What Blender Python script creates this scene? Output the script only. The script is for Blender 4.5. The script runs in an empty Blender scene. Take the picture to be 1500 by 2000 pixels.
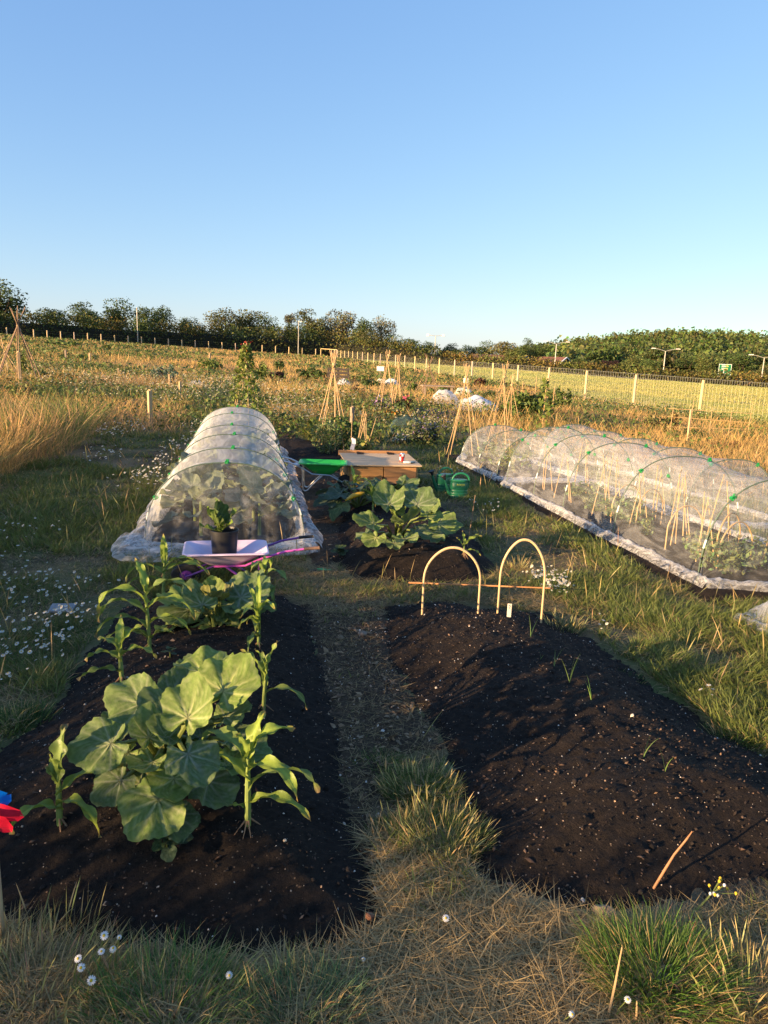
import bpy, bmesh, math, random
import numpy as np
from mathutils import Vector, Matrix

# ---------------------------------------------------------------- camera, sky, sun, exposure
S = bpy.context.scene
COL = S.collection
R = math.radians
PITCH, ROLL, CAM_H, FPX = R(11.6), R(2.2), 1.62, 1387.0
_f = np.array([0, math.cos(PITCH), -math.sin(PITCH)])
_r0 = np.array([1.0, 0, 0]); _u0 = np.array([0, math.sin(PITCH), math.cos(PITCH)])
_r = math.cos(ROLL) * _r0 + math.sin(ROLL) * _u0
_u = -math.sin(ROLL) * _r0 + math.cos(ROLL) * _u0
cam_d = bpy.data.cameras.new('camera'); cam = bpy.data.objects.new('camera', cam_d); COL.objects.link(cam)
cam_d.sensor_fit = 'HORIZONTAL'; cam_d.sensor_width = 36.0; cam_d.lens = 36.0 * FPX / 1500.0
cam_d.clip_start = 0.05; cam_d.clip_end = 3000
_m = Matrix(((_r[0], _u[0], -_f[0], 0), (_r[1], _u[1], -_f[1], 0), (_r[2], _u[2], -_f[2], CAM_H), (0, 0, 0, 1)))
cam.matrix_world = _m
S.camera = cam

SUN_EL, SUN_AZ = R(10.0), math.atan2(-0.57, -0.82)          # azimuth in the xy plane: low, behind the left shoulder
sun_dir = Vector((math.cos(SUN_EL) * math.cos(SUN_AZ), math.cos(SUN_EL) * math.sin(SUN_AZ), math.sin(SUN_EL)))
w = bpy.data.worlds.new('World'); S.world = w; w.use_nodes = True
nt = w.node_tree; bg = nt.nodes['Background']
sky = nt.nodes.new('ShaderNodeTexSky'); sky.sky_type = 'NISHITA'; sky.sun_disc = False
sky.sun_elevation = SUN_EL; sky.sun_rotation = math.pi / 2 - SUN_AZ
sky.air_density = 1.0; sky.dust_density = 0.6; sky.ozone_density = 2.0; sky.altitude = 50
# the photograph's tone curve on the whole sky: each channel raised to a power and scaled, the same everywhere
sep = nt.nodes.new('ShaderNodeSeparateColor'); comb = nt.nodes.new('ShaderNodeCombineColor'); nt.links.new(sky.outputs[0], sep.inputs[0])
for i, (g, k) in enumerate(((.82, .84), (.68, 1.06), (.42, 1.76))):
    a = nt.nodes.new('ShaderNodeMath'); a.operation = 'POWER'; a.inputs[1].default_value = g; nt.links.new(sep.outputs[i], a.inputs[0])
    b = nt.nodes.new('ShaderNodeMath'); b.operation = 'MULTIPLY'; b.inputs[1].default_value = k; nt.links.new(a.outputs[0], b.inputs[0])
    # past the brightest part of the sky seen here the curve runs on straight, so the glow round the low sun keeps its strength
    c = nt.nodes.new('ShaderNodeMath'); c.operation = 'SUBTRACT'; c.inputs[1].default_value = 4.6; nt.links.new(sep.outputs[i], c.inputs[0])
    d = nt.nodes.new('ShaderNodeMath'); d.operation = 'MAXIMUM'; d.inputs[1].default_value = 0.0; nt.links.new(c.outputs[0], d.inputs[0])
    e = nt.nodes.new('ShaderNodeMath'); e.operation = 'ADD'; nt.links.new(b.outputs[0], e.inputs[0]); nt.links.new(d.outputs[0], e.inputs[1]); nt.links.new(e.outputs[0], comb.inputs[i])
nt.links.new(comb.outputs[0], bg.inputs[0]); bg.inputs[1].default_value = 0.12
sl = bpy.data.lights.new('sun', 'SUN'); so = bpy.data.objects.new('sun', sl); COL.objects.link(so)
sl.energy = 5.0; sl.angle = R(0.5); sl.color = (1.0, 0.68, 0.37)
so.rotation_euler = sun_dir.to_track_quat('Z', 'Y').to_euler()
S.view_settings.view_transform = 'Standard'; S.view_settings.look = 'None'
S.view_settings.exposure = 1.48; S.view_settings.gamma = 1.0; S.view_settings.use_curve_mapping = False
S.render.engine = 'CYCLES'
S.cycles.max_bounces = 8; S.cycles.diffuse_bounces = 3; S.cycles.glossy_bounces = 2
S.cycles.transmission_bounces = 4; S.cycles.transparent_max_bounces = 24
S.cycles.caustics_reflective = False; S.cycles.caustics_refractive = False
S.cycles.use_denoising = True

# ---------------------------------------------------------------- helpers
RNG = np.random.default_rng(7)
random.seed(7)

def tz(x, y):
    """height of the land: level at the near plots, rising gently away and towards the west side"""
    x = np.asarray(x, float); y = np.asarray(y, float)
    t = np.clip((y - 5) / 17.0, 0, 1); t = t * t * (3 - 2 * t)
    yy = np.minimum(y, 165.0); xx = np.clip(x, -70, 75)
    far = np.clip((y - 170) / 130.0, 0, 1)
    z = t * (0.0185 * yy - 0.031 * xx) * (1 - 0.5 * far)
    # wooded rise beyond the road on the right
    hx = np.clip((x - 30) / 100.0, 0, 1); hx = hx * hx * (3 - 2 * hx)
    hy = np.clip((y - 190) / 150.0, 0, 1); hy = hy * hy * (3 - 2 * hy)
    z = z + 12.2 * hx * hy * (1 + 0.10 * np.sin(x * 0.03 - 2.6))
    return z

def ray(px, py):
    return _f + (px - 750) / FPX * _r - (py - 1000) / FPX * _u

def at(px, py, z=0.0):
    d = ray(px, py); c = np.array([0, 0, CAM_H])
    return c + d * (z - CAM_H) / d[2]

def atg(px, py, up=0.0):
    """point of the land (plus up) seen in direction px, py"""
    d = ray(px, py); c = np.array([0, 0, CAM_H]); t = 1.0
    for _ in range(2000):
        p = c + d * t
        if p[2] <= float(tz(p[0], p[1])) + up: break
        t *= 1.01
    lo, hi = t / 1.01, t
    for _ in range(20):
        m = (lo + hi) / 2; p = c + d * m
        if p[2] <= float(tz(p[0], p[1])) + up: hi = m
        else: lo = m
    return c + d * hi

def aty(px, py, Y):
    d = ray(px, py); return np.array([0, 0, CAM_H]) + d * Y / d[1]

def on(px, Y):
    """land point at forward distance Y in the column px"""
    d = ray(px, 720); x = d[0] / d[1] * Y
    return np.array([x, Y, float(tz(x, Y))])

def hash2(ix, iy, s):
    h = (ix.astype(np.int64) * 374761393 + iy.astype(np.int64) * 668265263 + s * 974711) & 0x7fffffff
    h = (h ^ (h >> 13)) * 1274126177 & 0x7fffffff
    return ((h ^ (h >> 16)) & 0xffff) / 65535.0

def vnoise(x, y, s=0):
    x = np.asarray(x, float); y = np.asarray(y, float)
    ix = np.floor(x); iy = np.floor(y); fx = x - ix; fy = y - iy
    fx = fx * fx * (3 - 2 * fx); fy = fy * fy * (3 - 2 * fy)
    a = hash2(ix, iy, s); b = hash2(ix + 1, iy, s); c = hash2(ix, iy + 1, s); d = hash2(ix + 1, iy + 1, s)
    return (a * (1 - fx) + b * fx) * (1 - fy) + (c * (1 - fx) + d * fx) * fy

def fbm(x, y, s=0, o=4):
    t = 0; a = .5; n = 0
    for k in range(o):
        t = t + a * vnoise(np.asarray(x) * 2 ** k, np.asarray(y) * 2 ** k, s + 17 * k); n += a; a *= .5
    return t / n

def inpoly(x, y, poly):
    x = np.asarray(x, float); y = np.asarray(y, float); c = np.zeros(x.shape, bool); n = len(poly)
    for i in range(n):
        x0, y0 = poly[i][:2]; x1, y1 = poly[(i + 1) % n][:2]
        if y0 == y1: continue
        c ^= ((y0 > y) != (y1 > y)) & (x < (x1 - x0) * (y - y0) / (y1 - y0) + x0)
    return c

def sdf(x, y, poly):
    """distance to the outline, positive inside"""
    x = np.asarray(x, float); y = np.asarray(y, float); d = np.full(x.shape, 1e9); n = len(poly)
    for i in range(n):
        x0, y0 = poly[i][:2]; x1, y1 = poly[(i + 1) % n][:2]
        ex, ey = x1 - x0, y1 - y0; L = ex * ex + ey * ey + 1e-12
        t = np.clip(((x - x0) * ex + (y - y0) * ey) / L, 0, 1)
        d = np.minimum(d, np.hypot(x - x0 - t * ex, y - y0 - t * ey))
    return np.where(inpoly(x, y, poly), d, -d)

# --- objects
def props(o, label=None, cat=None, group=None, kind=None):
    if label: o['label'] = label
    if cat: o['category'] = cat
    if group: o['group'] = group
    if kind: o['kind'] = kind
    return o

def thing(name, label, cat, loc=(0, 0, 0), rz=0.0, group=None):
    o = bpy.data.objects.new(name, None); COL.objects.link(o)
    o.location = [float(v) for v in loc]; o.rotation_euler = (0, 0, rz); o.empty_display_size = .1
    return props(o, label, cat, group)

def link(name, me, m=None, parent=None):
    o = bpy.data.objects.new(name, me); COL.objects.link(o)
    if m is not None and not me.materials:
        for k in (m if isinstance(m, (list, tuple)) else [m]): me.materials.append(k)
    if parent is not None: o.parent = parent
    return o

def copy_tree(o, parent=None):
    c = o.copy(); COL.objects.link(c)
    if parent is not None: c.parent = parent
    for ch in list(o.children): copy_tree(ch, c)
    return c

def npmesh(name, v, tris=None, quads=None, col=None, smooth=False, uv=None, cname='tint'):
    """mesh from numpy arrays (triangles and/or quads)"""
    me = bpy.data.meshes.new(name); v = np.asarray(v, np.float32)
    parts = []
    if quads is not None and len(quads): parts.append(np.asarray(quads, np.int32))
    if tris is not None and len(tris): parts.append(np.asarray(tris, np.int32))
    loops = np.concatenate([p.ravel() for p in parts])
    tot = np.concatenate([np.full(len(p), p.shape[1], np.int32) for p in parts])
    start = np.concatenate([[0], np.cumsum(tot)[:-1]]).astype(np.int32)
    me.vertices.add(len(v)); me.vertices.foreach_set('co', v.ravel())
    me.loops.add(len(loops)); me.loops.foreach_set('vertex_index', loops)
    me.polygons.add(len(tot)); me.polygons.foreach_set('loop_start', start)
    try: me.polygons.foreach_set('loop_total', tot)
    except Exception: pass
    if smooth: me.polygons.foreach_set('use_smooth', np.ones(len(tot), bool))
    if col is not None:
        a = me.color_attributes.new(cname, 'FLOAT_COLOR', 'POINT')
        c = np.ones((len(v), 4), np.float32); c[:, :3] = col
        a.data.foreach_set('color', c.ravel())
    if uv is not None:
        l = me.uv_layers.new(name='UVMap'); l.data.foreach_set('uv', np.asarray(uv, np.float32)[loops].ravel())
    me.update(calc_edges=True); me.validate()
    return me

class MB:
    """collects simple shapes; build() links them as one mesh object"""
    def __init__(s): s.v = []; s.f = []; s.n = 0
    def add(s, v, f):
        s.v.append(np.asarray(v, float)); s.f += [tuple(int(i) + s.n for i in q) for q in f]; s.n += len(v); return s
    def box(s, c, d, rz=0, M=None, taper=1.0):
        x, y, z = [k / 2 for k in d]
        v = np.array([[sx * x * (taper if sz > 0 else 1), sy * y * (taper if sz > 0 else 1), sz * z] for sz in (-1, 1) for sx, sy in ((-1, -1), (1, -1), (1, 1), (-1, 1))])
        if M is not None: v = v @ np.array(M.to_3x3()).T
        elif rz: cz, sn = math.cos(rz), math.sin(rz); v = v @ np.array([[cz, sn, 0], [-sn, cz, 0], [0, 0, 1]])
        v = v + np.array(c)
        return s.add(v, [(3, 2, 1, 0), (4, 5, 6, 7), (0, 1, 5, 4), (1, 2, 6, 5), (2, 3, 7, 6), (3, 0, 4, 7)])
    def tube(s, pts, r, n=8, cap=True):
        P = [Vector(p) for p in pts]; m = len(P)
        rr = r if hasattr(r, '__len__') else [r] * m
        V = []; F = []; up = None
        for i, p in enumerate(P):
            t = (P[min(i + 1, m - 1)] - P[max(i - 1, 0)])
            if t.length < 1e-9: t = Vector((0, 0, 1))
            t.normalize()
            if up is None:
                up = t.orthogonal().normalized()
            else:
                up = (up - t * up.dot(t));
                up = up.normalized() if up.length > 1e-6 else t.orthogonal().normalized()
            b = t.cross(up)
            for k in range(n):
                a = 2 * math.pi * k / n
                V.append(p + (up * math.cos(a) + b * math.sin(a)) * rr[i])
        for i in range(m - 1):
            for k in range(n):
                k2 = (k + 1) % n
                F.append((i * n + k, i * n + k2, (i + 1) * n + k2, (i + 1) * n + k))
        if cap:
            F.append(tuple(range(n - 1, -1, -1))); F.append(tuple((m - 1) * n + k for k in range(n)))
        return s.add(V, F)
    def lathe(s, prof, n=24, c=(0, 0, 0), sx=1, sy=1, cap=True):
        V = []; F = []; m = len(prof)
        for r_, z in prof:
            for k in range(n):
                a = 2 * math.pi * k / n; V.append((c[0] + r_ * sx * math.cos(a), c[1] + r_ * sy * math.sin(a), c[2] + z))
        for i in range(m - 1):
            for k in range(n):
                k2 = (k + 1) % n; F.append((i * n + k, i * n + k2, (i + 1) * n + k2, (i + 1) * n + k))
        if cap:
            F.append(tuple(range(n - 1, -1, -1))); F.append(tuple((m - 1) * n + k for k in range(n)))
        return s.add(V, F)
    def grid(s, P):
        """P: rows x cols x 3"""
        P = np.asarray(P, float); a, b = P.shape[:2]
        return s.add(P.reshape(-1, 3), [(i * b + j, i * b + j + 1, (i + 1) * b + j + 1, (i + 1) * b + j) for i in range(a - 1) for j in range(b - 1)])
    def build(s, name, m, parent=None, smooth=False, bevel=0.0):
        v = np.concatenate(s.v); me = bpy.data.meshes.new(name)
        me.from_pydata([tuple(k) for k in v], [], s.f)
        if bevel > 0:
            bm = bmesh.new(); bm.from_mesh(me)
            es = [e for e in bm.edges if len(e.link_faces) == 2 and e.calc_face_angle(0) > 0.6]
            bmesh.ops.bevel(bm, geom=es, offset=bevel, segments=2, affect='EDGES', profile=.5); bm.to_mesh(me); bm.free()
        if smooth:
            me.polygons.foreach_set('use_smooth', np.ones(len(me.polygons), bool))
            try: me.set_sharp_from_angle(angle=R(38))
            except Exception: pass
        me.update()
        return link(name, me, m, parent)

# --- materials
MATS = {}
def N(nt, t, **kw):
    n = nt.nodes.new(t)
    for k, v in kw.items(): setattr(n, k, v)
    return n

def pm(name, col, rough=.6, var=.2, scale=8.0, bump=.15, bscale=60.0, metal=0.0, spec=.4, stretch=(1, 1, 1), col2=None, transl=0.0, attr=None, coat=0.0, orand=0.0):
    """principled material with noise-varied colour and a fine bump"""
    if name in MATS: return MATS[name]
    m = bpy.data.materials.new(name); m.use_nodes = True; nt = m.node_tree; L = nt.links
    b = nt.nodes['Principled BSDF']; out = nt.nodes['Material Output']
    tc = N(nt, 'ShaderNodeTexCoord'); mp = N(nt, 'ShaderNodeMapping'); mp.inputs['Scale'].default_value = stretch
    L.new(tc.outputs['Object'], mp.inputs[0])
    nz = N(nt, 'ShaderNodeTexNoise'); nz.inputs['Scale'].default_value = scale; nz.inputs['Detail'].default_value = 6; nz.inputs['Roughness'].default_value = .65
    L.new(mp.outputs[0], nz.inputs['Vector'])
    cr = N(nt, 'ShaderNodeValToRGB'); cr.color_ramp.elements[0].position = .3; cr.color_ramp.elements[1].position = .7
    c2 = col2 if col2 else [min(1, c * (1 + var)) for c in col]; c1 = col if col2 else [c * (1 - var) for c in col]
    cr.color_ramp.elements[0].color = (*c1, 1); cr.color_ramp.elements[1].color = (*c2, 1)
    L.new(nz.outputs['Fac'], cr.inputs[0]); cs = cr.outputs[0]
    if attr:
        at_ = N(nt, 'ShaderNodeAttribute', attribute_name=attr)
        mx = N(nt, 'ShaderNodeMix', data_type='RGBA', blend_type='MULTIPLY'); mx.inputs[0].default_value = 1
        L.new(cs, mx.inputs[6]); L.new(at_.outputs['Color'], mx.inputs[7]); cs = mx.outputs[2]
    if orand:      # each leaf or board has its own tone
        oi = N(nt, 'ShaderNodeObjectInfo'); vm = N(nt, 'ShaderNodeCombineColor')
        for i, (lo, hi) in enumerate(((1 - orand * .9, 1 + orand * 1.5), (1 - orand, 1 + orand), (1 + orand * .3, 1 - orand * .5))):
            mr = N(nt, 'ShaderNodeMapRange'); mr.inputs[3].default_value = lo; mr.inputs[4].default_value = hi; L.new(oi.outputs['Random'], mr.inputs[0]); L.new(mr.outputs[0], vm.inputs[i])
        mo = N(nt, 'ShaderNodeMix', data_type='RGBA', blend_type='MULTIPLY'); mo.inputs[0].default_value = 1; L.new(cs, mo.inputs[6]); L.new(vm.outputs[0], mo.inputs[7]); cs = mo.outputs[2]
    L.new(cs, b.inputs['Base Color'])
    b.inputs['Roughness'].default_value = rough; b.inputs['Metallic'].default_value = metal
    b.inputs['Specular IOR Level'].default_value = spec
    if coat: b.inputs['Coat Weight'].default_value = coat
    if bump:
        n2 = N(nt, 'ShaderNodeTexNoise'); n2.inputs['Scale'].default_value = bscale; n2.inputs['Detail'].default_value = 4
        L.new(mp.outputs[0], n2.inputs['Vector'])
        bp = N(nt, 'ShaderNodeBump'); bp.inputs['Strength'].default_value = bump; bp.inputs['Distance'].default_value = .01
        L.new(n2.outputs['Fac'], bp.inputs['Height']); L.new(bp.outputs[0], b.inputs['Normal'])
    if transl > 0:
        tr = N(nt, 'ShaderNodeBsdfTranslucent'); L.new(cs, tr.inputs[0])
        ms = N(nt, 'ShaderNodeMixShader'); ms.inputs[0].default_value = transl
        L.new(b.outputs[0], ms.inputs[1]); L.new(tr.outputs[0], ms.inputs[2]); L.new(ms.outputs[0], out.inputs[0])
    MATS[name] = m
    return m

def blade_mat(name, rough=.55, transl=.35, mul=1.0):
    """grass, straw and small leaves: the colour comes from each blade's own tint"""
    m = bpy.data.materials.new(name); m.use_nodes = True; nt = m.node_tree; L = nt.links
    b = nt.nodes['Principled BSDF']; out = nt.nodes['Material Output']
    a = N(nt, 'ShaderNodeAttribute', attribute_name='tint')
    L.new(a.outputs['Color'], b.inputs['Base Color']); b.inputs['Roughness'].default_value = rough
    b.inputs['Specular IOR Level'].default_value = .25
    if transl:
        tr = N(nt, 'ShaderNodeBsdfTranslucent'); L.new(a.outputs['Color'], tr.inputs[0])
        ms = N(nt, 'ShaderNodeMixShader'); ms.inputs[0].default_value = transl
        L.new(b.outputs[0], ms.inputs[1]); L.new(tr.outputs[0], ms.inputs[2]); L.new(ms.outputs[0], out.inputs[0])
    MATS[name] = m
    return m

def net_mat(name, cover=.25, fold=.35, col=(.86, .85, .83), us=2.0, vs=14.0):
    """fine white netting: threads cover part of the surface, more of it where seen edge-on and where cloth is folded double"""
    m = bpy.data.materials.new(name); m.use_nodes = True; nt = m.node_tree; L = nt.links
    nt.nodes.remove(nt.nodes['Principled BSDF']); out = nt.nodes['Material Output']
    d = N(nt, 'ShaderNodeBsdfDiffuse'); d.inputs[0].default_value = (*col, 1)
    t = N(nt, 'ShaderNodeBsdfTranslucent'); t.inputs[0].default_value = (*col, 1)
    mx = N(nt, 'ShaderNodeMixShader'); mx.inputs[0].default_value = .45
    L.new(d.outputs[0], mx.inputs[1]); L.new(t.outputs[0], mx.inputs[2])
    tp = N(nt, 'ShaderNodeBsdfTransparent')
    lw = N(nt, 'ShaderNodeLayerWeight'); lw.inputs[0].default_value = .5
    cosn = N(nt, 'ShaderNodeMath', operation='SUBTRACT'); cosn.inputs[0].default_value = 1.0; L.new(lw.outputs['Facing'], cosn.inputs[1])
    mxm = N(nt, 'ShaderNodeMath', operation='MAXIMUM'); L.new(cosn.outputs[0], mxm.inputs[0]); mxm.inputs[1].default_value = .3
    inv = N(nt, 'ShaderNodeMath', operation='DIVIDE'); inv.inputs[0].default_value = 1; L.new(mxm.outputs[0], inv.inputs[1])
    uv = N(nt, 'ShaderNodeUVMap'); mp = N(nt, 'ShaderNodeMapping'); mp.inputs['Scale'].default_value = (us, vs, 1)
    L.new(uv.outputs[0], mp.inputs[0])
    nz = N(nt, 'ShaderNodeTexNoise'); nz.inputs['Scale'].default_value = 1.0; nz.inputs['Detail'].default_value = 5; nz.inputs['Distortion'].default_value = 1.2
    L.new(mp.outputs[0], nz.inputs['Vector'])
    mr = N(nt, 'ShaderNodeMapRange'); mr.inputs[1].default_value = .45; mr.inputs[2].default_value = .78; mr.inputs[3].default_value = 1 - cover; mr.inputs[4].default_value = 1 - cover - fold
    L.new(nz.outputs['Fac'], mr.inputs[0])
    pw = N(nt, 'ShaderNodeMath', operation='POWER'); L.new(mr.outputs[0], pw.inputs[0]); L.new(inv.outputs[0], pw.inputs[1])
    fin = N(nt, 'ShaderNodeMixShader'); L.new(pw.outputs[0], fin.inputs[0]); L.new(mx.outputs[0], fin.inputs[1]); L.new(tp.outputs[0], fin.inputs[2])
    L.new(fin.outputs[0], out.inputs[0])
    MATS[name] = m
    return m
# ---------------------------------------------------------------- the setting: land, beds, paths
def ground_material():
    m = bpy.data.materials.new('ground'); m.use_nodes = True; nt = m.node_tree; L = nt.links
    b = nt.nodes['Principled BSDF']; b.inputs['Roughness'].default_value = .95; b.inputs['Specular IOR Level'].default_value = .1
    tc = N(nt, 'ShaderNodeTexCoord')
    def noise(sc, det=5, st=None):
        n = N(nt, 'ShaderNodeTexNoise'); n.inputs['Scale'].default_value = sc; n.inputs['Detail'].default_value = det; n.inputs['Roughness'].default_value = .65
        if st:
            mp = N(nt, 'ShaderNodeMapping'); mp.inputs['Scale'].default_value = st; mp.inputs['Rotation'].default_value = (0, 0, .6); L.new(tc.outputs['Object'], mp.inputs[0]); L.new(mp.outputs[0], n.inputs['Vector'])
        else: L.new(tc.outputs['Object'], n.inputs['Vector'])
        return n.outputs['Fac']
    def ramp(s, p0, c0, p1, c1):
        r = N(nt, 'ShaderNodeValToRGB'); r.color_ramp.elements[0].position = p0; r.color_ramp.elements[1].position = p1
        r.color_ramp.elements[0].color = (*c0, 1); r.color_ramp.elements[1].color = (*c1, 1); L.new(s, r.inputs[0]); return r.outputs[0]
    def mix(f, a, c):
        x = N(nt, 'ShaderNodeMix', data_type='RGBA'); L.new(f, x.inputs[0]); L.new(a, x.inputs[6]); L.new(c, x.inputs[7]); return x.outputs[2]
    straw = ramp(noise(120, 8, (1, 5, 1)), .35, (.13, .09, .05), .7, (.34, .26, .14))
    earth = ramp(noise(80, 8), .3, (.05, .038, .025), .75, (.16, .115, .07))
    green = ramp(noise(90, 7), .3, (.05, .08, .02), .7, (.13, .16, .05))
    near = mix(ramp(noise(1.7, 6), .42, (0, 0, 0), .6, (1, 1, 1)), earth, straw)
    near = mix(ramp(noise(.9, 5), .45, (0, 0, 0), .62, (.8, .8, .8)), near, green)
    gold = ramp(noise(.8, 8), .3, (.20, .14, .06), .7, (.40, .29, .13))
    far = mix(ramp(noise(.12, 6), .5, (0, 0, 0), .66, (.75, .75, .75)), gold, green)
    a = N(nt, 'ShaderNodeAttribute', attribute_name='wild')
    L.new(mix(a.outputs['Fac'], near, far), b.inputs['Base Color'])
    bp = N(nt, 'ShaderNodeBump'); bp.inputs['Strength'].default_value = .6; bp.inputs['Distance'].default_value = .02
    L.new(noise(160, 8), bp.inputs['Height']); L.new(bp.outputs[0], b.inputs['Normal'])
    return m

def axis(lo, hi, fine_lo, fine_hi, st, grow=1.12):
    a = list(np.arange(fine_lo, fine_hi + st / 2, st)); s = st
    while a[-1] < hi: s *= grow; a.append(a[-1] + s)
    s = st
    while a[0] > lo: s *= grow; a.insert(0, a[0] - s)
    return np.array(a)

gx = axis(-420, 700, -6.5, 6.5, .09, 1.10); gy = axis(-40, 900, .4, 15, .09, 1.07)
GX, GY = np.meshgrid(gx, gy)
nearw = np.clip(1 - (np.hypot(GX, GY - 6) - 10) / 8, 0, 1)
GZ = tz(GX, GY) + nearw * .05 * (fbm(GX * 1.1, GY * 1.1, 3) - .5) + (1 - nearw) * .5 * (fbm(GX * .09, GY * .09, 5) - .5)
nx, ny = len(gx), len(gy)
I = np.arange(nx * ny).reshape(ny, nx)
Q = np.stack([I[:-1, :-1], I[:-1, 1:], I[1:, 1:], I[1:, :-1]], -1).reshape(-1, 4)
gme = npmesh('ground', np.stack([GX, GY, GZ], -1).reshape(-1, 3), quads=Q, smooth=True)
aw = gme.attributes.new('wild', 'FLOAT', 'POINT'); aw.data.foreach_set('value', np.clip((GY.ravel() - 13) / 6, 0, 1).astype(np.float32))
props(link('ground', gme, ground_material()), kind='structure', label='dry allotment ground between the beds, worn grass and straw')

def gz(x, y):
    """height of the ground sheet near the plots"""
    x = np.asarray(x, float); y = np.asarray(y, float)
    nw = np.clip(1 - (np.hypot(x, y - 6) - 10) / 8, 0, 1)
    return tz(x, y) + nw * .05 * (fbm(x * 1.1, y * 1.1, 3) - .5) + (1 - nw) * .5 * (fbm(x * .09, y * .09, 5) - .5)

def soil_material(name, c0, c1, speck=.5, chip=(.22, .16, .11)):
    m = bpy.data.materials.new(name); m.use_nodes = True; nt = m.node_tree; L = nt.links
    b = nt.nodes['Principled BSDF']; b.inputs['Roughness'].default_value = .9; b.inputs['Specular IOR Level'].default_value = .18
    tc = N(nt, 'ShaderNodeTexCoord')
    n1 = N(nt, 'ShaderNodeTexNoise'); n1.inputs['Scale'].default_value = 38; n1.inputs['Detail'].default_value = 9; n1.inputs['Roughness'].default_value = .72
    L.new(tc.outputs['Object'], n1.inputs['Vector'])
    r = N(nt, 'ShaderNodeValToRGB'); r.color_ramp.elements[0].position = .35; r.color_ramp.elements[1].position = .72
    r.color_ramp.elements[0].color = (*c0, 1); r.color_ramp.elements[1].color = (*c1, 1); L.new(n1.outputs['Fac'], r.inputs[0])
    v = N(nt, 'ShaderNodeTexVoronoi'); v.inputs['Scale'].default_value = 95; L.new(tc.outputs['Object'], v.inputs['Vector'])
    # a few of the crumbs are pale or brown: pick cells by their random colour, keep a small disc of each
    lt = N(nt, 'ShaderNodeMath', operation='LESS_THAN'); L.new(v.outputs['Distance'], lt.inputs[0]); lt.inputs[1].default_value = .26
    sp = N(nt, 'ShaderNodeSeparateColor'); L.new(v.outputs['Color'], sp.inputs[0])
    gt = N(nt, 'ShaderNodeMath', operation='GREATER_THAN'); L.new(sp.outputs[0], gt.inputs[0]); gt.inputs[1].default_value = 1 - .16 * speck
    mu = N(nt, 'ShaderNodeMath', operation='MULTIPLY'); L.new(lt.outputs[0], mu.inputs[0]); L.new(gt.outputs[0], mu.inputs[1])
    r2 = N(nt, 'ShaderNodeValToRGB'); r2.color_ramp.elements[0].color = (*[k * .45 for k in chip], 1); r2.color_ramp.elements[1].color = (*chip, 1); L.new(sp.outputs[1], r2.inputs[0])
    mx = N(nt, 'ShaderNodeMix', data_type='RGBA'); L.new(mu.outputs[0], mx.inputs[0]); L.new(r.outputs[0], mx.inputs[6]); L.new(r2.outputs[0], mx.inputs[7])
    L.new(mx.outputs[2], b.inputs['Base Color'])
    n2 = N(nt, 'ShaderNodeTexNoise'); n2.inputs['Scale'].default_value = 60; n2.inputs['Detail'].default_value = 10; n2.inputs['Roughness'].default_value = .75; L.new(tc.outputs['Object'], n2.inputs['Vector'])
    bp = N(nt, 'ShaderNodeBump'); bp.inputs['Strength'].default_value = .9; bp.inputs['Distance'].default_value = .02
    L.new(n2.outputs['Fac'], bp.inputs['Height']); L.new(bp.outputs[0], b.inputs['Normal'])
    MATS[name] = m; return m
SOIL = soil_material('compost', (.009, .007, .006), (.034, .024, .017), .4)
PATH = soil_material('trodden_path', (.032, .022, .014), (.12, .078, .046), 1.4, (.26, .19, .13))

def P2(lst, z=0.0): return [tuple(at(a, b, z)[:2]) for a, b in lst]
ROWD = np.array([-math.sin(R(11)), math.cos(R(11))]); ROWN = np.array([math.cos(R(11)), math.sin(R(11))])

class Bed:
    def __init__(s, name, label, poly, H, edge, lump, seed, m=SOIL, step=.018, base=None):
        s.poly, s.H, s.edge, s.lump, s.seed = poly, H, edge, lump, seed
        xs = [p[0] for p in poly]; ys = [p[1] for p in poly]
        ax = np.arange(min(xs) - .1, max(xs) + .1, step); ay = np.arange(min(ys) - .1, max(ys) + .1, step)
        X, Y = np.meshgrid(ax, ay); D = s.d(X, Y); Z = s.z(X, Y, D) + .012 * (vnoise(X * 34, Y * 34, seed + 5) - .5) + .008 * (vnoise(X * 90, Y * 90, seed + 6) - .5)
        ok = D > -.07; I = np.arange(X.size).reshape(X.shape)
        q = np.stack([I[:-1, :-1], I[:-1, 1:], I[1:, 1:], I[1:, :-1]], -1).reshape(-1, 4)
        q = q[ok.ravel()[q].all(1)]
        used = np.unique(q); mp = np.full(X.size, -1); mp[used] = np.arange(len(used))
        s.o = link(name, npmesh(name, np.stack([X, Y, Z], -1).reshape(-1, 3)[used], quads=mp[q], smooth=True), m)
        props(s.o, kind='structure', label=label)
    def d(s, x, y):
        return sdf(x, y, s.poly) + .10 * (fbm(np.asarray(x) * 3.1, np.asarray(y) * 3.1, s.seed) - .5)
    def z(s, x, y, D=None):
        if D is None: D = s.d(x, y)
        t = np.clip(D / s.edge, 0, 1); t = t * t * (3 - 2 * t)
        x = np.asarray(x, float); y = np.asarray(y, float)
        k = np.clip((D + .05) / .15, 0, 1)
        return gz(x, y) + s.H * t - .03 * (1 - k) + k * (.006 + s.lump * (fbm(x * 2.6, y * 2.6, s.seed + 1) - .5) + s.lump * .30 * (fbm(x * 9, y * 9, s.seed + 2) - .5))

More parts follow.
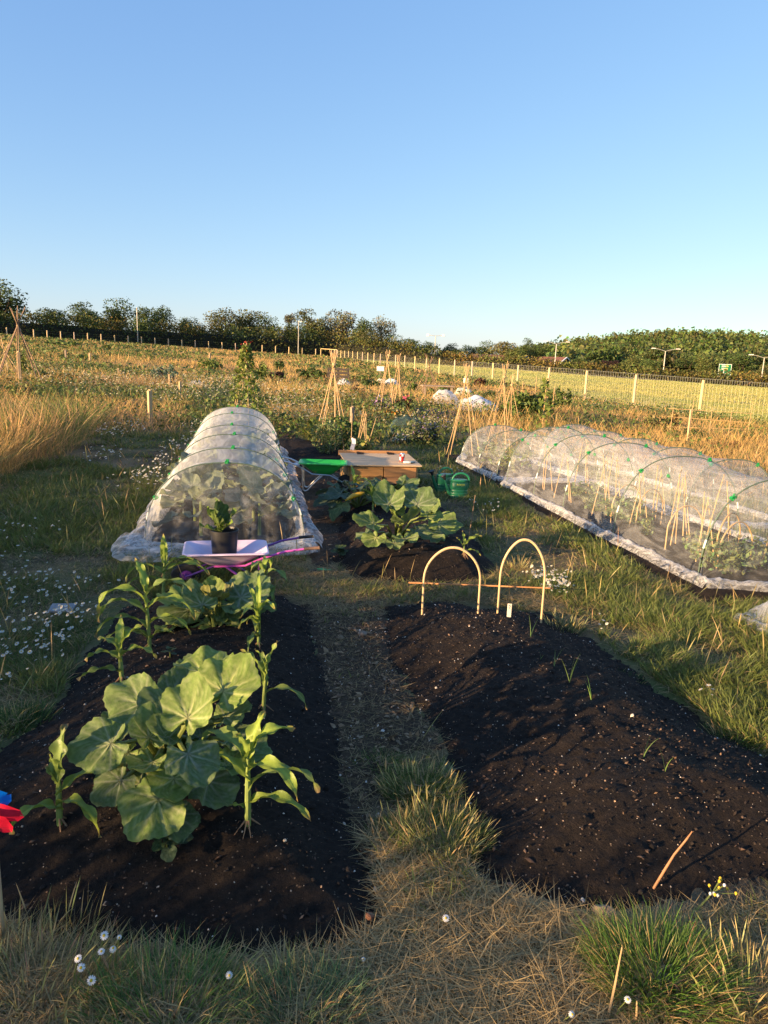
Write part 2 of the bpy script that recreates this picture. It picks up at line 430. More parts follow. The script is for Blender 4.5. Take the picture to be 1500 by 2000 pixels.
LB = Bed('soil_bed', 'dark compost bed with squash and sweetcorn', P2([(-330, 1690), (-120, 1800), (100, 1862), (420, 1896), (640, 1878), (752, 1815), (748, 1690), (690, 1480), (655, 1300), (625, 1190), (560, 1162), (430, 1158), (330, 1163), (225, 1188), (150, 1290), (60, 1400), (-60, 1500), (-250, 1600)]), .15, .55, .05, 11)
RB = Bed('soil_bed', 'bare dark compost bed with onion seedlings', P2([(905, 1700), (960, 1755), (1080, 1800), (1200, 1820), (1400, 1795), (1600, 1740), (1760, 1660), (1600, 1540), (1430, 1430), (1260, 1310), (1140, 1228), (1080, 1198), (1000, 1186), (860, 1176), (745, 1184), (712, 1240), (765, 1340), (845, 1450), (895, 1550), (905, 1640)]), .12, .62, .06, 23)
SB = Bed('soil_bed', 'dark compost bed with squash and courgettes before the wooden box', P2([(640, 1105), (690, 1135), (850, 1148), (950, 1140), (985, 1118), (950, 1070), (880, 1000), (840, 968), (815, 950), (690, 950), (655, 960), (650, 1000), (650, 1060)]), .15, .38, .06, 31, step=.025)
TB = Bed('soil_bed', 'dark soil under the netted brassica tunnel', [(-2.2, 5.7), (-.6, 6.0), (-1.75, 12.6), (-3.3, 12.4)], .06, .3, .05, 41, step=.04)
BB = Bed('soil_bed', 'dark soil around the pea canes behind the box', [(-1.35, 10.4), (.1, 10.2), (-.3, 13.2), (-2.0, 13.6), (-1.9, 12.0)], .1, .4, .08, 51, step=.035)
T0 = np.array([3.12, 5.6])
_tr = lambda s, n: tuple(T0 + ROWD * s + ROWN * n)
TR = Bed('soil_bed', 'dark soil under the long netted tunnel of pea canes', [_tr(-.45, -.85), _tr(-.45, .9), _tr(7.4, 1.1), _tr(7.4, -.75)], .05, .25, .05, 61, step=.04)
PT = Bed('path', 'trodden woodchip path beside the netted tunnel', P2([(600, 1112), (655, 1112), (690, 1060), (690, 990), (690, 930), (650, 905), (570, 860), (535, 860), (545, 930), (565, 1000)]), .012, .2, .03, 71, m=PATH, step=.03)
CP = Bed('path', 'trodden path of dry stalks and chips between the two front beds', P2([(560, 1172), (760, 1170), (790, 1290), (890, 1470), (790, 1485), (775, 1600), (790, 1740), (800, 1800), (730, 1880), (700, 1830), (640, 1600), (600, 1350), (575, 1200)]), .008, .2, .02, 81, m=PATH, step=.03)
BEDS = [LB, RB, SB, TB, BB, TR]

def topz(x, y):
    """height of the soil or ground at one point"""
    z = float(gz(x, y))
    for b in BEDS + [PT, CP]:
        if float(b.d(x, y)) > 0: z = max(z, float(b.z(x, y)))
    return z

# mown field beyond the fence
fx = np.concatenate([np.linspace(-6, 40, 60), np.linspace(42, 150, 40)]); fy = np.linspace(10, 128, 130)
FX, FY = np.meshgrid(fx, fy)
fence_x = lambda y: 11.7 - .204 * (np.asarray(y) - 27)
FX = np.maximum(FX, fence_x(FY) + .5)
I = np.arange(FX.size).reshape(FX.shape)
Q = np.stack([I[:-1, :-1], I[:-1, 1:], I[1:, 1:], I[1:, :-1]], -1).reshape(-1, 4)
fm = pm('mown_field', (.29, .29, .095), .95, scale=.5, col2=(.36, .34, .12), bump=.5, bscale=30, spec=.1, stretch=(1, .35, 1))
props(link('field', npmesh('field', np.stack([FX, FY, gz(FX, FY) + .12], -1).reshape(-1, 3), quads=Q, smooth=True), fm), kind='structure', label='pale mown hay field beyond the wire fence')
props(link('road', npmesh('road', np.array([[-60, 176, float(tz(-60, 176)) + .4], [320, 150, 1.2], [320, 160, 1.2], [-60, 186, float(tz(-60, 186)) + .4]]), quads=[(0, 1, 2, 3)]), pm('asphalt', (.05, .05, .05), .9)), kind='structure', label='road behind the field hedge')
# ---------------------------------------------------------------- trees, hedges, wooded hill, buildings, road furniture
LEAF = blade_mat('foliage', .6, .25)
def rand_quads(P, size, rng, col, var=.35, up=.3):
    """one bent leaf-clump quad per point, randomly turned"""
    n = len(P); d = rng.normal(size=(n, 3)); d[:, 2] += up; d /= np.linalg.norm(d, axis=1)[:, None]
    a = np.cross(d, rng.normal(size=(n, 3))); a /= np.linalg.norm(a, axis=1)[:, None] + 1e-9
    b = np.cross(d, a); s = (size * rng.uniform(.6, 1.3, n))[:, None] if np.ndim(size) == 0 else (size * rng.uniform(.6, 1.3, n))[:, None]
    v = np.stack([P - a * s * .5, P + b * s * .32 + d * s * .12, P + a * s * .55, P - b * s * .3 + d * s * .08], 1).reshape(-1, 3)
    q = np.arange(4 * n).reshape(-1, 4)
    c = np.asarray(col)[None, :] * (1 + var * (rng.uniform(-1, 1, (n, 1)))) * (1 + .12 * rng.normal(size=(n, 3)))
    return v, q, np.repeat(np.clip(c, .004, .9), 4, 0)

def crown_points(lobes, n, rng, inner=.35):
    lob = np.array(lobes); vol = (lob[:, 3] * lob[:, 4] * lob[:, 5]) ** .7
    k = rng.choice(len(lob), n, p=vol / vol.sum())
    d = rng.normal(size=(n, 3)); d /= np.linalg.norm(d, axis=1)[:, None]
    rad = (inner + (1 - inner) * rng.uniform(0, 1, n) ** .45) * (1 + .12 * rng.normal(size=n))
    return lob[k, :3] + d * rad[:, None] * lob[k, 3:6], k

TRUNK = pm('bark', (.07, .05, .035), .9, bump=.5, bscale=20)
def make_tree(seed, h, wdt, col, kind='round', n=1500, leaf=.40):
    """crown and trunk meshes, base at the origin"""
    rng = np.random.default_rng(seed); lobes = []
    nl = 17
    for i in range(nl):
        a = rng.uniform(0, 6.28); t = rng.uniform(0, 1)
        zc = h * (.16 + .72 * t)
        prof = math.sin(math.pi * min(1, .18 + .82 * (1 - t))) if kind == 'round' else (1 - t) ** .8 * .9 + .1
        if kind == 'tall': prof = .55 + .45 * math.sin(math.pi * t)
        rr = wdt * .5 * prof * rng.uniform(.25, .72)
        sz = wdt * rng.uniform(.20, .31) * (1.05 - .3 * t)
        lobes.append((rr * math.cos(a), rr * math.sin(a), zc, sz, sz, sz * rng.uniform(.7, 1.05)))
    lobes.append((0, 0, h * .5, wdt * .27, wdt * .27, h * .25))
    P, k = crown_points(lobes, n, rng)
    tone = rng.uniform(.75, 1.3, len(lobes))
    v, q, c = rand_quads(P, leaf, rng, col)
    c = c * np.repeat(tone[k], 4)[:, None]
    cm = npmesh('crown', v, quads=q, col=c)
    mb = MB(); mb.tube([(0, 0, -.3), (0.1, 0, h * .25), (0, .1, h * .55), (.1, .1, h * .8)], [wdt * .045, wdt * .035, wdt * .022, .03], 7)
    for i in range(6):
        l = lobes[i]; z0 = h * rng.uniform(.2, .45)
        mb.tube([(0, 0, z0), (l[0] * .5, l[1] * .5, (z0 + l[2]) / 2), (l[0], l[1], l[2])], [wdt * .02, wdt * .013, .02], 5)
    tm = bpy.data.meshes.new('trunk'); tm.from_pydata([tuple(x) for x in np.concatenate(mb.v)], [], mb.f)
    return cm, tm

GREEN_D = (.064, .094, .026); GREEN_M = (.082, .118, .030); GREEN_L = (.125, .150, .042); OLIVE = (.105, .112, .038); PALE = (.15, .145, .07); PURP = (.055, .028, .024); WILLOW = (.15, .14, .045)
TREE_PROTO = {}
def tree_proto(key):
    if key not in TREE_PROTO:
        kind, ci, sd = key
        TREE_PROTO[key] = make_tree(100 + sd * 7 + len(TREE_PROTO), 10.0, 8.5 if kind != 'tall' else 5.0, dict(d=GREEN_D, m=GREEN_M, l=GREEN_L, o=OLIVE, p=PALE, u=PURP, w=WILLOW)[ci], kind, 4200 if kind == 'round' else 2600)
    return TREE_PROTO[key]

def hedge_line(px):      # depth of the long hedge in a picture column
    return np.interp(px, [-150, 60, 400, 650, 900, 1500, 1800], [104, 112, 138, 152, 143, 124, 118])

def put_tree(px, pytop, wpx, Y, key, label, group='trees standing behind the long hedge', zoff=0):
    base = on(px, Y); base[2] -= .3 + zoff
    top = aty(px, pytop, Y); H = max(2.0, top[2] - base[2]); W = wpx / FPX * Y
    cm, tm = tree_proto(key)
    o = thing('tree', label, 'tree', base, random.uniform(0, 6.28), group)
    pw = 8.5 if key[0] != 'tall' else 5.0
    o.scale = (W / pw * 1.28, W / pw * 1.28, H / 9.7)
    link('crown', cm, LEAF, o); link('trunk', tm, TRUNK, o)
    return o

rowt = [  # px, top, width px, extra depth, kind
 (8, 552, 92, 6, ('round', 'd', 0), 'tall dark tree rising behind the crossed bamboo tripod'),
 (-75, 575, 100, 4, ('round', 'd', 1), 'dark broad tree at the far end of the hedge'),
 (112, 604, 62, 8, ('round', 'd', 2), 'low dark tree close behind the tripod hedge'),
 (175, 589, 62, 7, ('round', 'd', 1), 'dark rounded tree, first of the group by the pole'),
 (232, 586, 66, 8, ('round', 'd', 0), 'tallest dark tree beside the bare white pole'),
 (276, 600, 46, 14, ('round', 'm', 1), 'mid green tree directly behind the white pole'),
 (312, 600, 52, 7, ('round', 'd', 2), 'dark tree closing the group by the pole'),
 (364, 612, 40, 8, ('round', 'm', 0), 'small lone tree standing in a dip of the hedge'),
 (396, 634, 40, 6, ('round', 'd', 1), 'low dark bushy tree just above the hedge'),
 (442, 606, 66, 9, ('round', 'o', 1), 'broad olive green tree with open crown'),
 (488, 602, 62, 12, ('round', 'o', 2), 'olive tree with ragged top above the bean wigwam'),
 (524, 620, 56, 7, ('round', 'd', 0), 'dark dense tree beside the slender pale one'),
 (565, 609, 26, 13, ('tall', 'p', 0), 'slender pale tree with narrow top'),
 (572, 634, 44, 6, ('round', 'd', 2), 'dark low tree next to the thin lamp post'),
 (607, 602, 54, 10, ('round', 'o', 0), 'tall olive tree above the red roof'),
 (638, 618, 36, 13, ('round', 'd', 1), 'dark tree squeezed between two paler trees'),
 (668, 608, 62, 10, ('round', 'p', 1), 'pale grey green tree with open airy crown'),
 (702, 624, 44, 8, ('round', 'd', 2), 'dark green tree between two airy pale trees'),
 (742, 622, 48, 12, ('round', 'p', 2), 'pale sparse tree at the end of the tall row'),
 (722, 645, 50, 5, ('round', 'o', 1), 'low olive tree before the sparse pale one'),
 (770, 655, 42, 5, ('round', 'd', 0), 'dark bushy tree where the tall row ends'),
 (800, 662, 48, 9, ('round', 'm', 1), 'green bushy tree beside the end of the row'),
 (832, 668, 34, 14, ('round', 'd', 2), 'small dark tree under the twin floodlight mast'),
 (866, 672, 28, 30, ('round', 'm', 0), 'small round tree just past the floodlight mast'),
 (888, 670, 34, 28, ('round', 'd', 1), 'dark tree past the floodlight mast'),
 (915, 672, 40, 34, ('round', 'm', 2), 'mid green tree above the middle of the hedge'),
 (945, 668, 46, 30, ('round', 'd', 0), 'dark green tree above the low red roof'),
 (985, 668, 58, 24, ('round', 'w', 1), 'yellow green willow with soft drooping crown'),
 (1005, 678, 40, 18, ('round', 'l', 2), 'light green tree in front of the willow'),
 (1021, 659, 26, 46, ('round', 'd', 1), 'dark round tree poking up behind the willow'),
 (1048, 674, 40, 30, ('round', 'd', 2), 'dark tree beside the white gabled house'),
 (1190, 702, 44, 20, ('round', 'u', 0), 'purple leaved tree among the green ones'),
 (1130, 700, 46, 26, ('round', 'm', 1), 'green tree below the wooded hill, next to the lamp'),
 (1232, 690, 44, 34, ('round', 'l', 0), 'light green tree next to the purple leaved one'),
 (1268, 700, 40, 24, ('round', 'm', 2), 'green tree just before the middle street lamp'),
 (1338, 690, 52, 36, ('round', 'd', 0), 'large dark tree behind the middle street lamp'),
 (1375, 690, 50, 30, ('round', 'l', 1), 'light green tree between lamp and road sign'),
 (1450, 690, 60, 34, ('round', 'd', 2), 'dark tree just past the green road sign'),
 (1492, 712, 40, 20, ('round', 'o', 0), 'olive tree behind the last street lamp'),
]
for px, pt, wp, dy, key, lab in rowt:
    put_tree(px, pt, wp, float(hedge_line(px)) + dy + 6, key, lab)

def hedge(name, label, pxs, tops, thick, col, seed, per=46, leaf=.34):
    """a continuous hedge: a dark-painted core of twigs and a coat of leaves, its top wandering"""
    rng = np.random.default_rng(seed)
    pts = []
    for px in np.linspace(pxs[0], pxs[-1], int(abs(pxs[-1] - pxs[0]) / 5)):
        Y = float(hedge_line(px)); b = on(px, Y); tp = aty(px, float(np.interp(px, pxs, tops)), Y)[2]
        pts.append((b[0], b[1], b[2], max(1.0, tp - b[2])))
    A = np.array(pts); L = np.concatenate([[0], np.cumsum(np.hypot(np.diff(A[:, 0]), np.diff(A[:, 1])))])
    n = int(L[-1] * per * 3.2); s = rng.uniform(0, L[-1], n)
    x, y, z, h = [np.interp(s, L, A[:, i]) for i in range(4)]
    bump = .92 + .36 * fbm(s * .28, s * 0, seed) + .10 * (vnoise(s * 1.4, s * 0, seed + 1) - .5)
    th = rng.uniform(0, math.pi, n)
    rr = rng.uniform(.72, 1.08, n)
    P = np.stack([x, y - np.cos(th) * thick * rr * (.8 + .4 * vnoise(s * .5, s * 0, seed + 3)), z + h * bump * np.clip(np.sin(th) * 1.5, 0, 1) * rr * rng.uniform(.1, 1, n) ** .35], 1)
    v, q, c = rand_quads(P, leaf, rng, col)
    tone = .7 + .7 * vnoise(s * .35, s * 0, seed + 9); warm = vnoise(s * .2, s * 0, seed + 12)
    c = c * np.repeat(tone, 4)[:, None] * 1.15; c[:, 0] *= np.repeat(.85 + .5 * warm, 4)
    o = link(name, npmesh(name, v, quads=q, col=c), LEAF)
    props(o, label, 'hedge')
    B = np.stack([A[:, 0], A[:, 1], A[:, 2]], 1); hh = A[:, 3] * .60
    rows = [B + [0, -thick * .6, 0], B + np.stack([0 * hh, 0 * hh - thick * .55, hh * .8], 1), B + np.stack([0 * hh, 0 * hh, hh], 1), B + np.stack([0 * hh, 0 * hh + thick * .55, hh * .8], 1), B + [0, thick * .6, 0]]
    mb = MB(); mb.grid(np.stack(rows, 0)); mb.build('shaded_twigs', pm('shaded_twigs', (.018, .018, .010), .95), o)  # inner twigs as one dark sheet, the shade inside put into its colour
    return o
hedge('hedge', 'long dark hedge along the upper edge of the allotments', [-160, 60, 150, 200, 420, 560, 700, 790, 860], [604, 612, 616, 626, 634, 644, 655, 668, 682], 1.9, (.080, .092, .024), 5, leaf=.4)
hedge('hedge', 'lower hedge along the far side of the mown field', [860, 1000, 1100, 1200, 1300, 1400, 1500, 1700], [686, 697, 706, 712, 722, 727, 733, 742], 1.7, (.105, .105, .028), 6, leaf=.4)

# wood on the hill: one far mass of crowns
rng = np.random.default_rng(50); V = []; Qs = []; C = []; nv = 0; cnt = 0
for i in range(5200):
    y = rng.uniform(196, 420); x = rng.uniform(48, 330)
    g = float(tz(x, y))
    if x / y < .17 or x / y > .72: continue
    if g < 1.2 + 0 * x: continue
    if rng.uniform() > .5: continue
    hgt = rng.uniform(6.5, 10.5); wd = rng.uniform(6, 10.5); zc = g + hgt * .55
    nl = 96 if y < 330 else 62
    lob = [(x + rng.normal() * wd * .2, y + rng.normal() * wd * .2, zc + rng.uniform(-.12, .22) * hgt, wd * .32, wd * .32, hgt * .3) for _ in range(5)]
    P, k = crown_points(lob, nl, rng, .6)
    t = rng.uniform(); base = GREEN_M if t < .5 else GREEN_L if t < .72 else OLIVE if t < .88 else GREEN_D
    v, q, c = rand_quads(P, 1.3, rng, np.array(base) * rng.uniform(.62, 1.35), .3)
    V.append(v); Qs.append(q + nv); C.append(c); nv += len(v); cnt += 1
props(link('woods', npmesh('woods', np.concatenate(V), quads=np.concatenate(Qs), col=np.concatenate(C)), LEAF), kind='stuff', label='dense wood covering the hill beyond the road')
print('wood crowns', cnt)

# houses behind the hedge: red tiled roofs
TILE = pm('roof_tile', (.20, .085, .055), .85, var=.3, scale=3, bump=.4, bscale=12); WALLB = pm('house_brick', (.26, .14, .10), .9, var=.25, scale=6); WHITE = pm('white_board', (.72, .70, .66), .6, var=.06)
GLASS = pm('window_glass', (.03, .035, .04), .15, var=.1, spec=.6, bump=0)
def house(px, Y, eave_py, ridge_py, Lm, Dm, label, gable=False, rz=0.0):
    b = on(px, Y); e = aty(px, eave_py, Y)[2] - b[2]; rg = aty(px, ridge_py, Y)[2] - b[2]
    o = thing('house', label, 'house', b, rz, 'houses whose roofs show above the hedge')
    mb = MB(); mb.box((0, 0, e / 2 - .2), (Lm, Dm, e + .4))
    mb.add([(-Lm / 2, -Dm / 2, e), (-Lm / 2, Dm / 2, e), (-Lm / 2, 0, rg - .1)], [(0, 1, 2)]); mb.add([(Lm / 2, -Dm / 2, e), (Lm / 2, Dm / 2, e), (Lm / 2, 0, rg - .1)], [(0, 2, 1)])
    mb.build('wall', WALLB, o)
    rf = MB(); ov = .4; sl = (rg - e) / (Dm / 2)
    for sgn in (-1, 1):
        y0 = sgn * (Dm / 2 + ov); z0 = e - sl * ov
        rf.add([(-Lm / 2 - ov, y0, z0), (Lm / 2 + ov, y0, z0), (Lm / 2 + ov, 0, rg), (-Lm / 2 - ov, 0, rg), (-Lm / 2 - ov, y0, z0 + .18), (Lm / 2 + ov, y0, z0 + .18), (Lm / 2 + ov, 0, rg + .18), (-Lm / 2 - ov, 0, rg + .18)],
               [(0, 1, 2, 3), (7, 6, 5, 4), (0, 4, 5, 1), (1, 5, 6, 2), (3, 7, 4, 0)])
    rf.build('roof', TILE, o)
    if gable:
        for sx in (-1, 1):
            bb = MB(); x = sx * (Lm / 2 + ov + .06)
            for sgn in (-1, 1):
                bb.tube([(x, sgn * (Dm / 2 + ov), e - sl * ov + .1), (x, 0, rg + .1)], .16, 4)
            bb.build('bargeboard', WHITE, o)
    wn = MB(); wn.box((0, -Dm / 2 - .03, e * .7), (1.4, .06, 1.0)); wn.build('window', GLASS, o)
house(610, 170, 674, 661, 16, 9, 'house with long red brown roof below the tall olive tree')
house(955, 168, 702, 694, 7.5, 7, 'house with small red roof half hidden by the hedge')
house(1066, 172, 708, 698, 9, 6.5, 'house with red roof and pale gable edge beside the street lamp', True, R(-35))

# lamps, poles, sign
STEEL = pm('galvanised_pole', (.36, .34, .30), .5, var=.08, metal=.2, bump=0); LAMPW = pm('lamp_head', (.62, .60, .55), .4, var=.05, bump=0)
def street_lamp(px, py_top, Y, label, heads=2, span=2.2, flood=False, group='street lamps along the road'):
    b = on(px, Y); top = aty(px, py_top, Y)[2] - b[2]; b[0] = aty(px, py_top, Y)[0]
    o = thing('street_lamp' if not flood else 'floodlight_mast', label, 'street lamp' if not flood else 'floodlight', b, R(-12), group if not flood else None)
    mb = MB(); mb.tube([(0, 0, -.3), (0, 0, top * .5), (0, 0, top)], [.14, .11, .08], 8); mb.build('pole', STEEL, o, True)
    for s in ((-1, 1) if heads == 2 else (1,)):
        a = MB(); rise = .45 if not flood else .1
        a.tube([(0, 0, top - .02), (s * span * .5, 0, top + rise * .7), (s * span * .85, 0, top + rise)], .05, 6); a.build('arm', STEEL, o, True)
        hd = MB(); hd.box((s * (span * .85 + .35), 0, top + rise + .03), (.95, .32, .16) if not flood else (.7, .35, .5), taper=.7); hd.build('lamp_head', LAMPW, o, bevel=.03)
    return o
street_lamp(1087, 672, 150, 'twin armed street lamp near the gabled house')
street_lamp(1300, 686, 140, 'twin armed street lamp in front of the wooded hill')
street_lamp(1493, 699, 130, 'twin armed street lamp just past the green road sign')
street_lamp(851, 656, 160, 'tall thin mast with two floodlights above the trees', flood=True, span=1.6)
b = on(582, 142); o = thing('lamp_post', 'thin pale lamp post standing before the dark trees', 'lamp post', b)
h = aty(582, 628, 142)[2] - b[2]; MB().tube([(0, 0, -.2), (0, 0, h)], [.07, .05], 8).build('pole', STEEL, o, True); MB().box((.3, 0, h + .02), (.9, .3, .14)).build('lamp_head', LAMPW, o, bevel=.03)
b = on(271, 124); o = thing('pole', 'bare white pole standing against the dark trees', 'pole', b)
h = aty(271, 602, 124)[2] - b[2]; MB().tube([(0, 0, -.2), (0, 0, h)], [.085, .065], 8).build('shaft', STEEL, o, True); MB().lathe([(.02, .12), (.085, .06), (.085, 0)], 8, (0, 0, h)).build('cap', LAMPW, o)

b = on(1416, 132); o = thing('road_sign', 'large green road sign with white junction arrows and text lines', 'road sign', b, R(-16))
zt = aty(1416, 711, 132)[2] - b[2]; zb = aty(1416, 735, 132)[2] - b[2]; zc = (zt + zb) / 2; hh = zt - zb; ww = 2.15
SG = pm('sign_green', (.0, .13, .05), .5, var=.05, bump=0); SW = pm('sign_white', (.78, .78, .74), .5, var=.03, bump=0); SY = pm('sign_yellow', (.65, .55, .16), .5, var=.03, bump=0)
MB().box((0, 0, zc), (ww, .06, hh)).build('panel', SG, o)
fr = MB()
for s in (-1, 1): fr.box((s * (ww / 2 - .05), -.045, zc), (.055, .02, hh)); fr.box((0, -.047, zc + s * (hh / 2 - .05)), (ww, .02, .055))
fr.build('border', SW, o)
for k, (dx, zz, wd, mt) in enumerate([(-.25, .42, .7, SW), (.3, .42, .5, SY), (-.2, .30, .8, SW), (.42, .30, .4, SY), (-.28, .16, .6, SW), (.25, .16, .6, SY), (-.25, .05, .75, SW), (.3, .05, .5, SY)]):
    MB().box((dx - .05, -.04, zc + zz * hh), (wd * .9, .02, .085)).build('text_line', mt, o)
ar = MB()
for pts, rr in [([(-.15, -.04), (-.18, -.22), (-.28, -.3), (-.5, -.46)], .07), ([(-.18, -.24), (-.05, -.36), (.02, -.46)], .055), ([(-.12, -.34), (.25, -.26), (.95, -.2)], .06), ([(.05, -.30), (.2, -.34), (.4, -.33)], .045)]:
    for (x0, z0), (x1, z1) in zip(pts[:-1], pts[1:]):
        dx, dz = x1 - x0, (z1 - z0) * hh; l = math.hypot(dx, dz); M = Matrix.Rotation(-math.atan2(dz, dx), 4, 'Y')
        ar.box(((x0 + x1) / 2, -.041, zc + (z0 + z1) / 2 * hh), (l + .08, .02, rr * 2), M=M)
ar.build('junction_arrow', SW, o)
for s in (-1, 1): MB().tube([(s * .7, .08, -.3), (s * .7, .08, zc)], .07, 8).build('post', STEEL, o, True)

# ---------------------------------------------------------------- fences
WOODP = pm('fence_timber', (.55, .43, .26), .8, var=.2, scale=4, bump=.4, bscale=25, stretch=(4, 4, .5), orand=.2)
WIRE = pm('fence_wire', (.34, .32, .26), .5, var=.1, metal=.5, bump=0)
fe = thing('wire_fence', 'post and wire mesh fence along the mown field', 'fence', (0, 0, 0))
ys = [22.3, 27.0] + [31.6 + 4.5 * k for k in range(25)]
fence_pts = []
for y in ys:
    x = float(fence_x(y)); z = float(tz(x, y)); fence_pts.append((x, y, z))
pmesh = None
for i, (x, y, z) in enumerate(fence_pts):
    if pmesh is None:
        mb = MB(); mb.tube([(0, 0, -.1), (0, 0, .7), (0, 0, 1.42)], [.062, .058, .055], 10); q = mb.build('fence_post', WOODP, fe, True); pmesh = q
    else:
        q = pmesh.copy(); COL.objects.link(q)
    q.location = (x, y, z); q.rotation_euler = (random.uniform(-.02, .02), random.uniform(-.02, .02), random.uniform(0, 6))
for i in range(len(fence_pts) - 1):
    a, b2 = np.array(fence_pts[i]), np.array(fence_pts[i + 1]); mb = MB(); nearb = a[1] < 80
    for hgt in ((.15, .3, .45, .6, .78, .96, 1.14, 1.3) if nearb else (.3, .7, 1.0, 1.3)):
        mb.tube([tuple(a + [0, 0, hgt]), tuple(b2 + [0, 0, hgt])], .0025 if nearb else .004, 3, False)
    for t in np.linspace(0, 1, 24 if nearb else 12)[1:-1]:
        c = a + (b2 - a) * t; mb.tube([(c[0], c[1], c[2] + .1), (c[0], c[1], c[2] + 1.3)], .002 if nearb else .0035, 3, False)
    mb.build('wire_mesh', WIRE, fe)
# corner bar and the upper fence
cz = fence_pts[-1]
fu = thing('post_fence', 'line of low wooden posts along the top of the allotments', 'fence', (0, 0, 0))
prev = None; k = 0
for px in list(np.arange(-60, 640, 26)):
    Y = float(hedge_line(px)) - 6; p = on(px, Y)
    if pmesh is not None:
        q = pmesh.copy(); COL.objects.link(q); q.parent = fu; q.location = p; q.scale = (1.5, 1.5, .95)
    if prev is not None:
        mb = MB()
        for hgt in (.5, .9, 1.25): mb.tube([tuple(prev + [0, 0, hgt]), tuple(p + [0, 0, hgt])], .006, 3, False)
        mb.build('wire', WIRE, fu)
    prev = p
g = on(632, 143); o = thing('corner_rail', 'pale rail on two posts at the corner of the fences', 'rail', g)
MB().tube([(-.6, 0, 1.45), (2.6, -1, 1.35)], .07, 6).build('bar', WOODP, o)
for x, y in ((-.6, 0), (2.6, -1)): MB().tube([(x, y, -.1), (x, y, 1.43)], .08, 6).build('post', WOODP, o)
# railing below the far hedge
RAIL = pm('railing_steel', (.16, .165, .15), .6, var=.1, bump=0)
rl = thing('railing', 'grey upright bar railing at the foot of the far hedge', 'railing', (0, 0, 0))
bars = MB(); top = []
for px in np.arange(905, 1640, 4.9):
    Y = float(hedge_line(px)) - 3.0; p = on(px, Y); bars.box((p[0], p[1], p[2] + .5), (.05, .05, 1.0)); top.append(p)
props(bars.build('bars', RAIL, rl), kind='stuff')
for hgt in (.95, .12): MB().tube([tuple(p + [0, 0, hgt]) for p in top[::4]], .03, 4).build('rail', RAIL, rl)
# ---------------------------------------------------------------- grass, straw, wild meadow, chamomile
def blades(P, h, w, az, lean, curl, col, segs=3, head=0.0, tip=None, headcol=None, flat=None):
    """N bent blades. lean: angle from upright at the root, curl: added angle at the tip; head>0: a swollen seed head at the top"""
    n = len(P); h = np.broadcast_to(h, n).astype(float); w = np.broadcast_to(w, n).astype(float)
    lean = np.broadcast_to(lean, n).astype(float); curl = np.broadcast_to(curl, n).astype(float)
    dx, dy = np.cos(az), np.sin(az); sx, sy = -dy, dx
    tw = RNG.uniform(0, 6.28, n); sx, sy = np.cos(tw), np.sin(tw)
    if flat is not None: sx, sy = -dy, dx
    cx = np.zeros(n); cz = np.zeros(n); rows = []; cols = []
    col = np.broadcast_to(col, (n, 3)); tc = col if tip is None else np.broadcast_to(tip, (n, 3)); hc = tc if headcol is None else np.broadcast_to(headcol, (n, 3))
    for k in range(segs + 1):
        t = k / segs
        if head: wk = [.28, .24, .24, 1.0, .75, .0][k] if segs == 5 else [.32, .3, .95, 0][k]
        else: wk = (1 - t ** 1.6) * .95 + .05
        if k == segs: wk = 0.02
        a = lean + curl * (t - .5 / segs) if k else lean
        if k: cx = cx + np.sin(a) * h / segs; cz = cz + np.cos(a) * h / segs
        c = P + np.stack([dx * cx, dy * cx, cz], 1); o = np.stack([sx * w * wk * .5, sy * w * wk * .5, np.zeros(n)], 1)
        rows += [c - o, c + o] if k < segs else [c]
        cc = col * (1 - t) + tc * t
        if head and t > .5: cc = hc
        cols += [cc, cc] if k < segs else [cc]
    V = np.stack(rows, 1); C = np.stack(cols, 1); m = 2 * segs + 1
    q = np.array([[2 * k, 2 * k + 1, 2 * k + 3, 2 * k + 2] for k in range(segs - 1)]).reshape(-1, 4).astype(int)
    Q = (np.arange(n)[:, None, None] * m + q[None]).reshape(-1, 4); T = np.arange(n)[:, None] * m + np.array([m - 3, m - 2, m - 1])
    return V.reshape(-1, 3), Q, C.reshape(-1, 3), T

class Stuff:
    def __init__(s): s.V = []; s.Q = []; s.T = []; s.C = []; s.n = 0
    def add(s, vqc):
        v, q, c = vqc[:3]
        if len(vqc) > 3: s.T.append(vqc[3] + s.n)
        s.V.append(v); s.Q.append(q + s.n); s.C.append(c); s.n += len(v)
    def build(s, name, m, label=None, parent=None, kind='stuff', **kw):
        o = link(name, npmesh(name, np.concatenate(s.V), quads=np.concatenate(s.Q), tris=np.concatenate(s.T) if s.T else None, col=np.concatenate(s.C), **kw), m, parent)
        return props(o, label, kind=kind)

GRASS = blade_mat('grass_blades', .5, .35); STRAW = blade_mat('straw', .7, .25); FLOWER = blade_mat('petals', .6, .3)
def jit(c, n, v=.25, hv=.1):
    return np.clip(np.asarray(c)[None] * (1 + v * RNG.uniform(-1, 1, (n, 1))) * (1 + hv * RNG.normal(size=(n, 3))), .004, .95)
def lerp(a, b, t): return a + (b - a) * np.asarray(t)[:, None]
C_G = np.array([.105, .145, .034]); C_G2 = np.array([.170, .195, .052]); C_DRY = np.array([.42, .30, .13]); C_OLD = np.array([.32, .24, .125]); C_GOLD = np.array([.62, .37, .11]); C_PINK = np.array([.46, .27, .15])

def zs(x, y): return gz(x, y)
def soil_mask(x, y, grow=0.0):
    m = np.zeros(np.shape(x), bool)
    for b in BEDS + [PT]: m |= b.d(x, y) > -grow
    return m
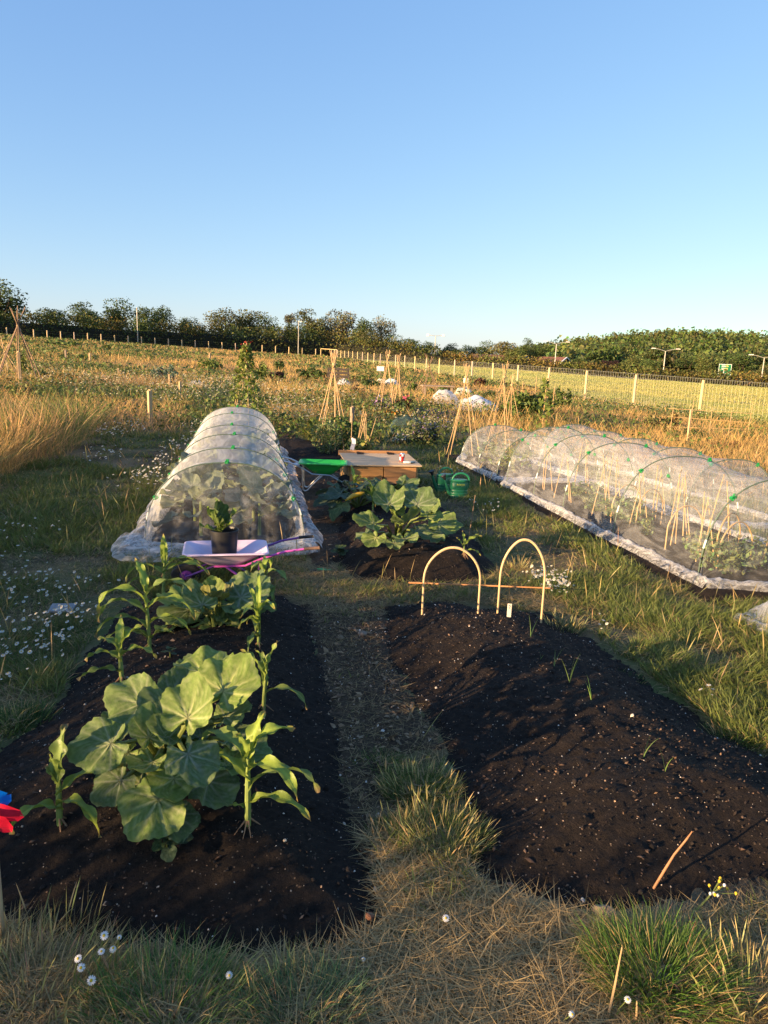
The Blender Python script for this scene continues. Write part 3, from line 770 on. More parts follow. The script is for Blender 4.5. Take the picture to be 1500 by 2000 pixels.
# the tall uncut strip on the west side: its edge
def wild_edge(y): return np.interp(y, [-8, 0, 3, 6, 8, 11, 13.5, 17], [-3.9, -3.9, -4.1, -4.5, -4.75, -5.0, -5.3, -5.6])
def right_edge(y): return np.interp(y, [-5, 3, 8, 12, 14], [6.5, 6.2, 5.0, 4.3, 3.9])

# ---- mown lanes
def lawn(n, y0, y1, dens_h, wid, segs, hmul=1.0):
    y = RNG.uniform(y0, y1, n); half = .56 * y + 1.5; x = RNG.uniform(-1, 1, n) * half
    keep = (x > wild_edge(y) - .25) & (x < right_edge(y) + .3) & ~soil_mask(x, y, -.02)
    cp = CP.d(x, y); keep &= (cp < 0.02) | (RNG.uniform(size=n) < .08)
    cov = fbm(x * 1.5, y * 1.5, 91); cov2 = fbm(x * 4.2, y * 4.2, 92)
    lush = np.clip((cov - .36) * 5 + (cov2 - .5) * 2.0, 0, 1)
    # strip of worn thatch at the front and between the beds
    worn = np.clip((2.15 - y) / .5, 0, 1) * .8
    worn = np.maximum(worn, np.where((y > 4.4) & (y < 5.7) & (x > -.9) & (x < 1.3), .45, 0))
    worn = np.maximum(worn, np.clip((1.6 - np.abs(x + 2.2)) / 1.6, 0, 1) * .0)
    lush = np.clip(lush - worn, 0, 1)
    keep &= RNG.uniform(size=n) < .25 + .75 * lush
    x, y, lush = x[keep], y[keep], lush[keep]; n = len(x)
    P = np.stack([x, y, zs(x, y) - .005], 1)
    hg = (.035 + .095 * lush * RNG.uniform(.4, 1.2, n)) * hmul
    dry = RNG.uniform(size=n) > (.22 + .55 * lush) * np.clip(.35 + (y - 1.5) * .8, .3, 1)
    g = lerp(C_G, C_G2, fbm(x * .8, y * .8, 95)); c = np.where(dry[:, None], lerp(C_OLD, C_DRY, RNG.uniform(size=n)), g)
    c = c * (1 + .3 * RNG.uniform(-1, 1, (n, 1)))
    az = 6.28 * fbm(x * 1.7, y * 1.7, 97) * 2 + RNG.normal(size=n) * 1.2
    lean = np.where(dry, RNG.uniform(.5, 1.5, n), np.abs(RNG.normal(size=n)) * .4 + .1)
    return blades(P, hg * np.where(dry, 1.2, 1), wid * RNG.uniform(.6, 1.3, n), az, lean, RNG.uniform(.3, 1.2, n), np.clip(c, .005, .9), segs, tip=np.clip(c * 1.12, 0, .9))
gr = Stuff()
gr.add(lawn(120000, .95, 2.6, 0, .0042, 3))
gr.add(lawn(190000, 2.6, 5.6, 0, .0062, 2))
gr.add(lawn(155000, 5.6, 10, 0, .0098, 2))
gr.add(lawn(85000, 10, 18, 0, .014, 2))
# tall thin stems with seed heads standing in the lanes
def stems(n, fn, hr, w, c, hc, lean=.35, curl=.5):
    x, y = fn(n); n = len(x); P = np.stack([x, y, zs(x, y)], 1)
    return blades(P, RNG.uniform(*hr, n), w * RNG.uniform(.7, 1.3, n), RNG.uniform(0, 6.28, n), np.abs(RNG.normal(size=n)) * lean, RNG.uniform(0, curl, n), jit(c, n), 5, head=1, headcol=jit(hc, n))
def lane_pts(n, y0, y1):
    def f(_):
        y = RNG.uniform(y0, y1, n); x = RNG.uniform(-1, 1, n) * (.56 * y + .4)
        k = (x > wild_edge(y)) & (x < right_edge(y)) & ~soil_mask(x, y, .03) & (CP.d(x, y) < 0) & (fbm(x * 1.4, y * 1.4, 120) > .47)
        return x[k], y[k]
    return f
gr.add(stems(1500, lane_pts(1500, 2.2, 9), (.12, .34), .006, (.26, .23, .08), (.40, .30, .13)))
gr.add(stems(900, lane_pts(900, 9, 17), (.15, .4), .011, (.28, .22, .09), (.40, .30, .13)))
# denser clumps of longer blades
def clumps(nc, y0, y1, per, w):
    y = RNG.uniform(y0, y1, nc); x = RNG.uniform(-1, 1, nc) * (.56 * y + 1.4)
    k = (x > wild_edge(y) - .1) & (x < right_edge(y) + .2) & ~soil_mask(x, y, .04) & (CP.d(x, y) < -.03) & (fbm(x * 1.5, y * 1.5, 91) > .40)
    x, y = x[k], y[k]; n = len(x); r = RNG.uniform(.03, .10, n); a = RNG.uniform(0, 6.28, (n, per)); q = np.sqrt(RNG.uniform(0, 1, (n, per))) * r[:, None]
    X = (x[:, None] + q * np.cos(a)).ravel(); Y = (y[:, None] + q * np.sin(a)).ravel(); hh = np.repeat(RNG.uniform(.06, .15, n), per) * RNG.uniform(.4, 1.1, n * per)
    g = np.repeat(lerp(C_G, C_G2 * 1.15, RNG.uniform(0, 1, n)), per, 0); dry = RNG.uniform(size=n * per) < .14; c = np.where(dry[:, None], C_DRY[None], g) * (1 + .25 * RNG.uniform(-1, 1, (n * per, 1)))
    return blades(np.stack([X, Y, zs(X, Y) - .005], 1), hh, w * RNG.uniform(.6, 1.3, n * per), a.ravel() + RNG.normal(size=n * per) * .6, np.abs(RNG.normal(size=n * per)) * .2 + (q / r[:, None]).ravel() * .6, RNG.uniform(.3, 1.1, n * per), np.clip(c, .005, .9), 2, tip=np.clip(c * 1.2, 0, .9))
gr.add(clumps(460, 2.2, 5.6, 90, .0042)); gr.add(clumps(1040, 5.6, 10, 55, .007)); gr.add(clumps(900, 10, 17, 34, .012))
gr.build('lawn_grass', GRASS, 'short trodden grass, part green and part dried, in the lanes between the beds')

# ---- flattened dry straw
st = Stuff()
def straw(n, fn, L, w, c0, c1, sg=2):
    x, y = fn(n); n = len(x); P = np.stack([x, y, zs(x, y) + RNG.uniform(.004, .03, n)], 1)
    return blades(P, RNG.uniform(L * .4, L * 1.3, n), w * RNG.uniform(.6, 1.3, n), RNG.uniform(0, 6.28, n), RNG.uniform(1.25, 1.62, n), RNG.uniform(-.35, .3, n), lerp(np.array(c0), np.array(c1), RNG.uniform(size=n)), sg)
def f_front(n):
    y = RNG.uniform(.95, 2.2, n); x = RNG.uniform(-1, 1, n) * (.56 * y + 1.3); k = ~soil_mask(x, y, -.03); k &= fbm(x * 3, y * 3, 131) > .24
    return x[k], y[k]
def f_lane(n):
    y = RNG.uniform(2.2, 9, n); x = RNG.uniform(-1, 1, n) * (.56 * y + 1.4); k = (x > wild_edge(y)) & (x < right_edge(y)) & ~soil_mask(x, y, 0) & (CP.d(x, y) < 0); return x[k], y[k]
def f_mid(n):
    y = RNG.uniform(4.35, 5.7, n); x = RNG.uniform(-1.0, 1.3, n); k = ~soil_mask(x, y, -.04); return x[k], y[k]
def f_path(n):
    y = RNG.uniform(1.6, 5.6, n); x = RNG.uniform(-.8, .7, n); k = (CP.d(x, y) > -.03) & ~soil_mask(x, y, -.05); return x[k], y[k]
st.add(straw(120000, f_front, .10, .0033, C_OLD * .8, C_DRY * 1.35))
st.add(straw(60000, f_lane, .09, .006, C_OLD * .8, C_DRY, 1))
st.add(straw(14000, f_mid, .09, .004, C_OLD, C_DRY * 1.05))
st.add(straw(24000, f_path, .075, .0026, C_OLD * .5, C_DRY * .95))
st.build('dry_straw', STRAW, 'flattened dry straw lying on the ground')

# ---- tall golden uncut grass: west strip, and everything beyond the plots
tg = Stuff()
def gfield(x, y):
    # where the plots are green: bands along the rows, more of them close by
    return .55 * fbm(x * .16, y * .42, 143) + .45 * fbm(x * .5, y * .7, 146) + .07 * np.clip((26 - y) / 12, 0, 1) - .05 * np.clip((np.abs(x - 6) - 6) / 6, 0, 1) * (x > 0)
def wild_colour(x, y):
    n = len(x); t = fbm(x * .35, y * .35, 141); u = fbm(x * .9, y * .9, 142)
    c = lerp(C_GOLD, C_DRY, u); c = lerp(c, C_PINK, np.clip((t - .5) * 5, 0, 1) * .6)
    g = np.clip((gfield(x, y) - .515) * 9, 0, 1) * (RNG.uniform(size=n) < .85)
    return c, g
def wild(n, fn, hr, w, segs=3):
    x, y = fn(n); kp = RNG.uniform(size=len(x)) > .62 * np.clip((gfield(x, y) - .515) * 9, 0, 1) * (y > 12); x, y = x[kp], y[kp]; n = len(x); P = np.stack([x, y, zs(x, y) - .02], 1); c, g = wild_colour(x, y)
    gg = RNG.uniform(size=n) < np.maximum(g * .8, .12); c = np.where(gg[:, None], lerp(C_G2 * 1.05, C_G * 1.1, RNG.uniform(size=n)), c) * (1 + .25 * RNG.uniform(-1, 1, (n, 1)))
    h = RNG.uniform(*hr, n) * (.45 + 1.1 * fbm(x * .8, y * .8, 144))
    return blades(P, h, w * RNG.uniform(.6, 1.4, n), RNG.uniform(0, 6.28, n), np.abs(RNG.normal(size=n)) * .36 + .05, RNG.uniform(.2, 1.1, n), np.clip(c, .005, .9), segs, head=1 if segs == 3 else 0, headcol=np.clip(c * 1.12, .005, .9))
def f_west(n):
    y = RNG.uniform(-9, 13.5, n); e = wild_edge(y) + .35 * (fbm(y * .8, y * 0, 150) - .5); x = e - RNG.uniform(0, 1, n) ** 1.5 * np.where(y < 6, 3.0, 7.5); return x, y
def f_far(y0, y1):
    def f(n):
        y = np.sqrt(RNG.uniform(y0 * y0, y1 * y1, n)); x = RNG.uniform(-1, 1, n) * (.57 * y + 1)
        k = ((x < wild_edge(y)) | (y > 13.2)) & (x < fence_x(y) + .9) & ~soil_mask(x, y, 0)
        lane = (np.abs(x - (-2.9 - .19 * (y - 12.5))) < .9) & (y < 26)          # grass track going back
        lane |= (np.abs(x - (1.1 - .12 * (y - 12))) < 1.2) & (y < 17)
        k &= ~lane | (RNG.uniform(size=n) < .05)
        return x[k], y[k]
    return f
def f_right(n):
    y = RNG.uniform(6, 16, n); x = right_edge(y) + RNG.uniform(0, 1, n) * (fence_x(y) - right_edge(y) + .8); k = x < .6 * y + 1.5; return x[k], y[k]
tg.add(wild(46000, f_west, (.52, .92), .0095))
tg.add(wild(22000, f_right, (.26, .55), .0085))
tg.add(wild(40000, f_far(13, 24), (.24, .52), .0095))
tg.add(wild(40000, f_far(22, 42), (.2, .46), .017))
tg.add(wild(40000, f_far(40, 75), (.2, .45), .042, 2))
tg.add(wild(40000, f_far(72, 140), (.2, .45), .09, 2))
tg.build('meadow_grass', GRASS, 'tall dry golden meadow grass around and beyond the plots')
# tall weeds out of view on the west edge, added to shade the front beds
rk = Stuff()
def f_rank(n):
    y = RNG.uniform(-11, 4.2, n); x = -3.75 - .12 * np.clip(y, 0, 9) - RNG.uniform(0, 1, n) ** 1.3 * 1.6; return x, y
x, y = f_rank(9000); hmx = .80 + .42 * fbm(x * .9, y * .9, 171); z = zs(x, y) + RNG.uniform(0, 1, 9000) ** .8 * hmx
v, q, c = rand_quads(np.stack([x, y, z], 1), .085, RNG, (1, 1, 1), .3, .5); rk.add((v, q, c * np.array([.10, .125, .04])))
x, y = f_rank(5000); rk.add(blades(np.stack([x, y, zs(x, y)], 1), RNG.uniform(.6, 1.25, 5000), .012, RNG.uniform(0, 6.28, 5000), .1, .25, jit((.26, .18, .09), 5000), 5, head=1, headcol=jit((.34, .20, .10), 5000)))
rk.build('shade_weeds', LEAF, 'unseen tall weeds added on the west edge to shade the front beds')
# standing stubble of the mown field
fg = Stuff()
def f_field(y0, y1):
    def f(n):
        y = np.sqrt(RNG.uniform(y0 * y0, y1 * y1, n)); x = fence_x(y) + .6 + RNG.uniform(0, 1, n) * np.maximum(2, .60 * y + 2 - fence_x(y)); return x, y
    return f
for n, y0, y1, w_, h_ in ((45000, 18, 45, .036, .12), (45000, 45, 80, .07, .15), (38000, 80, 121, .11, .2)):
    x, y = f_field(y0, y1)(n); g = fbm(x * .06, y * .25, 181); c = lerp(np.array([.40, .37, .12]), np.array([.32, .34, .105]), np.clip((g - .4) * 4, 0, 1)) * (1 + .08 * RNG.uniform(-1, 1, (n, 1)))
    fg.add(blades(np.stack([x, y, zs(x, y) + .1], 1), h_ * RNG.uniform(.6, 1.2, n), w_, RNG.uniform(0, 6.28, n), .25, .4, c, 1))
fg.build('field_grass', GRASS, 'pale standing stubble of the hay field beyond the fence')

# ---- broad-leaved weeds and low green growth between the plots
wd = Stuff()
def weeds(n, fn, size, hmax, cols):
    x, y = fn(n); n = len(x); z = zs(x, y) + RNG.uniform(0, 1, n) ** 1.5 * hmax * (.4 + fbm(x * 1.3, y * 1.3, 160))
    c = np.array(cols)[RNG.integers(0, len(cols), n)]
    v, q, cc = rand_quads(np.stack([x, y, z], 1), size, RNG, (1, 1, 1), .3, .8)
    return v, q, np.clip(cc * np.repeat(c, 4, 0), .004, .9)
def patch(y0, y1, sd, thr):
    def f(n):
        y = np.sqrt(RNG.uniform(y0 * y0, y1 * y1, n)); x = RNG.uniform(-1, 1, n) * (.57 * y + .5)
        k = (x < fence_x(y)) & (gfield(x, y) > thr) & ((y > 13.5) | (x < wild_edge(y))); return x[k], y[k]
    return f
GW = [(.11, .16, .04), (.16, .21, .055), (.085, .135, .04), (.20, .21, .07)]
wd.add(weeds(80000, patch(13.5, 30, 1, .50), .085, .42, GW)); wd.add(weeds(60000, patch(30, 60, 1, .525), .16, .42, GW)); wd.add(weeds(32000, patch(60, 110, 1, .545), .32, .45, GW))
wd.build('weeds', LEAF, 'mixed green weeds growing between the distant plots')

# ---- chamomile: stalks with white heads
ch = Stuff()
def discs(P, r, col, nrm, k=6):
    n = len(P); a = np.cross(nrm, RNG.normal(size=(n, 3))); a /= np.linalg.norm(a, axis=1)[:, None]; b = np.cross(nrm, a)
    V = []
    for i in range(k):
        t = 6.2832 * i / k; V.append(P + (a * math.cos(t) + b * math.sin(t)) * np.reshape(r, (-1, 1)))
    V = np.stack(V, 1).reshape(-1, 3); I = np.arange(n)[:, None] * k
    Q = np.concatenate([I + np.array([0, 1, 2, 3]), I + np.array([0, 3, 4, 5])]) if k == 6 else I + np.array([0, 1, 2, 3])
    return V, Q, np.repeat(np.broadcast_to(col, (n, 3)), k, 0)
def chamomile(x, y, h, r, cheap=False):
    n = len(x); z0 = zs(x, y); P = np.stack([x, y, z0], 1); az = RNG.uniform(0, 6.28, n); h = h * RNG.uniform(.5, 1.15, n)
    ch.add(blades(P, h, .004 if not cheap else .008, az, .15, .25, jit((.10, .13, .05), n), 2))
    top = P + np.stack([np.cos(az) * h * .26, np.sin(az) * h * .26, h * .95], 1)
    nrm = np.stack([RNG.normal(size=n) * .35 - .1, RNG.normal(size=n) * .35 - .35, np.ones(n)], 1); nrm /= np.linalg.norm(nrm, axis=1)[:, None]
    rr = r * RNG.uniform(.5, 1.15, n)
    ch.add(discs(top, rr, jit((.66, .65, .60) if not cheap else (.56, .53, .40), n, .1, .01), nrm, 6 if not cheap else 4))
    ch.add(discs(top + nrm * rr[:, None] * .3, rr * .38, jit((.62, .42, .05), n, .1, .02), nrm, 6 if not cheap else 4))
def fern(x, y, h):
    k = 7; X = np.repeat(x, k) + RNG.normal(size=len(x) * k) * .018; Y = np.repeat(y, k) + RNG.normal(size=len(x) * k) * .018; n = len(X)
    ch.add(blades(np.stack([X, Y, zs(X, Y)], 1), h * RNG.uniform(.3, .85, n), .0045, RNG.uniform(0, 6.28, n), RNG.uniform(.1, .7, n), RNG.uniform(.1, .8, n), jit((.12, .16, .05), n), 2))
def blob(cx, cy, rx, ry, n):
    a = RNG.uniform(0, 6.28, n); r = np.sqrt(RNG.uniform(0, 1, n)); return cx + np.cos(a) * r * rx, cy + np.sin(a) * r * ry
for px, py, rx, ry, n in [(70, 1250, .30, .34, 70), (20, 1180, .25, .5, 60), (130, 1225, .16, .16, 34), (60, 1290, .28, .14, 30), (10, 1120, .3, .4, 40), (30, 1060, .35, .4, 30), (5, 1330, .15, .2, 14), (95, 1180, .2, .15, 14), (180, 1160, .25, .12, 14)]:
    p = at(px, py); x, y = blob(p[0], p[1], rx, ry, n); k = ~soil_mask(x, y, 0); chamomile(x[k], y[k], .13, .0115); fern(x[k], y[k], .12)
for px, py, rx, ry, n in [(1065, 1150, .16, .22, 95), (1090, 1170, .10, .1, 30), (1185, 1245, .05, .05, 6), (1375, 1385, .05, .04, 4), (905, 935, .5, .4, 30), (950, 1005, .2, .3, 20)]:
    p = at(px, py); x, y = blob(p[0], p[1], rx, ry, n); chamomile(x, y, .13, .0115); fern(x, y, .12)
for px, py, rx, ry, n in [(330, 930, .35, 1.2, 150), (370, 880, .3, 1.2, 120), (240, 850, .35, .8, 110), (200, 905, .3, .5, 40), (290, 960, .4, .6, 40), (385, 840, .3, .6, 50)]:
    p = atg(px, py); x, y = blob(p[0], p[1], rx, ry, n); k = ~soil_mask(x, y, .1); chamomile(x[k], y[k], .2, .016)
for px, py, rx, ry, n in [(330, 775, 4, 3.5, 600), (230, 765, 3, 3, 340), (400, 790, 1.6, 2, 300), (560, 830, 1.3, 1.6, 420), (440, 770, 1.2, 2, 250), (620, 800, 1.2, 1.5, 200), (20, 745, 2.5, 2.5, 260), (770, 845, .9, .7, 90), (1280, 820, 2.5, 1.5, 300), (1180, 790, 2.5, 3, 200), (850, 855, .6, .5, 60)]:
    p = atg(px, py); x, y = blob(p[0], p[1], rx, ry, n); k = ~soil_mask(x, y, .1); chamomile(x[k], y[k], .5, .024, True)
ch.build('chamomile_flowers', FLOWER, 'white chamomile flowers massed along the lanes and in the meadow')

# ---- crumbs, chips and stones on the soil
cr = Stuff(); sp = Stuff()
def chips(n, bed, size, cols, asp=1.0, front=False):
    xs = [p[0] for p in bed.poly]; ys = [p[1] for p in bed.poly]
    x = RNG.uniform(min(xs), max(xs), n); y = RNG.uniform(min(ys), max(ys), n); k = (bed.d(x, y) > -.02) & (x > -.62 * y - .3); x, y = x[k], y[k]; n = len(x)
    P = np.stack([x, y, bed.z(x, y) + .004], 1); c = np.array(cols)[RNG.integers(0, len(cols), n)]
    u = RNG.normal(size=(n, 3)) * [1, 1, .35]; u /= np.linalg.norm(u, axis=1)[:, None]; d = np.cross(u, RNG.normal(size=(n, 3)) * [.5, .5, .2] + [0, 0, 1]); d /= np.linalg.norm(d, axis=1)[:, None]; e = np.cross(u, d)
    s = (size * np.exp(RNG.normal(size=n) * .45))[:, None]
    a, b, c3 = u * s * .5 * asp, d * s * .5, np.abs(e) * [0, 0, 1] * s * .5 + e * s * .1
    V = np.stack([P + a, P + b, P - a, P - b, P + c3 + a * .35, P + c3 + b * .4, P + c3 - a * .35, P + c3 - b * .4], 1).reshape(-1, 3)
    I = np.arange(n)[:, None] * 8
    Q = np.concatenate([I + np.array(f) for f in [(0, 1, 5, 4), (1, 2, 6, 5), (2, 3, 7, 6), (3, 0, 4, 7), (4, 5, 6, 7)]])
    return V, Q, np.repeat(np.clip(c * (1 + .3 * RNG.uniform(-1, 1, (n, 1))), .004, .9), 8, 0)
PALEC = [(.55, .52, .47), (.42, .33, .24), (.30, .20, .13), (.5, .42, .33)]; BRN = [(.13, .08, .05), (.08, .05, .035), (.20, .12, .07), (.05, .035, .028)]
for bed, n in ((LB, 1100), (RB, 1250), (SB, 500)): cr.add(chips(n, bed, .0042, PALEC)); cr.add(chips(n * 2, bed, .0085, [(.016, .012, .009), (.030, .021, .015), (.022, .016, .012)], 1.1)); cr.add(chips(n * 2, bed, .0055, BRN[:2] + [(.02, .016, .014)] * 3, 1.5)); cr.add(chips(int(n * 1.5), bed, .005, BRN, 2.4)); cr.add(chips(int(n * .02), bed, .011, [(.36, .28, .20), (.45, .38, .30), (.25, .17, .12)], 1.3))
for bed, n in ((PT, 1500), (CP, 1500)): cr.add(chips(n * 2, bed, .008, [(.20, .13, .075), (.12, .075, .045), (.28, .19, .11)], 2.6)); cr.add(chips(n // 3, bed, .008, PALEC)); cr.add(chips(30, bed, .016, [(.20, .145, .09)], 1.2))
cr.build('soil_crumbs', blade_mat('crumbs', .85, 0), 'crumbs of compost, bark chips and tiny pale stones on the soil')
# ---------------------------------------------------------------- plants with big leaves
SQ = pm('squash_leaf', (.80, .80, .80), .55, var=.18, scale=14, bump=.35, bscale=70, spec=.25, attr='tint', transl=.22, orand=.24)
STALK = pm('squash_stalk', (.16, .20, .05), .5, var=.2, bump=.2, bscale=80, transl=.15)
CORN = pm('corn_leaf', (.85, .85, .85), .45, var=.12, scale=10, bump=.2, bscale=60, spec=.35, attr='tint', transl=.35, orand=.18)
CORNS = pm('corn_stalk', (.20, .26, .07), .5, var=.2, scale=12, bump=.1)
KALE = pm('brassica_leaf', (.80, .80, .80), .6, var=.15, scale=12, bump=.3, bscale=60, spec=.3, attr='tint', transl=.15, orand=.22)

def leaf_mesh(name, seed, col, vein, cup=.2, ruffle=.05, lobes=.045, notch=.8, asp=1.0, fold=.10, nt=64, nr=11, m=6, teeth=.022):
    """one broad leaf, width about 1, stalk joint at the origin, tip towards +x"""
    rng = np.random.default_rng(seed)
    th = np.linspace(-math.pi, math.pi, nt); ph = rng.uniform(0, 6.28, 4)
    Rm = (.16 * np.cos(th) + np.sqrt(.25 - .0256 * np.sin(th) ** 2)) * (1 + lobes * np.cos(5 * th) + teeth * np.sin(27 * th + ph[0]) + .03 * np.sin(3 * th + ph[1]) + .02 * np.sin(7 * th + ph[3]))
    Rm *= 1 - notch * np.exp(-((math.pi - np.abs(th)) / .38) ** 2)
    rho = np.linspace(0.0, 1, nr) ** .85
    TH, RH = np.meshgrid(th, rho); r = RH * Rm[None]
    x = r * np.cos(TH) * asp; y = r * np.sin(TH)
    z = cup * r ** 2 * 1.6 + ruffle * RH ** 2 * np.sin(m * TH + ph[2]) + ruffle * .5 * RH ** 3 * np.sin((2 * m + 1) * TH + ph[0]) + fold * np.abs(y) * (1 - .5 * RH) - .35 * np.clip(r - .34, 0, 1) ** 2
    v = np.zeros_like(r); dz = np.zeros_like(r)
    for a in (0, .72, -.72, 1.45, -1.45, 2.3, -2.3):
        da = TH - a; d = r * np.abs(np.sin(da)); al = r * np.cos(da); ok = np.cos(da) > .35
        line = np.where(ok, np.exp(-(d / .021) ** 2), 0); v = np.maximum(v, line * (1 - .5 * RH)); dz -= .018 * np.where(ok, np.exp(-(d / .04) ** 2), 0) * np.minimum(1, r * 5)
        f = ((al - d * .95) / .105) % 1.0; sec = np.where(ok & (np.abs(da) < .45) & (al > .06), np.exp(-((f - .5) / .17) ** 2), 0)
        dz -= .012 * sec; v = np.maximum(v, sec * .30)
    z = z + dz + .006 * rng.normal(size=z.shape)
    c = np.array(col)[None, None] * (1 - v[..., None]) + np.array(vein)[None, None] * v[..., None]
    blot = fbm(x * 7 + seed, y * 7, seed, 3)[..., None]; c = c * (.72 + .56 * blot); sil = np.clip((fbm(x * 16, y * 16, seed + 3, 2) - .58) * 6, 0, 1)[..., None] * np.clip(v + .25, 0, 1)[..., None] * .5; c = c * (1 - sil) + np.array([.34, .40, .26]) * sil
    I = np.arange(nr * nt).reshape(nr, nt); q = np.stack([I[:-1, :-1], I[:-1, 1:], I[1:, 1:], I[1:, :-1]], -1).reshape(-1, 4)[:, ::-1]
    return npmesh(name, np.stack([x, y, z], -1).reshape(-1, 3), quads=q[:, ::-1], col=c.reshape(-1, 3), smooth=True)

def dirv(az, el):
    a, e = R(az), R(el); return Vector((math.cos(a) * math.cos(e), math.sin(a) * math.cos(e), math.sin(e)))

def frame(pos, az, el, roll, s):
    x = dirv(az, el); z = Vector((0, 0, 1)); z = (z - x * z.dot(x)).normalized(); y = z.cross(x)
    M = Matrix((x, y, z)).transposed().to_4x4() @ Matrix.Rotation(R(roll), 4, 'X')
    return Matrix.Translation(pos) @ M @ Matrix.Diagonal((s[0], s[1], s[2], 1) if hasattr(s, '__len__') else (s, s, s, 1))

C_SQ = (.125, .212, .046); C_SQV = (.42, .48, .24)
SQM = [leaf_mesh('leaf', 300 + i, np.array(C_SQ) * k, C_SQV, cup=c, ruffle=rf, lobes=lb, m=mm) for i, (c, rf, lb, mm, k) in enumerate([(.15, .055, .06, 5, 1), (.42, .06, .07, 6, 1.05), (.05, .075, .065, 5, .95), (.65, .07, .045, 5, 1.0), (.25, .08, .075, 7, 1.1), (-.2, .07, .07, 6, 1)])]
SQY = [leaf_mesh('leaf', 320 + i, (.20, .22, .055), (.36, .36, .14), cup=.5, ruffle=.09, m=6) for i in range(2)]

def squash_plant(label, base, leaves, group, mats=SQ, young=True):
    """leaves: (attachment point, azimuth, tip elevation, roll, size, mesh)"""
    o = thing('squash_plant', label, 'squash plant', base, 0, group); b = Vector([float(k) for k in base])
    st = MB()
    for p, az, el, roll, s, me in leaves:
        p = Vector([float(k) for k in p]) - b
        lf = link('leaf', me, mats, o); lf.matrix_local = frame(p, az, el, roll, s)
        q = MB(); mid = Vector((p.x * .45, p.y * .45, p.z * .55 + .03)); u = dirv(az, el) * s * .05
        q.tube([(random.uniform(-.03, .03), random.uniform(-.03, .03), -.02), tuple(mid), tuple(p * .9 + Vector((0, 0, .0))), tuple(p + u - Vector((0, 0, .004)))], [.011, .009, .0075, .006], 7)
        q.build('leaf_stalk', STALK, o, True)
    return o

def ring_leaves(base, n, rad, h, s, rng, meshes, lift=0.0):
    out = []
    for i in range(n):
        t = (i + .5) / n; az = i * 137.5 + rng.uniform(-20, 20); rr = rad * math.sqrt(t); z = h * (1 - .75 * t ** 1.3) * rng.uniform(.85, 1.15)
        p = np.array(base) + [rr * math.cos(R(az)), rr * math.sin(R(az)), z]
        out.append((p, az + rng.uniform(-30, 30), 25 - 60 * t + rng.uniform(-12, 12), rng.uniform(-25, 25), s * rng.uniform(.7, 1.15) * (.75 + .35 * t), meshes[i % len(meshes)]))
    return out

# the big squash at the front: its leaves set out as they grow
fb = at(334, 1470, .18); fb[2] = topz(fb[0], fb[1])
FL = [ # px, py of the stalk joint, height, azimuth, tip elevation, roll, width, mesh
 (395, 1312, .46, 85, 14, 6, .30, 2), (436, 1350, .46, 62, 34, 22, .31, 0), (276, 1374, .43, 168, 4, -26, .27, 0), (338, 1362, .42, 95, 30, 35, .19, 3),
 (366, 1402, .50, 70, 44, 12, .25, 1), (216, 1452, .36, 200, -14, -24, .26, 0), (292, 1440, .43, 120, 30, 24, .19, 1), (367, 1472, .43, 320, -26, 8, .24, 2),
 (236, 1524, .25, 218, -34, -18, .20, 0), (309, 1560, .27, 248, -34, -10, .27, 2), (407, 1524, .26, 318, -34, 12, .23, 4), (298, 1488, .33, 262, -8, 12, .19, 1),
 (450, 1440, .34, 20, 6, 26, .17, 2), (478, 1456, .28, 350, -16, 18, .20, 0), (372, 1330, .38, 100, 12, 0, .19, 3), (440, 1400, .38, 35, 20, 10, .20, 2), (250, 1470, .22, 205, -12, 0, .16, 4), (390, 1440, .30, 60, 10, 0, .15, 1),
 (318, 1400, .44, 150, 28, -12, .20, 1), (255, 1410, .30, 190, 5, -20, .20, 4), (340, 1520, .30, 275, -24, 0, .21, 1), (275, 1530, .20, 225, -30, -8, .18, 0), (440, 1490, .28, 340, -20, 10, .19, 1), (415, 1330, .40, 80, 22, 0, .22, 4), (345, 1590, .20, 290, -36, 0, .18, 0), (330, 1440, .42, 210, 15, -10, .17, 3)]
lv = [(at(a, b, z), az, el, ro - 10, s * .74, SQM[k]) for a, b, z, az, el, ro, s, k in FL]
lv += [(at(292, 1512, .28), 200, 40, 0, .085, SQY[0]), (at(318, 1450, .36), 40, 55, 0, .07, SQY[1])]
squash_plant('largest squash plant, broad rounded leaves, at the front of the compost bed', fb, lv, 'squash plants')
# a small weed under its front leaf
def leafy_weed(name, label, p, n, h, s, col, cat='weed', spread=.6):
    rng = np.random.default_rng(int(abs(p[0]) * 1000) + n); o = thing(name, label, cat, p)
    me = leaf_mesh('leaf', n + 900, col, np.array(col) * 1.4, cup=.2, ruffle=.04, nt=26, nr=6, notch=.4, asp=1.2)
    for i in range(n):
        az = i * 137.5; t = (i + .5) / n; q = (math.cos(R(az)) * h * spread * t, math.sin(R(az)) * h * spread * t, h * (1 - .7 * t) + .01)
        lf = link('leaf', me, SQ, o); lf.matrix_local = frame(q, az, 20 - 40 * t, rng.uniform(-20, 20), s * rng.uniform(.7, 1.2))
    MB().tube([(0, 0, -.02), (0, 0, h)], .003, 5).build('stem', STALK, o)
    return o
p = at(325, 1618, .18); p[2] = topz(p[0], p[1]); leafy_weed('weed', 'small round leaved weed under the lowest squash leaf', p, 11, .07, .05, (.06, .11, .05))
p = at(332, 1275, .18); p[2] = topz(p[0], p[1]); leafy_weed('weed', 'tiny spiky weed between the two squash plants of the bed', p, 7, .04, .03, (.07, .12, .07))
p = at(664, 1072, .1); p[2] = topz(p[0], p[1]); leafy_weed('weed', 'small weed on the dark path beside the pink barrow handles', p, 12, .06, .06, (.06, .10, .035))

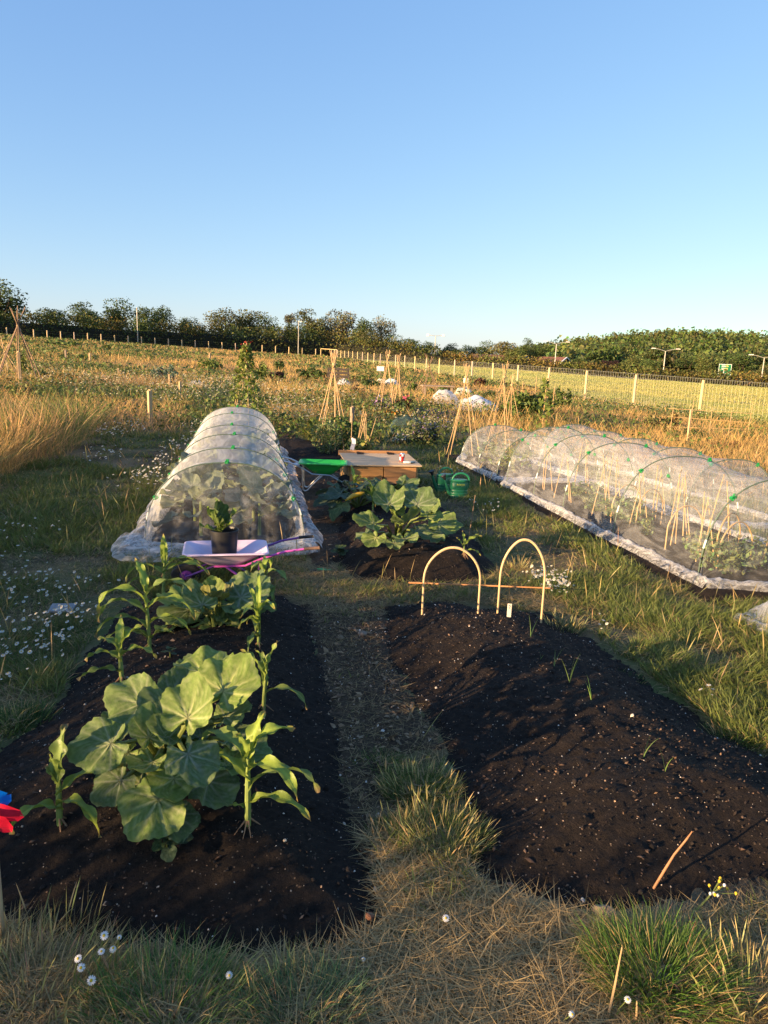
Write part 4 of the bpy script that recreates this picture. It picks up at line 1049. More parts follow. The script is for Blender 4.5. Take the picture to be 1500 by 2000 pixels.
mb_ = at(425, 1215, .17); mb_[2] = topz(mb_[0], mb_[1]); rg = np.random.default_rng(8)
ML = [(372, 1190, 0.28, 195, -12, -22, .26, 0), (395, 1181, 0.39, 140, 25, -10, .20, 1), (470, 1166, 0.39, 35, 24, 18, .28, 0), (400, 1158, 0.39, 150, 6, 0, .22, 2), (445, 1152, 0.39, 60, 6, 0, .22, 2), (482, 1148, 0.39, 40, 20, 10, .18, 1), (440, 1192, 0.28, 300, -22, 8, .19, 4), (430, 1218, 0.20, 285, -34, 0, .21, 4), (345, 1222, 0.19, 190, -20, 0, .17, 4), (360, 1232, 0.17, 230, -25, 0, .14, 2), (415, 1166, 0.37, 110, 48, 0, .15, 3), (500, 1180, 0.28, 10, -10, 10, .18, 2), (372, 1161, 0.35, 165, 4, 0, .19, 0), (395, 1210, 0.19, 220, -10, 0, .14, 1)]
lv = [(at(a, b, z * .8), az, el, ro, s * 1.0, SQM[k]) for a, b, z, az, el, ro, s, k in ML] + [(at(412, 1168, .33), 250, 35, 0, .13, SQY[0]), (at(428, 1172, .31), 300, 25, 0, .11, SQY[1]), (at(405, 1200, .26), 230, 10, 0, .10, SQY[0]), (at(392, 1158, .32), 150, 20, 0, .10, SQY[1]), (at(440, 1160, .33), 20, 25, 0, .10, SQY[0]), (at(455, 1180, .28), 320, -10, 10, .17, SQM[0]), (at(360, 1175, .28), 200, -5, -15, .20, SQM[1]), (at(495, 1160, .3), 20, 5, 15, .19, SQM[4])]
squash_plant('squash plant with yellow young leaves just before the pink wheelbarrow', mb_, lv, 'squash plants')

sb_ = at(775, 1050, .16); sb_[2] = topz(sb_[0], sb_[1])
SL = [(730, 1022, .42, 190, 10, -20, .30, 0), (760, 985, .58, 120, 38, -8, .30, 1), (792, 1018, .48, 300, 20, 10, .30, 1), (815, 985, .58, 60, 34, 14, .32, 0), (800, 972, .56, 95, 30, 0, .26, 2), (735, 1050, .3, 235, -25, -8, .24, 0), (789, 1052, .30, 285, -8, 4, .27, 4), (815, 1035, .34, 330, -18, 12, .24, 2), (838, 1045, .26, 320, -20, 10, .26, 4), (858, 1022, .3, 350, -8, 24, .36, 0), (715, 1042, .24, 200, -25, 0, .2, 2), (850, 1040, .2, 340, -25, 0, .2, 4), (770, 1000, .5, 150, 40, 0, .24, 3), (835, 1010, .42, 20, 10, 14, .24, 2), (770, 1060, .2, 270, -30, 0, .18, 4), (838, 1000, .44, 45, 20, 0, .22, 1)]
lv = [(at(a, b, z), az, el, ro, s * .84, SQM[k]) for a, b, z, az, el, ro, s, k in SL]
squash_plant('squash plant spreading big leaves in the middle of the far bed', sb_, lv, 'squash plants')
s2 = at(768, 975, .16); s2[2] = topz(s2[0], s2[1])
lv = [(at(a, b, z), az, el, ro, s, SQM[k]) for a, b, z, az, el, ro, s, k in [(742, 946, .36, 165, 6, -10, .24, 2), (790, 946, .38, 30, 12, 14, .26, 0), (765, 952, .36, 250, 0, 0, .22, 1), (775, 956, .34, 330, 20, 10, .19, 1), (800, 955, .3, 350, -10, 10, .26, 2), (740, 960, .28, 210, -15, 0, .24, 4), (790, 965, .25, 300, -20, 0, .24, 4), (815, 965, .2, 340, -22, 0, .2, 0)]]
squash_plant('squash plant growing right against the front of the wooden box', s2, lv, 'squash plants')
# courgette: long notched leaves and yellow fruit
CGM = [leaf_mesh('leaf', 340 + i, (.075, .125, .055), (.20, .25, .13), cup=.1, ruffle=.07, lobes=.16, m=5, asp=1.15) for i in range(3)]
cg = at(700, 985, .15); cg[2] = topz(cg[0], cg[1])
o = squash_plant('courgette plant with yellow fruit and silvered leaves near the green barrow', cg, ring_leaves(cg, 17, .42, .24, .24, np.random.default_rng(4), CGM), None)
FRUIT = pm('courgette_skin', (.62, .36, .02), .35, var=.1, bump=0, spec=.5); YF = pm('squash_flower', (.75, .48, .03), .5, var=.1, bump=0, transl=.3)
q = at(694, 968, .30) - cg; f = MB(); f.tube([tuple(q + [-.10, -.02, -.05]), tuple(q + [-.02, -.02, 0]), tuple(q + [.05, 0, .02]), tuple(q + [.09, .02, .03])], [.012, .026, .024, .010], 10); f.build('courgette', FRUIT, o, True)
q = at(703, 950, .33) - cg; f = MB(); f.lathe([(.006, -.03), (.012, 0), (.035, .04), (.045, .05)], 10, tuple(q), cap=False); f.build('flower', YF, o, True)

# ---- sweetcorn
def corn_leaf(L, wd, e0, e1, seed, twist=0.0, col=(.15, .23, .045)):
    rng = np.random.default_rng(seed); n = 18; rows = []; cs = []
    x = z = 0.0; ph = rng.uniform(0, 6.28); yb = 0
    for i in range(n + 1):
        t = i / n; e = R(e0 + (e1 - e0) * (t ** 1.15)); 
        if i: x += math.cos(e) * L / n; z += math.sin(e) * L / n
        wv = wd * (.35 + .9 * math.sin(math.pi * min(1, .12 + t * .6)) ** 1) * (1 - t ** 3.2) if i < n else .001
        tw = twist * t; nx_, nz_ = -math.sin(e), math.cos(e)
        for k, s in enumerate((-1, -.55, 0, .55, 1)):
            lift = (abs(s) ** 1.3) * wv * .28 * (1 - .5 * t) + .011 * (abs(s) == 1) * math.sin(t * 17 + ph + s * 1.6) * (wd / .04)
            dy = s * wv * .5; cy = dy * math.cos(tw) - lift * math.sin(tw); cl = dy * math.sin(tw) + lift * math.cos(tw)
            rows.append((x + nx_ * cl, cy, z + nz_ * cl)); g = 1.55 if s == 0 else 1.0 + .08 * math.sin(k * 5)
            c = np.array(col) * g; 
            if t > .86: k_ = (t - .86) / .14; c = c * (1 - k_) + np.array((.34, .24, .10)) * k_
            cs.append(c)
    I = np.arange((n + 1) * 5).reshape(n + 1, 5)
    return npmesh('leaf', np.array(rows), quads=np.stack([I[:-1, :-1], I[1:, :-1], I[1:, 1:], I[:-1, 1:]], -1).reshape(-1, 4), col=np.array(cs), smooth=True)

def corn(label, base, h, seed, leaves=None, n=7, sc=1.0, name='sweetcorn', K=.66):
    h *= K; sc *= .82
    leaves = [(t, az, L * K * 1.12, wd * .72, e0, e1, tw) for t, az, L, wd, e0, e1, tw in leaves] if leaves else None
    rng = np.random.default_rng(seed); o = thing(name, label, 'sweetcorn', base, 0, 'sweetcorn plants')
    lean = rng.normal(size=2) * .03
    pts = [(lean[0] * t * h, lean[1] * t * h, t * h * .8 - .03 * (t == 0)) for t in (0, .3, .6, 1)]
    MB().tube(pts, [.012 * sc, .013 * sc, .011 * sc, .005 * sc], 9).build('stalk', CORNS, o, True)
    if leaves is None:
        a0 = rng.uniform(0, 360); leaves = []
        for i in range(n):
            t = (i + .6) / n; leaves.append((.15 + .62 * t, a0 + 180 * (i % 2) + rng.uniform(-35, 35), h * rng.uniform(.7, 1.0) * (1.1 - .35 * abs(t - .55)), .042 * sc * rng.uniform(.8, 1.15), 62 + 18 * t, -70 + 75 * t + rng.uniform(-25, 25), rng.uniform(-.7, .7)))
    for i, (t, az, L, wd, e0, e1, tw) in enumerate(leaves):
        g = .85 + .4 * t; me = corn_leaf(L, wd, e0, e1, seed * 31 + i, tw, (.20 * g, .285 * g, .055 * g))
        lf = link('leaf', me, CORN, o); lf.location = (lean[0] * t * h, lean[1] * t * h, h * .8 * t); lf.rotation_euler = (0, 0, R(az))
    rt = MB()
    for i in range(5):
        a = rng.uniform(0, 6.28); rt.tube([(0, 0, .03), (.025 * math.cos(a), .025 * math.sin(a), .005), (.05 * math.cos(a), .05 * math.sin(a), -.02)], [.004, .003, .001], 4)
    rt.build('prop_roots', pm('dry_root', (.26, .15, .08), .8), o)
    return o
def cpos(px, py, z=.17):
    p = at(px, py, z); p[2] = topz(p[0], p[1]); q = at(px, py, p[2]); q[2] = topz(q[0], q[1]); return q
corn('young sweetcorn with one broad upright leaf, beside the squash near the pinwheel', cpos(118, 1632), .36, 1, [(.25, 215, .26, .05, 55, -85, .3), (.35, 330, .34, .05, 50, -75, -.4), (.55, 20, .32, .045, 55, -20, .4), (.6, 190, .14, .03, 80, 60, 0), (.75, 65, .27, .075, 86, 72, 0), (.8, 240, .16, .04, 82, 70, .2)])
corn('largest front sweetcorn, arched leaves, roots showing on bare compost', cpos(484, 1628), .50, 2, [(.30, 345, .34, .045, 45, -55, .3), (.2, 200, .10, .02, 60, -10, 0), (.5, 8, .40, .05, 60, -75, -.3), (.62, 165, .38, .055, 60, -62, .2), (.72, 330, .36, .055, 62, -80, .5), (.82, 150, .42, .06, 72, -95, -.3), (.9, 60, .22, .06, 80, 35, 0), (.9, 250, .20, .04, 80, 40, .2), (.95, 20, .26, .05, 78, -30, .3)])
corn('slim sweetcorn with pale bare stem at the path edge of the bed', cpos(514, 1384), .40, 3, [(.35, 350, .34, .035, 50, -80, .2), (.55, 110, .22, .04, 80, 40, 0), (.7, 170, .24, .045, 75, 20, .2), (.8, 20, .22, .045, 82, 60, 0), (.9, 200, .16, .03, 80, 50, 0)], sc=.8)
corn('short bushy sweetcorn just behind the biggest squash leaves', cpos(238, 1325), .36, 4, [(.2, 210, .28, .05, 40, -40, .2), (.5, 185, .26, .05, 60, -60, .3), (.6, 0, .28, .05, 60, -60, -.2), (.7, 170, .2, .045, 75, -20, 0), (.8, 30, .22, .05, 78, 10, 0), (.9, 100, .2, .05, 82, 40, 0)])
corn('tall sweetcorn with long drooping leaves and side shoots, beside the yellow squash', cpos(293, 1262), .66, 5, [(.1, 200, .25, .035, 60, -30, 0), (.1, 340, .26, .035, 65, -20, 0), (.3, 190, .46, .05, 55, -75, .2), (.35, 350, .40, .045, 55, -70, -.2), (.5, 175, .5, .055, 60, -85, .3), (.6, 355, .46, .055, 60, -80, .2), (.7, 190, .48, .055, 68, -95, -.3), (.8, 10, .4, .05, 70, -60, .2), (.9, 130, .28, .055, 80, 10, 0), (.15, 215, .36, .04, 55, -45, .2)])
corn('sweetcorn standing at the corner of the net, arms out', cpos(318, 1160), .52, 6, [(.3, 330, .36, .04, 45, -30, .2), (.4, 190, .4, .05, 45, -70, .2), (.6, 185, .46, .05, 58, -90, .2), (.65, 5, .46, .05, 50, -55, .2), (.75, 350, .4, .045, 60, -40, -.2), (.9, 110, .26, .06, 82, 60, 0), (.95, 280, .2, .05, 84, 70, 0)])
corn('spreading sweetcorn with thin curled leaves at the path side', cpos(505, 1262), .46, 7, None, 10, .8)
corn('sweetcorn with a hanging top leaf in front of the barrow legs', cpos(518, 1190), .50, 8, [(.4, 300, .3, .05, 60, -85, 0), (.55, 200, .3, .05, 70, -88, .2), (.7, 340, .34, .05, 75, -95, .2), (.85, 80, .32, .055, 84, -100, 0), (.9, 250, .26, .05, 84, -60, 0)])
corn('small lone sweetcorn seedling beside a thin cane on the far bed', cpos(906, 1082, .12), .24, 9, [(.2, 345, .22, .03, 45, -60, 0), (.4, 170, .16, .03, 70, 40, 0), (.6, 10, .24, .035, 60, 0, .2), (.7, 25, .22, .035, 50, 10, 0), (.8, 120, .14, .03, 82, 60, 0)], sc=.7)
corn('sweetcorn between the courgette and the green wheelbarrow', cpos(692, 970, .14), .42, 10, None, 8, .9)
corn('slender sweetcorn rising out of the courgette leaves', cpos(728, 1000, .14), .52, 12, None, 8, .9)
CANE = pm('bamboo', (.46, .30, .14), .5, var=.25, scale=6, bump=.1, bscale=20, stretch=(1, 1, .3)); CANED = pm('old_cane', (.22, .14, .085), .7, var=.3, scale=8, bump=.2)
def cane(parent, a, b, r=.006, m=None, name='cane'):
    a, b = np.array(a, float), np.array(b, float); L = np.linalg.norm(b - a); mb = MB(); k = max(2, int(L / .22)); pts = []; rr = []
    bow = np.array([random.uniform(-1, 1), random.uniform(-1, 1), 0]) * L * .008
    for i in range(k + 1):
        t = i / k; c = a + (b - a) * t + bow * math.sin(math.pi * t)
        if 0 < i < k: pts += [c - (b - a) / L * .006, c, c + (b - a) / L * .006]; rr += [r * (1 - .25 * t), r * 1.22, r * (1 - .25 * t)]
        else: pts.append(c); rr.append(r * (1 - .25 * t))
    mb.tube([tuple(p) for p in pts], rr, 6); return mb.build(name, m or CANE, parent, True)
p = cpos(912, 1066, .12); o = thing('garden_cane', 'thin upright cane stuck beside the lone sweetcorn seedling', 'cane', p); cane(o, (0, 0, -.05), (.05, .05, .44), .004, CANED)
# onion seedlings
ON = blade_mat('onion', .4, .3)
for px, py, n, h, lab in [(1036, 1245, 2, .17, 'onion seedling nearest to the white plant label'), (1112, 1335, 4, .19, 'largest onion seedling with three crossed shoots'), (1082, 1305, 3, .13, 'onion seedling with one bent shoot, next to the largest'), (1154, 1370, 2, .12, 'short thick onion shoot on the slope of the bare bed'), (1257, 1475, 2, .12, 'onion seedling leaning on the outer slope'), (1298, 1513, 2, .10, 'small pale onion shoot at the outer edge of the bed'), (1056, 1287, 2, .05, 'tiny onion shoot just breaking the soil')]:
    p = cpos(px, py, .2); s = Stuff(); s.add(blades(np.zeros((n, 3)), h * RNG.uniform(.7, 1.1, n), .006, RNG.uniform(0, 6.28, n), RNG.uniform(.05, .3, n), RNG.uniform(.1, .6, n), jit((.14, .22, .07), n), 5))
    o = s.build('onion_seedling', ON, lab, kind=None); props(o, cat='seedling', group='onion seedlings in the bare bed'); o.location = p
# ---------------------------------------------------------------- netted tunnels
NET = net_mat('fine_netting', .16, .22); NETC = net_mat('curtain_netting', .075, .20); NETF = net_mat('net_folds', .12, .48, us=16, vs=5); NETR = net_mat('fine_netting_clear', .045, .12)
HOOP = pm('hoop_tube', (.085, .125, .09), .45, var=.2, bump=0, spec=.5); CLIP = pm('green_clip', (.012, .24, .05), .35, var=.1, bump=0, spec=.5); HEM = pm('hoop_joint', (.6, .62, .6), .5, bump=0)

def tunnel(label, start, d, hoops, W, H, front='flat', back='taper', net=NET, seed=0, clips=(35, 92, 146), skirt=(.13, .055), taper=1.3):
    """hoops along d from start, with a net draped over them; local x = along the row, y = across, z = up"""
    rng = np.random.default_rng(seed); d = np.array(d) / np.linalg.norm(d); ang = math.atan2(d[1], d[0])
    z0 = topz(start[0], start[1]); o = thing('net_tunnel', label, 'net tunnel', (start[0], start[1], z0), ang, 'netted tunnels over the beds')
    def gzl(x, y):   # ground in local coordinates
        wx = start[0] + d[0] * x - d[1] * y; wy = start[1] + d[1] * x + d[0] * y; return tz(wx, wy) - float(tz(*start)) + .01
    def sec(x, ph, k=1.0):
        near = min(abs(x - h) for h in hoops); gap = max(.01, 1.0); sag = .07 * min(1, near / .5) ** 1.3
        hh = H * k * (1 - sag); w = W / 2 * (1 - .5 * sag) * (.85 + .15 * k)
        y = -w * math.copysign(abs(math.cos(ph)) ** .82, math.cos(ph)); z = hh * max(0, math.sin(ph)) ** .85
        return y, z
    x0, x1 = hoops[0], hoops[-1]; xs = []
    for a, b in zip(hoops[:-1], hoops[1:]): xs += list(np.linspace(a, b, max(4, int((b - a) / .09)))[:-1])
    xs.append(x1); nph = 44
    rows = []; uv = []
    if back == 'taper':
        for t in np.linspace(0, 1, 12)[1:]: xs.append(x1 + taper * t)
    for x in xs:
        k = 1.0
        if x > x1: t = (x - x1) / taper; k = max(.03, (1 - t ** 1.6))
        row = []
        for j in range(nph):
            ph = math.pi * j / (nph - 1); y, z = sec(min(x, x1), ph, k)
            nz = (fbm(x * 2.2 + seed, j * .22, seed) - .5) * .055 + (fbm(x * 7 + seed, j * .5, seed + 3, 2) - .5) * .025
            f = min(1, 3 * min(abs(x - h) for h in hoops)); s = 1 + nz * f * 1.2
            row.append((x + .03 * (fbm(x * 3, j * .3, seed + 8) - .5), y * s * (1 if x <= x1 else (.45 + .55 * k)), z * s + float(gzl(x, y)) + .003)); uv.append((x * 1.3, j / nph * 2))
        rows.append(row)
    A = np.array(rows); n0, n1 = A.shape[:2]; I = np.arange(n0 * n1).reshape(n0, n1); q = np.stack([I[:-1, :-1], I[:-1, 1:], I[1:, 1:], I[1:, :-1]], -1).reshape(-1, 4)
    link('net', npmesh('net', A.reshape(-1, 3), quads=q, uv=uv, smooth=True), net, o)
    # front curtain from the first hoop to the ground
    def curtain(xh, sgn, fwd, nm):
        rows = []; uv = []; nr = 16
        for i in range(nr + 1):
            t = i / nr; row = []
            for j in range(nph):
                ph = math.pi * j / (nph - 1); y, z = sec(xh, ph); zz = z * (1 - t); g = t * math.sin(ph)
                gather = .25 * t ** 2 * math.exp(-((y + W * .16) / .2) ** 2)
                x = xh + sgn * (fwd * t ** 1.2 * math.sin(ph) ** .5 + g * (.035 * math.sin(y * 34 + seed) + .05 * (fbm(y * 6 + seed, t * 2, seed) - .5))) + sgn * .02
                row.append((x, y * (1 + .05 * t) - gather * (y + W * .16), zz + float(gzl(x, y)) + .004 + .02 * t * vnoise(y * 14 + seed, 0, seed))); uv.append((y * 4 + t * .6, t * .5))
            rows.append(row)
        A = np.array(rows); I = np.arange(A.shape[0] * A.shape[1]).reshape(A.shape[:2]); q = np.stack([I[:-1, :-1], I[:-1, 1:], I[1:, 1:], I[1:, :-1]], -1).reshape(-1, 4)
        link(nm, npmesh(nm, A.reshape(-1, 3), quads=q, uv=uv, smooth=True), NETC if net is NET else net, o)
    if front == 'flat': curtain(x0, -1, .26, 'net_front')
    if back == 'flat': curtain(x1, 1, .2, 'net_end')
    # skirt: surplus net bunched on the soil round the foot
    def skirt_strip(path, wd, ht, sd, nm='net_hem'):
        P = np.array(path, float); L = np.concatenate([[0], np.cumsum(np.linalg.norm(np.diff(P, axis=0), axis=1))]); n = max(8, int(L[-1] / .028)); s = np.linspace(0, L[-1], n)
        X = np.interp(s, L, P[:, 0]); Y = np.interp(s, L, P[:, 1]); tx = np.gradient(X); ty = np.gradient(Y); tl = np.hypot(tx, ty); nx, ny = ty / tl, -tx / tl
        m = 11; rows = []; uv = []
        for k in range(m):
            u = k / (m - 1); wv = wd * (.65 + .7 * fbm(s * 2.0, s * 0, sd)); off = (u - .25) * wv + .03 * (fbm(s * 6, s * 0 + u * 3, sd + 2) - .5)
            h = ht * math.sin(math.pi * u) ** .7 * (.35 + 1.1 * fbm(s * 5, s * 0 + u * 1.5, sd + 4)) + .034 * np.abs(fbm(s * 16 + .8 * np.sin(s * 3), s * 0 + u * 2.5, sd + 7, 3) - .5) * math.sin(math.pi * u) ** .6 * 2 * (ht / .06)
            x = X + nx * off; y = Y + ny * off; rows.append(np.stack([x, y, gzl(x, y) + np.maximum(h, .004) + .006], 1)); uv += [(a * 1.0, u) for a in s]
        A = np.array(rows); I = np.arange(A.shape[0] * A.shape[1]).reshape(A.shape[:2]); q = np.stack([I[:-1, :-1], I[:-1, 1:], I[1:, 1:], I[1:, :-1]], -1).reshape(-1, 4)
        link(nm, npmesh(nm, A.reshape(-1, 3), quads=q, uv=uv, smooth=True), NETF, o)
    w2 = W / 2; xe = x1 + (taper * .9 if back == 'taper' else .05)
    xf = x0 - (.24 if front == 'flat' else 0)
    skirt_strip([(xf, -w2 - .02), (x0, -w2 - .01), (x1, -w2), (xe, -w2 * .5)], skirt[0], skirt[1], seed + 20)
    skirt_strip([(xe, w2 * .5), (x1, w2), (x0, w2 + .01), (xf, w2 + .02)], skirt[0], skirt[1], seed + 40)
    if front == 'flat':
        skirt_strip([(xf + .12, w2 + .05), (xf - .02, w2 * .5), (xf - .04, 0), (xf - .02, -w2 * .5), (xf + .12, -w2 - .05)], skirt[0] * 1.2, skirt[1] * 1.1, seed + 60)
    if back == 'flat': skirt_strip([(x1 + .15, -w2), (x1 + .22, 0), (x1 + .15, w2)], skirt[0], skirt[1], seed + 70)
    for h in hoops:
        mb = MB(); pts = []
        for j in range(31):
            ph = math.pi * j / 30; y, z = sec(h, ph); pts.append((h, y * 1.004, z * 1.004 + float(gzl(h, y)) + (.004 if 0 < j < 30 else -.06)))
        mb.tube(pts, .0055, 7); mb.build('hoop', HOOP, o, True)
        for a in clips:
            ph = R(a + rng.uniform(-5, 5)); y, z = sec(h, ph); c = MB(); c.lathe([(.004, -.004), (.017, 0), (.019, .012), (.012, .022), (.003, .026)], 8); c.box((0, 0, .03), (.018, .03, .018)); c.box((0, .018, .012), (.03, .012, .024))
            q = c.build('clip', CLIP, o, bevel=.002); q.location = (h, y, z + float(gzl(h, y))); q.rotation_euler = (ph - math.pi / 2, 0, 0); q.scale = (.95, .95, .95)
        for a in (18, 160):
            ph = R(a); y, z = sec(h, ph); y2, z2 = sec(h, ph + R(5)); c = MB(); c.tube([(h, y * 1.006, z * 1.006 + float(gzl(h, y))), (h, y2 * 1.006, z2 * 1.006 + float(gzl(h, y)))], .0085, 7); c.build('hoop_joint', HEM, o, True)
    if skirt[0] > .2:   # the loose corners of surplus cloth at the near end
        for sg in (-1, 1): skirt_strip([(xf + .30, sg * (w2 + .04)), (xf + .08, sg * (w2 + .05)), (xf - .10, sg * (w2 + .0)), (xf - .13, sg * w2 * .6)], .24, .08, seed + 80 + sg)
    return o

LT0 = np.array([-1.36, 5.98]); LTD = np.array([-.19, .982])
tunnel('long white net tunnel over cabbages behind the pink wheelbarrow', LT0, LTD, [0, 1.0, 2.25, 3.3, 4.9, 5.95], 1.34, .71, seed=3, skirt=(.21, .07), taper=1.6)
TW = ROWD
tunnel('long net tunnel over pea canes along the grass lane', T0 - ROWD * .1, TW, [0, 1.35, 2.5, 3.35, 4.3], 1.34, .80, back='flat', net=NETR, seed=5, clips=(30, 75, 130))
tunnel('low net tunnel past the watering cans, end of the long pea tunnel', (2.22, 10.35), (-.25, .968), [0, .75, 1.5], 1.25, .62, front='flat', back='taper', net=NETR, seed=7, taper=.7, clips=(30, 90))
tunnel('second row net tunnel half hidden behind the long pea tunnel', (3.95, 8.0), TW, [0, 1.1, 2.1, 3.1, 4.1], 1.15, .72, front='flat', back='taper', net=NETR, seed=9, taper=.8, clips=(60, 120))
tunnel('net tunnel at the lane edge, only its corner hoop showing', (3.12, 4.62), (.35, -.94), [0, 1.2], 1.2, .55, front='flat', back='flat', seed=11, clips=(38, 90, 140))

# ---- brassicas inside the first tunnel
KM = [leaf_mesh('leaf', 400 + i, (.15, .20, .12), (.32, .36, .24), cup=.25, ruffle=.09, lobes=.02, notch=.25, m=5, asp=1.25, nt=40, nr=8, teeth=.02) for i in range(4)]
rg = np.random.default_rng(12)
k = 0
ORD = ['first', 'second', 'third', 'fourth', 'fifth', 'sixth', 'seventh', 'eighth', 'ninth', 'tenth', 'eleventh', 'twelfth']
for i in range(9):
    for sgn in (-1, 1):
        s = .28 + i * .62 + rg.uniform(-.08, .08); c = LT0 + LTD * s + np.array([LTD[1], -LTD[0]]) * (sgn * .27 + rg.uniform(-.05, .05)); b = np.array([c[0], c[1], topz(c[0], c[1])])
        o = thing('cabbage_plant', ORD[i] + ' cabbage from the front curtain under the white net, on the ' + ('path' if sgn > 0 else 'meadow') + ' side', 'cabbage', b, 0, 'cabbages under the long net tunnel')
        lv = ring_leaves((0, 0, 0), 10 if i < 4 else 7, .25, .42, .27, rg, KM)
        for p, az, el, ro, sz, me in lv:
            lf = link('leaf', me, KALE, o); lf.matrix_local = frame([float(t) for t in p], az, el + 18, ro, sz)
        MB().tube([(0, 0, -.02), (0, 0, .34)], [.018, .01], 7).build('stem', STALK, o)

# ---- canes, bent canes and peas inside the right tunnels
PEA = blade_mat('pea_leaf', .5, .3)
def clump(n, rx, ry, rz_, size, col, rng, flat=.0):
    d = rng.normal(size=(n, 3)); d /= np.linalg.norm(d, axis=1)[:, None]; P = d * rng.uniform(.2, 1, n)[:, None] ** .5 * [rx, ry, rz_] + [0, 0, rz_ * .9]; P[:, 2] = np.abs(P[:, 2])
    return rand_quads(P, size, rng, col, .35, .8)
def low_plant(name, label, cat, p, rx, ry, h, n, size, cols, group=None, stems=True, m=None):
    rng = np.random.default_rng(int(abs(p[0] * 977 + p[1] * 131)) + n); o = thing(name, label, cat, p, 0, group); s = Stuff(); k = len(cols)
    for c in cols: s.add(clump(n // k, rx, ry, h * .5, size, c, rng))
    q = s.build('foliage', m or PEA, parent=o, kind=None)
    if stems:
        mb = MB()
        for i in range(7):
            a = rng.uniform(0, 6.28); r = rng.uniform(.2, .8); mb.tube([(0, 0, -.02), (rx * r * .5 * math.cos(a), ry * r * .5 * math.sin(a), h * .35), (rx * r * math.cos(a), ry * r * math.sin(a), h * .75)], [.006, .005, .003], 4)
        mb.build('stems', STALK, o)
    return o
ci = 0
def in_t(s, n, z=0.0):
    c = T0 + ROWD * s + ROWN * n; return np.array([c[0], c[1], topz(c[0], c[1]) + z])
peas = []
for i, s in enumerate([.30, .52, .8, 1.05, 1.45, 1.75, 2.05, 2.4, 2.9, 3.3, 3.7, 4.0]):
    n = (-.22 if i % 2 else .2) + random.uniform(-.08, .08)
    o = thing('cane_pair', ORD[i] + ' group of leaning bamboo canes from the near end of the pea tunnel', 'canes', in_t(s, n), 0, 'bamboo canes in the pea tunnel')
    hh = random.uniform(.58, .70); a = random.uniform(0, 3); l = random.uniform(.05, .12)
    cane(o, (l * math.cos(a), l * math.sin(a), -.05), (-.02, .0, hh), .006); cane(o, (-l * math.cos(a), -l * math.sin(a), -.05), (.03, .02, hh * random.uniform(.85, 1)), .006); cane(o, (.1, -.12, -.05), (.06, .1, hh * .9), .005)
def bent(o, w, h, r=.007, m=None, lean=0.0):
    pts = [(-w / 2 * 1.0, 0, -.08)]
    for j in range(25):
        t = math.pi * j / 24; pts.append((-w / 2 * math.copysign(abs(math.cos(t)) ** .9, math.cos(t)) * (.8 + .2 * (1 - math.sin(t))), lean * math.sin(t), h * .52 + (h * .48) * math.sin(t)))
    pts.append((w / 2, 0, -.08)); mb = MB(); mb.tube(pts, r, 7); return mb.build('bent_cane', m or CANE, o, True)
for i, (s, n, az) in enumerate([(.25, -.1, .3), (.55, .05, .5), (.9, -.15, .2), (1.75, 0, .4), (2.05, -.1, .3)]):
    o = thing('cane_hoop', ORD[i] + ' bent cane hoop from the near end inside the pea tunnel', 'cane hoop', in_t(s, n), az + R(11), 'bent cane hoops in the pea tunnel'); bent(o, .42, .40)
PG = [(.14, .19, .07), (.10, .15, .06), (.18, .21, .09)]
for i, (s, n, r_, h) in enumerate([(.18, -.25, .28, .26), (.3, .15, .3, .26), (.62, -.1, .22, .24), (1.95, -.1, .26, .22), (2.3, .0, .3, .25), (2.65, -.1, .2, .2), (1.45, -.2, .07, .18), (3.4, .1, .3, .22)]):
    low_plant('pea_plant', ['bushy pea plant at the near corner of the pea tunnel, lane side', 'bushy pea plant at the near end of the pea tunnel, away from the lane', 'pea plant between the first cane hoops in the pea tunnel', 'broad pea plant in the middle of the pea tunnel', 'pea plant just past the middle hoops of the pea tunnel', 'smaller pea plant well down the pea tunnel', 'single thin pea stem against a cane in the pea tunnel', 'pea plant at the far end of the pea tunnel'][i], 'pea plant', in_t(s, n), r_, r_, h, 420, .042, PG, 'pea plants in the long tunnel')
for c, lab in [((2.0, 10.9), 'bean plant with yellowing leaves at the near end of the low far tunnel'), ((1.8, 11.5), 'bean plant with yellowing leaves at the tapered end of the low far tunnel')]:
    p = np.array([*c, topz(*c)]); low_plant('bean_plant', lab, 'bean plant', p, .35, .35, .4, 160, .07, [(.16, .17, .05), (.12, .16, .05)], 'bean plants in the low far tunnel')

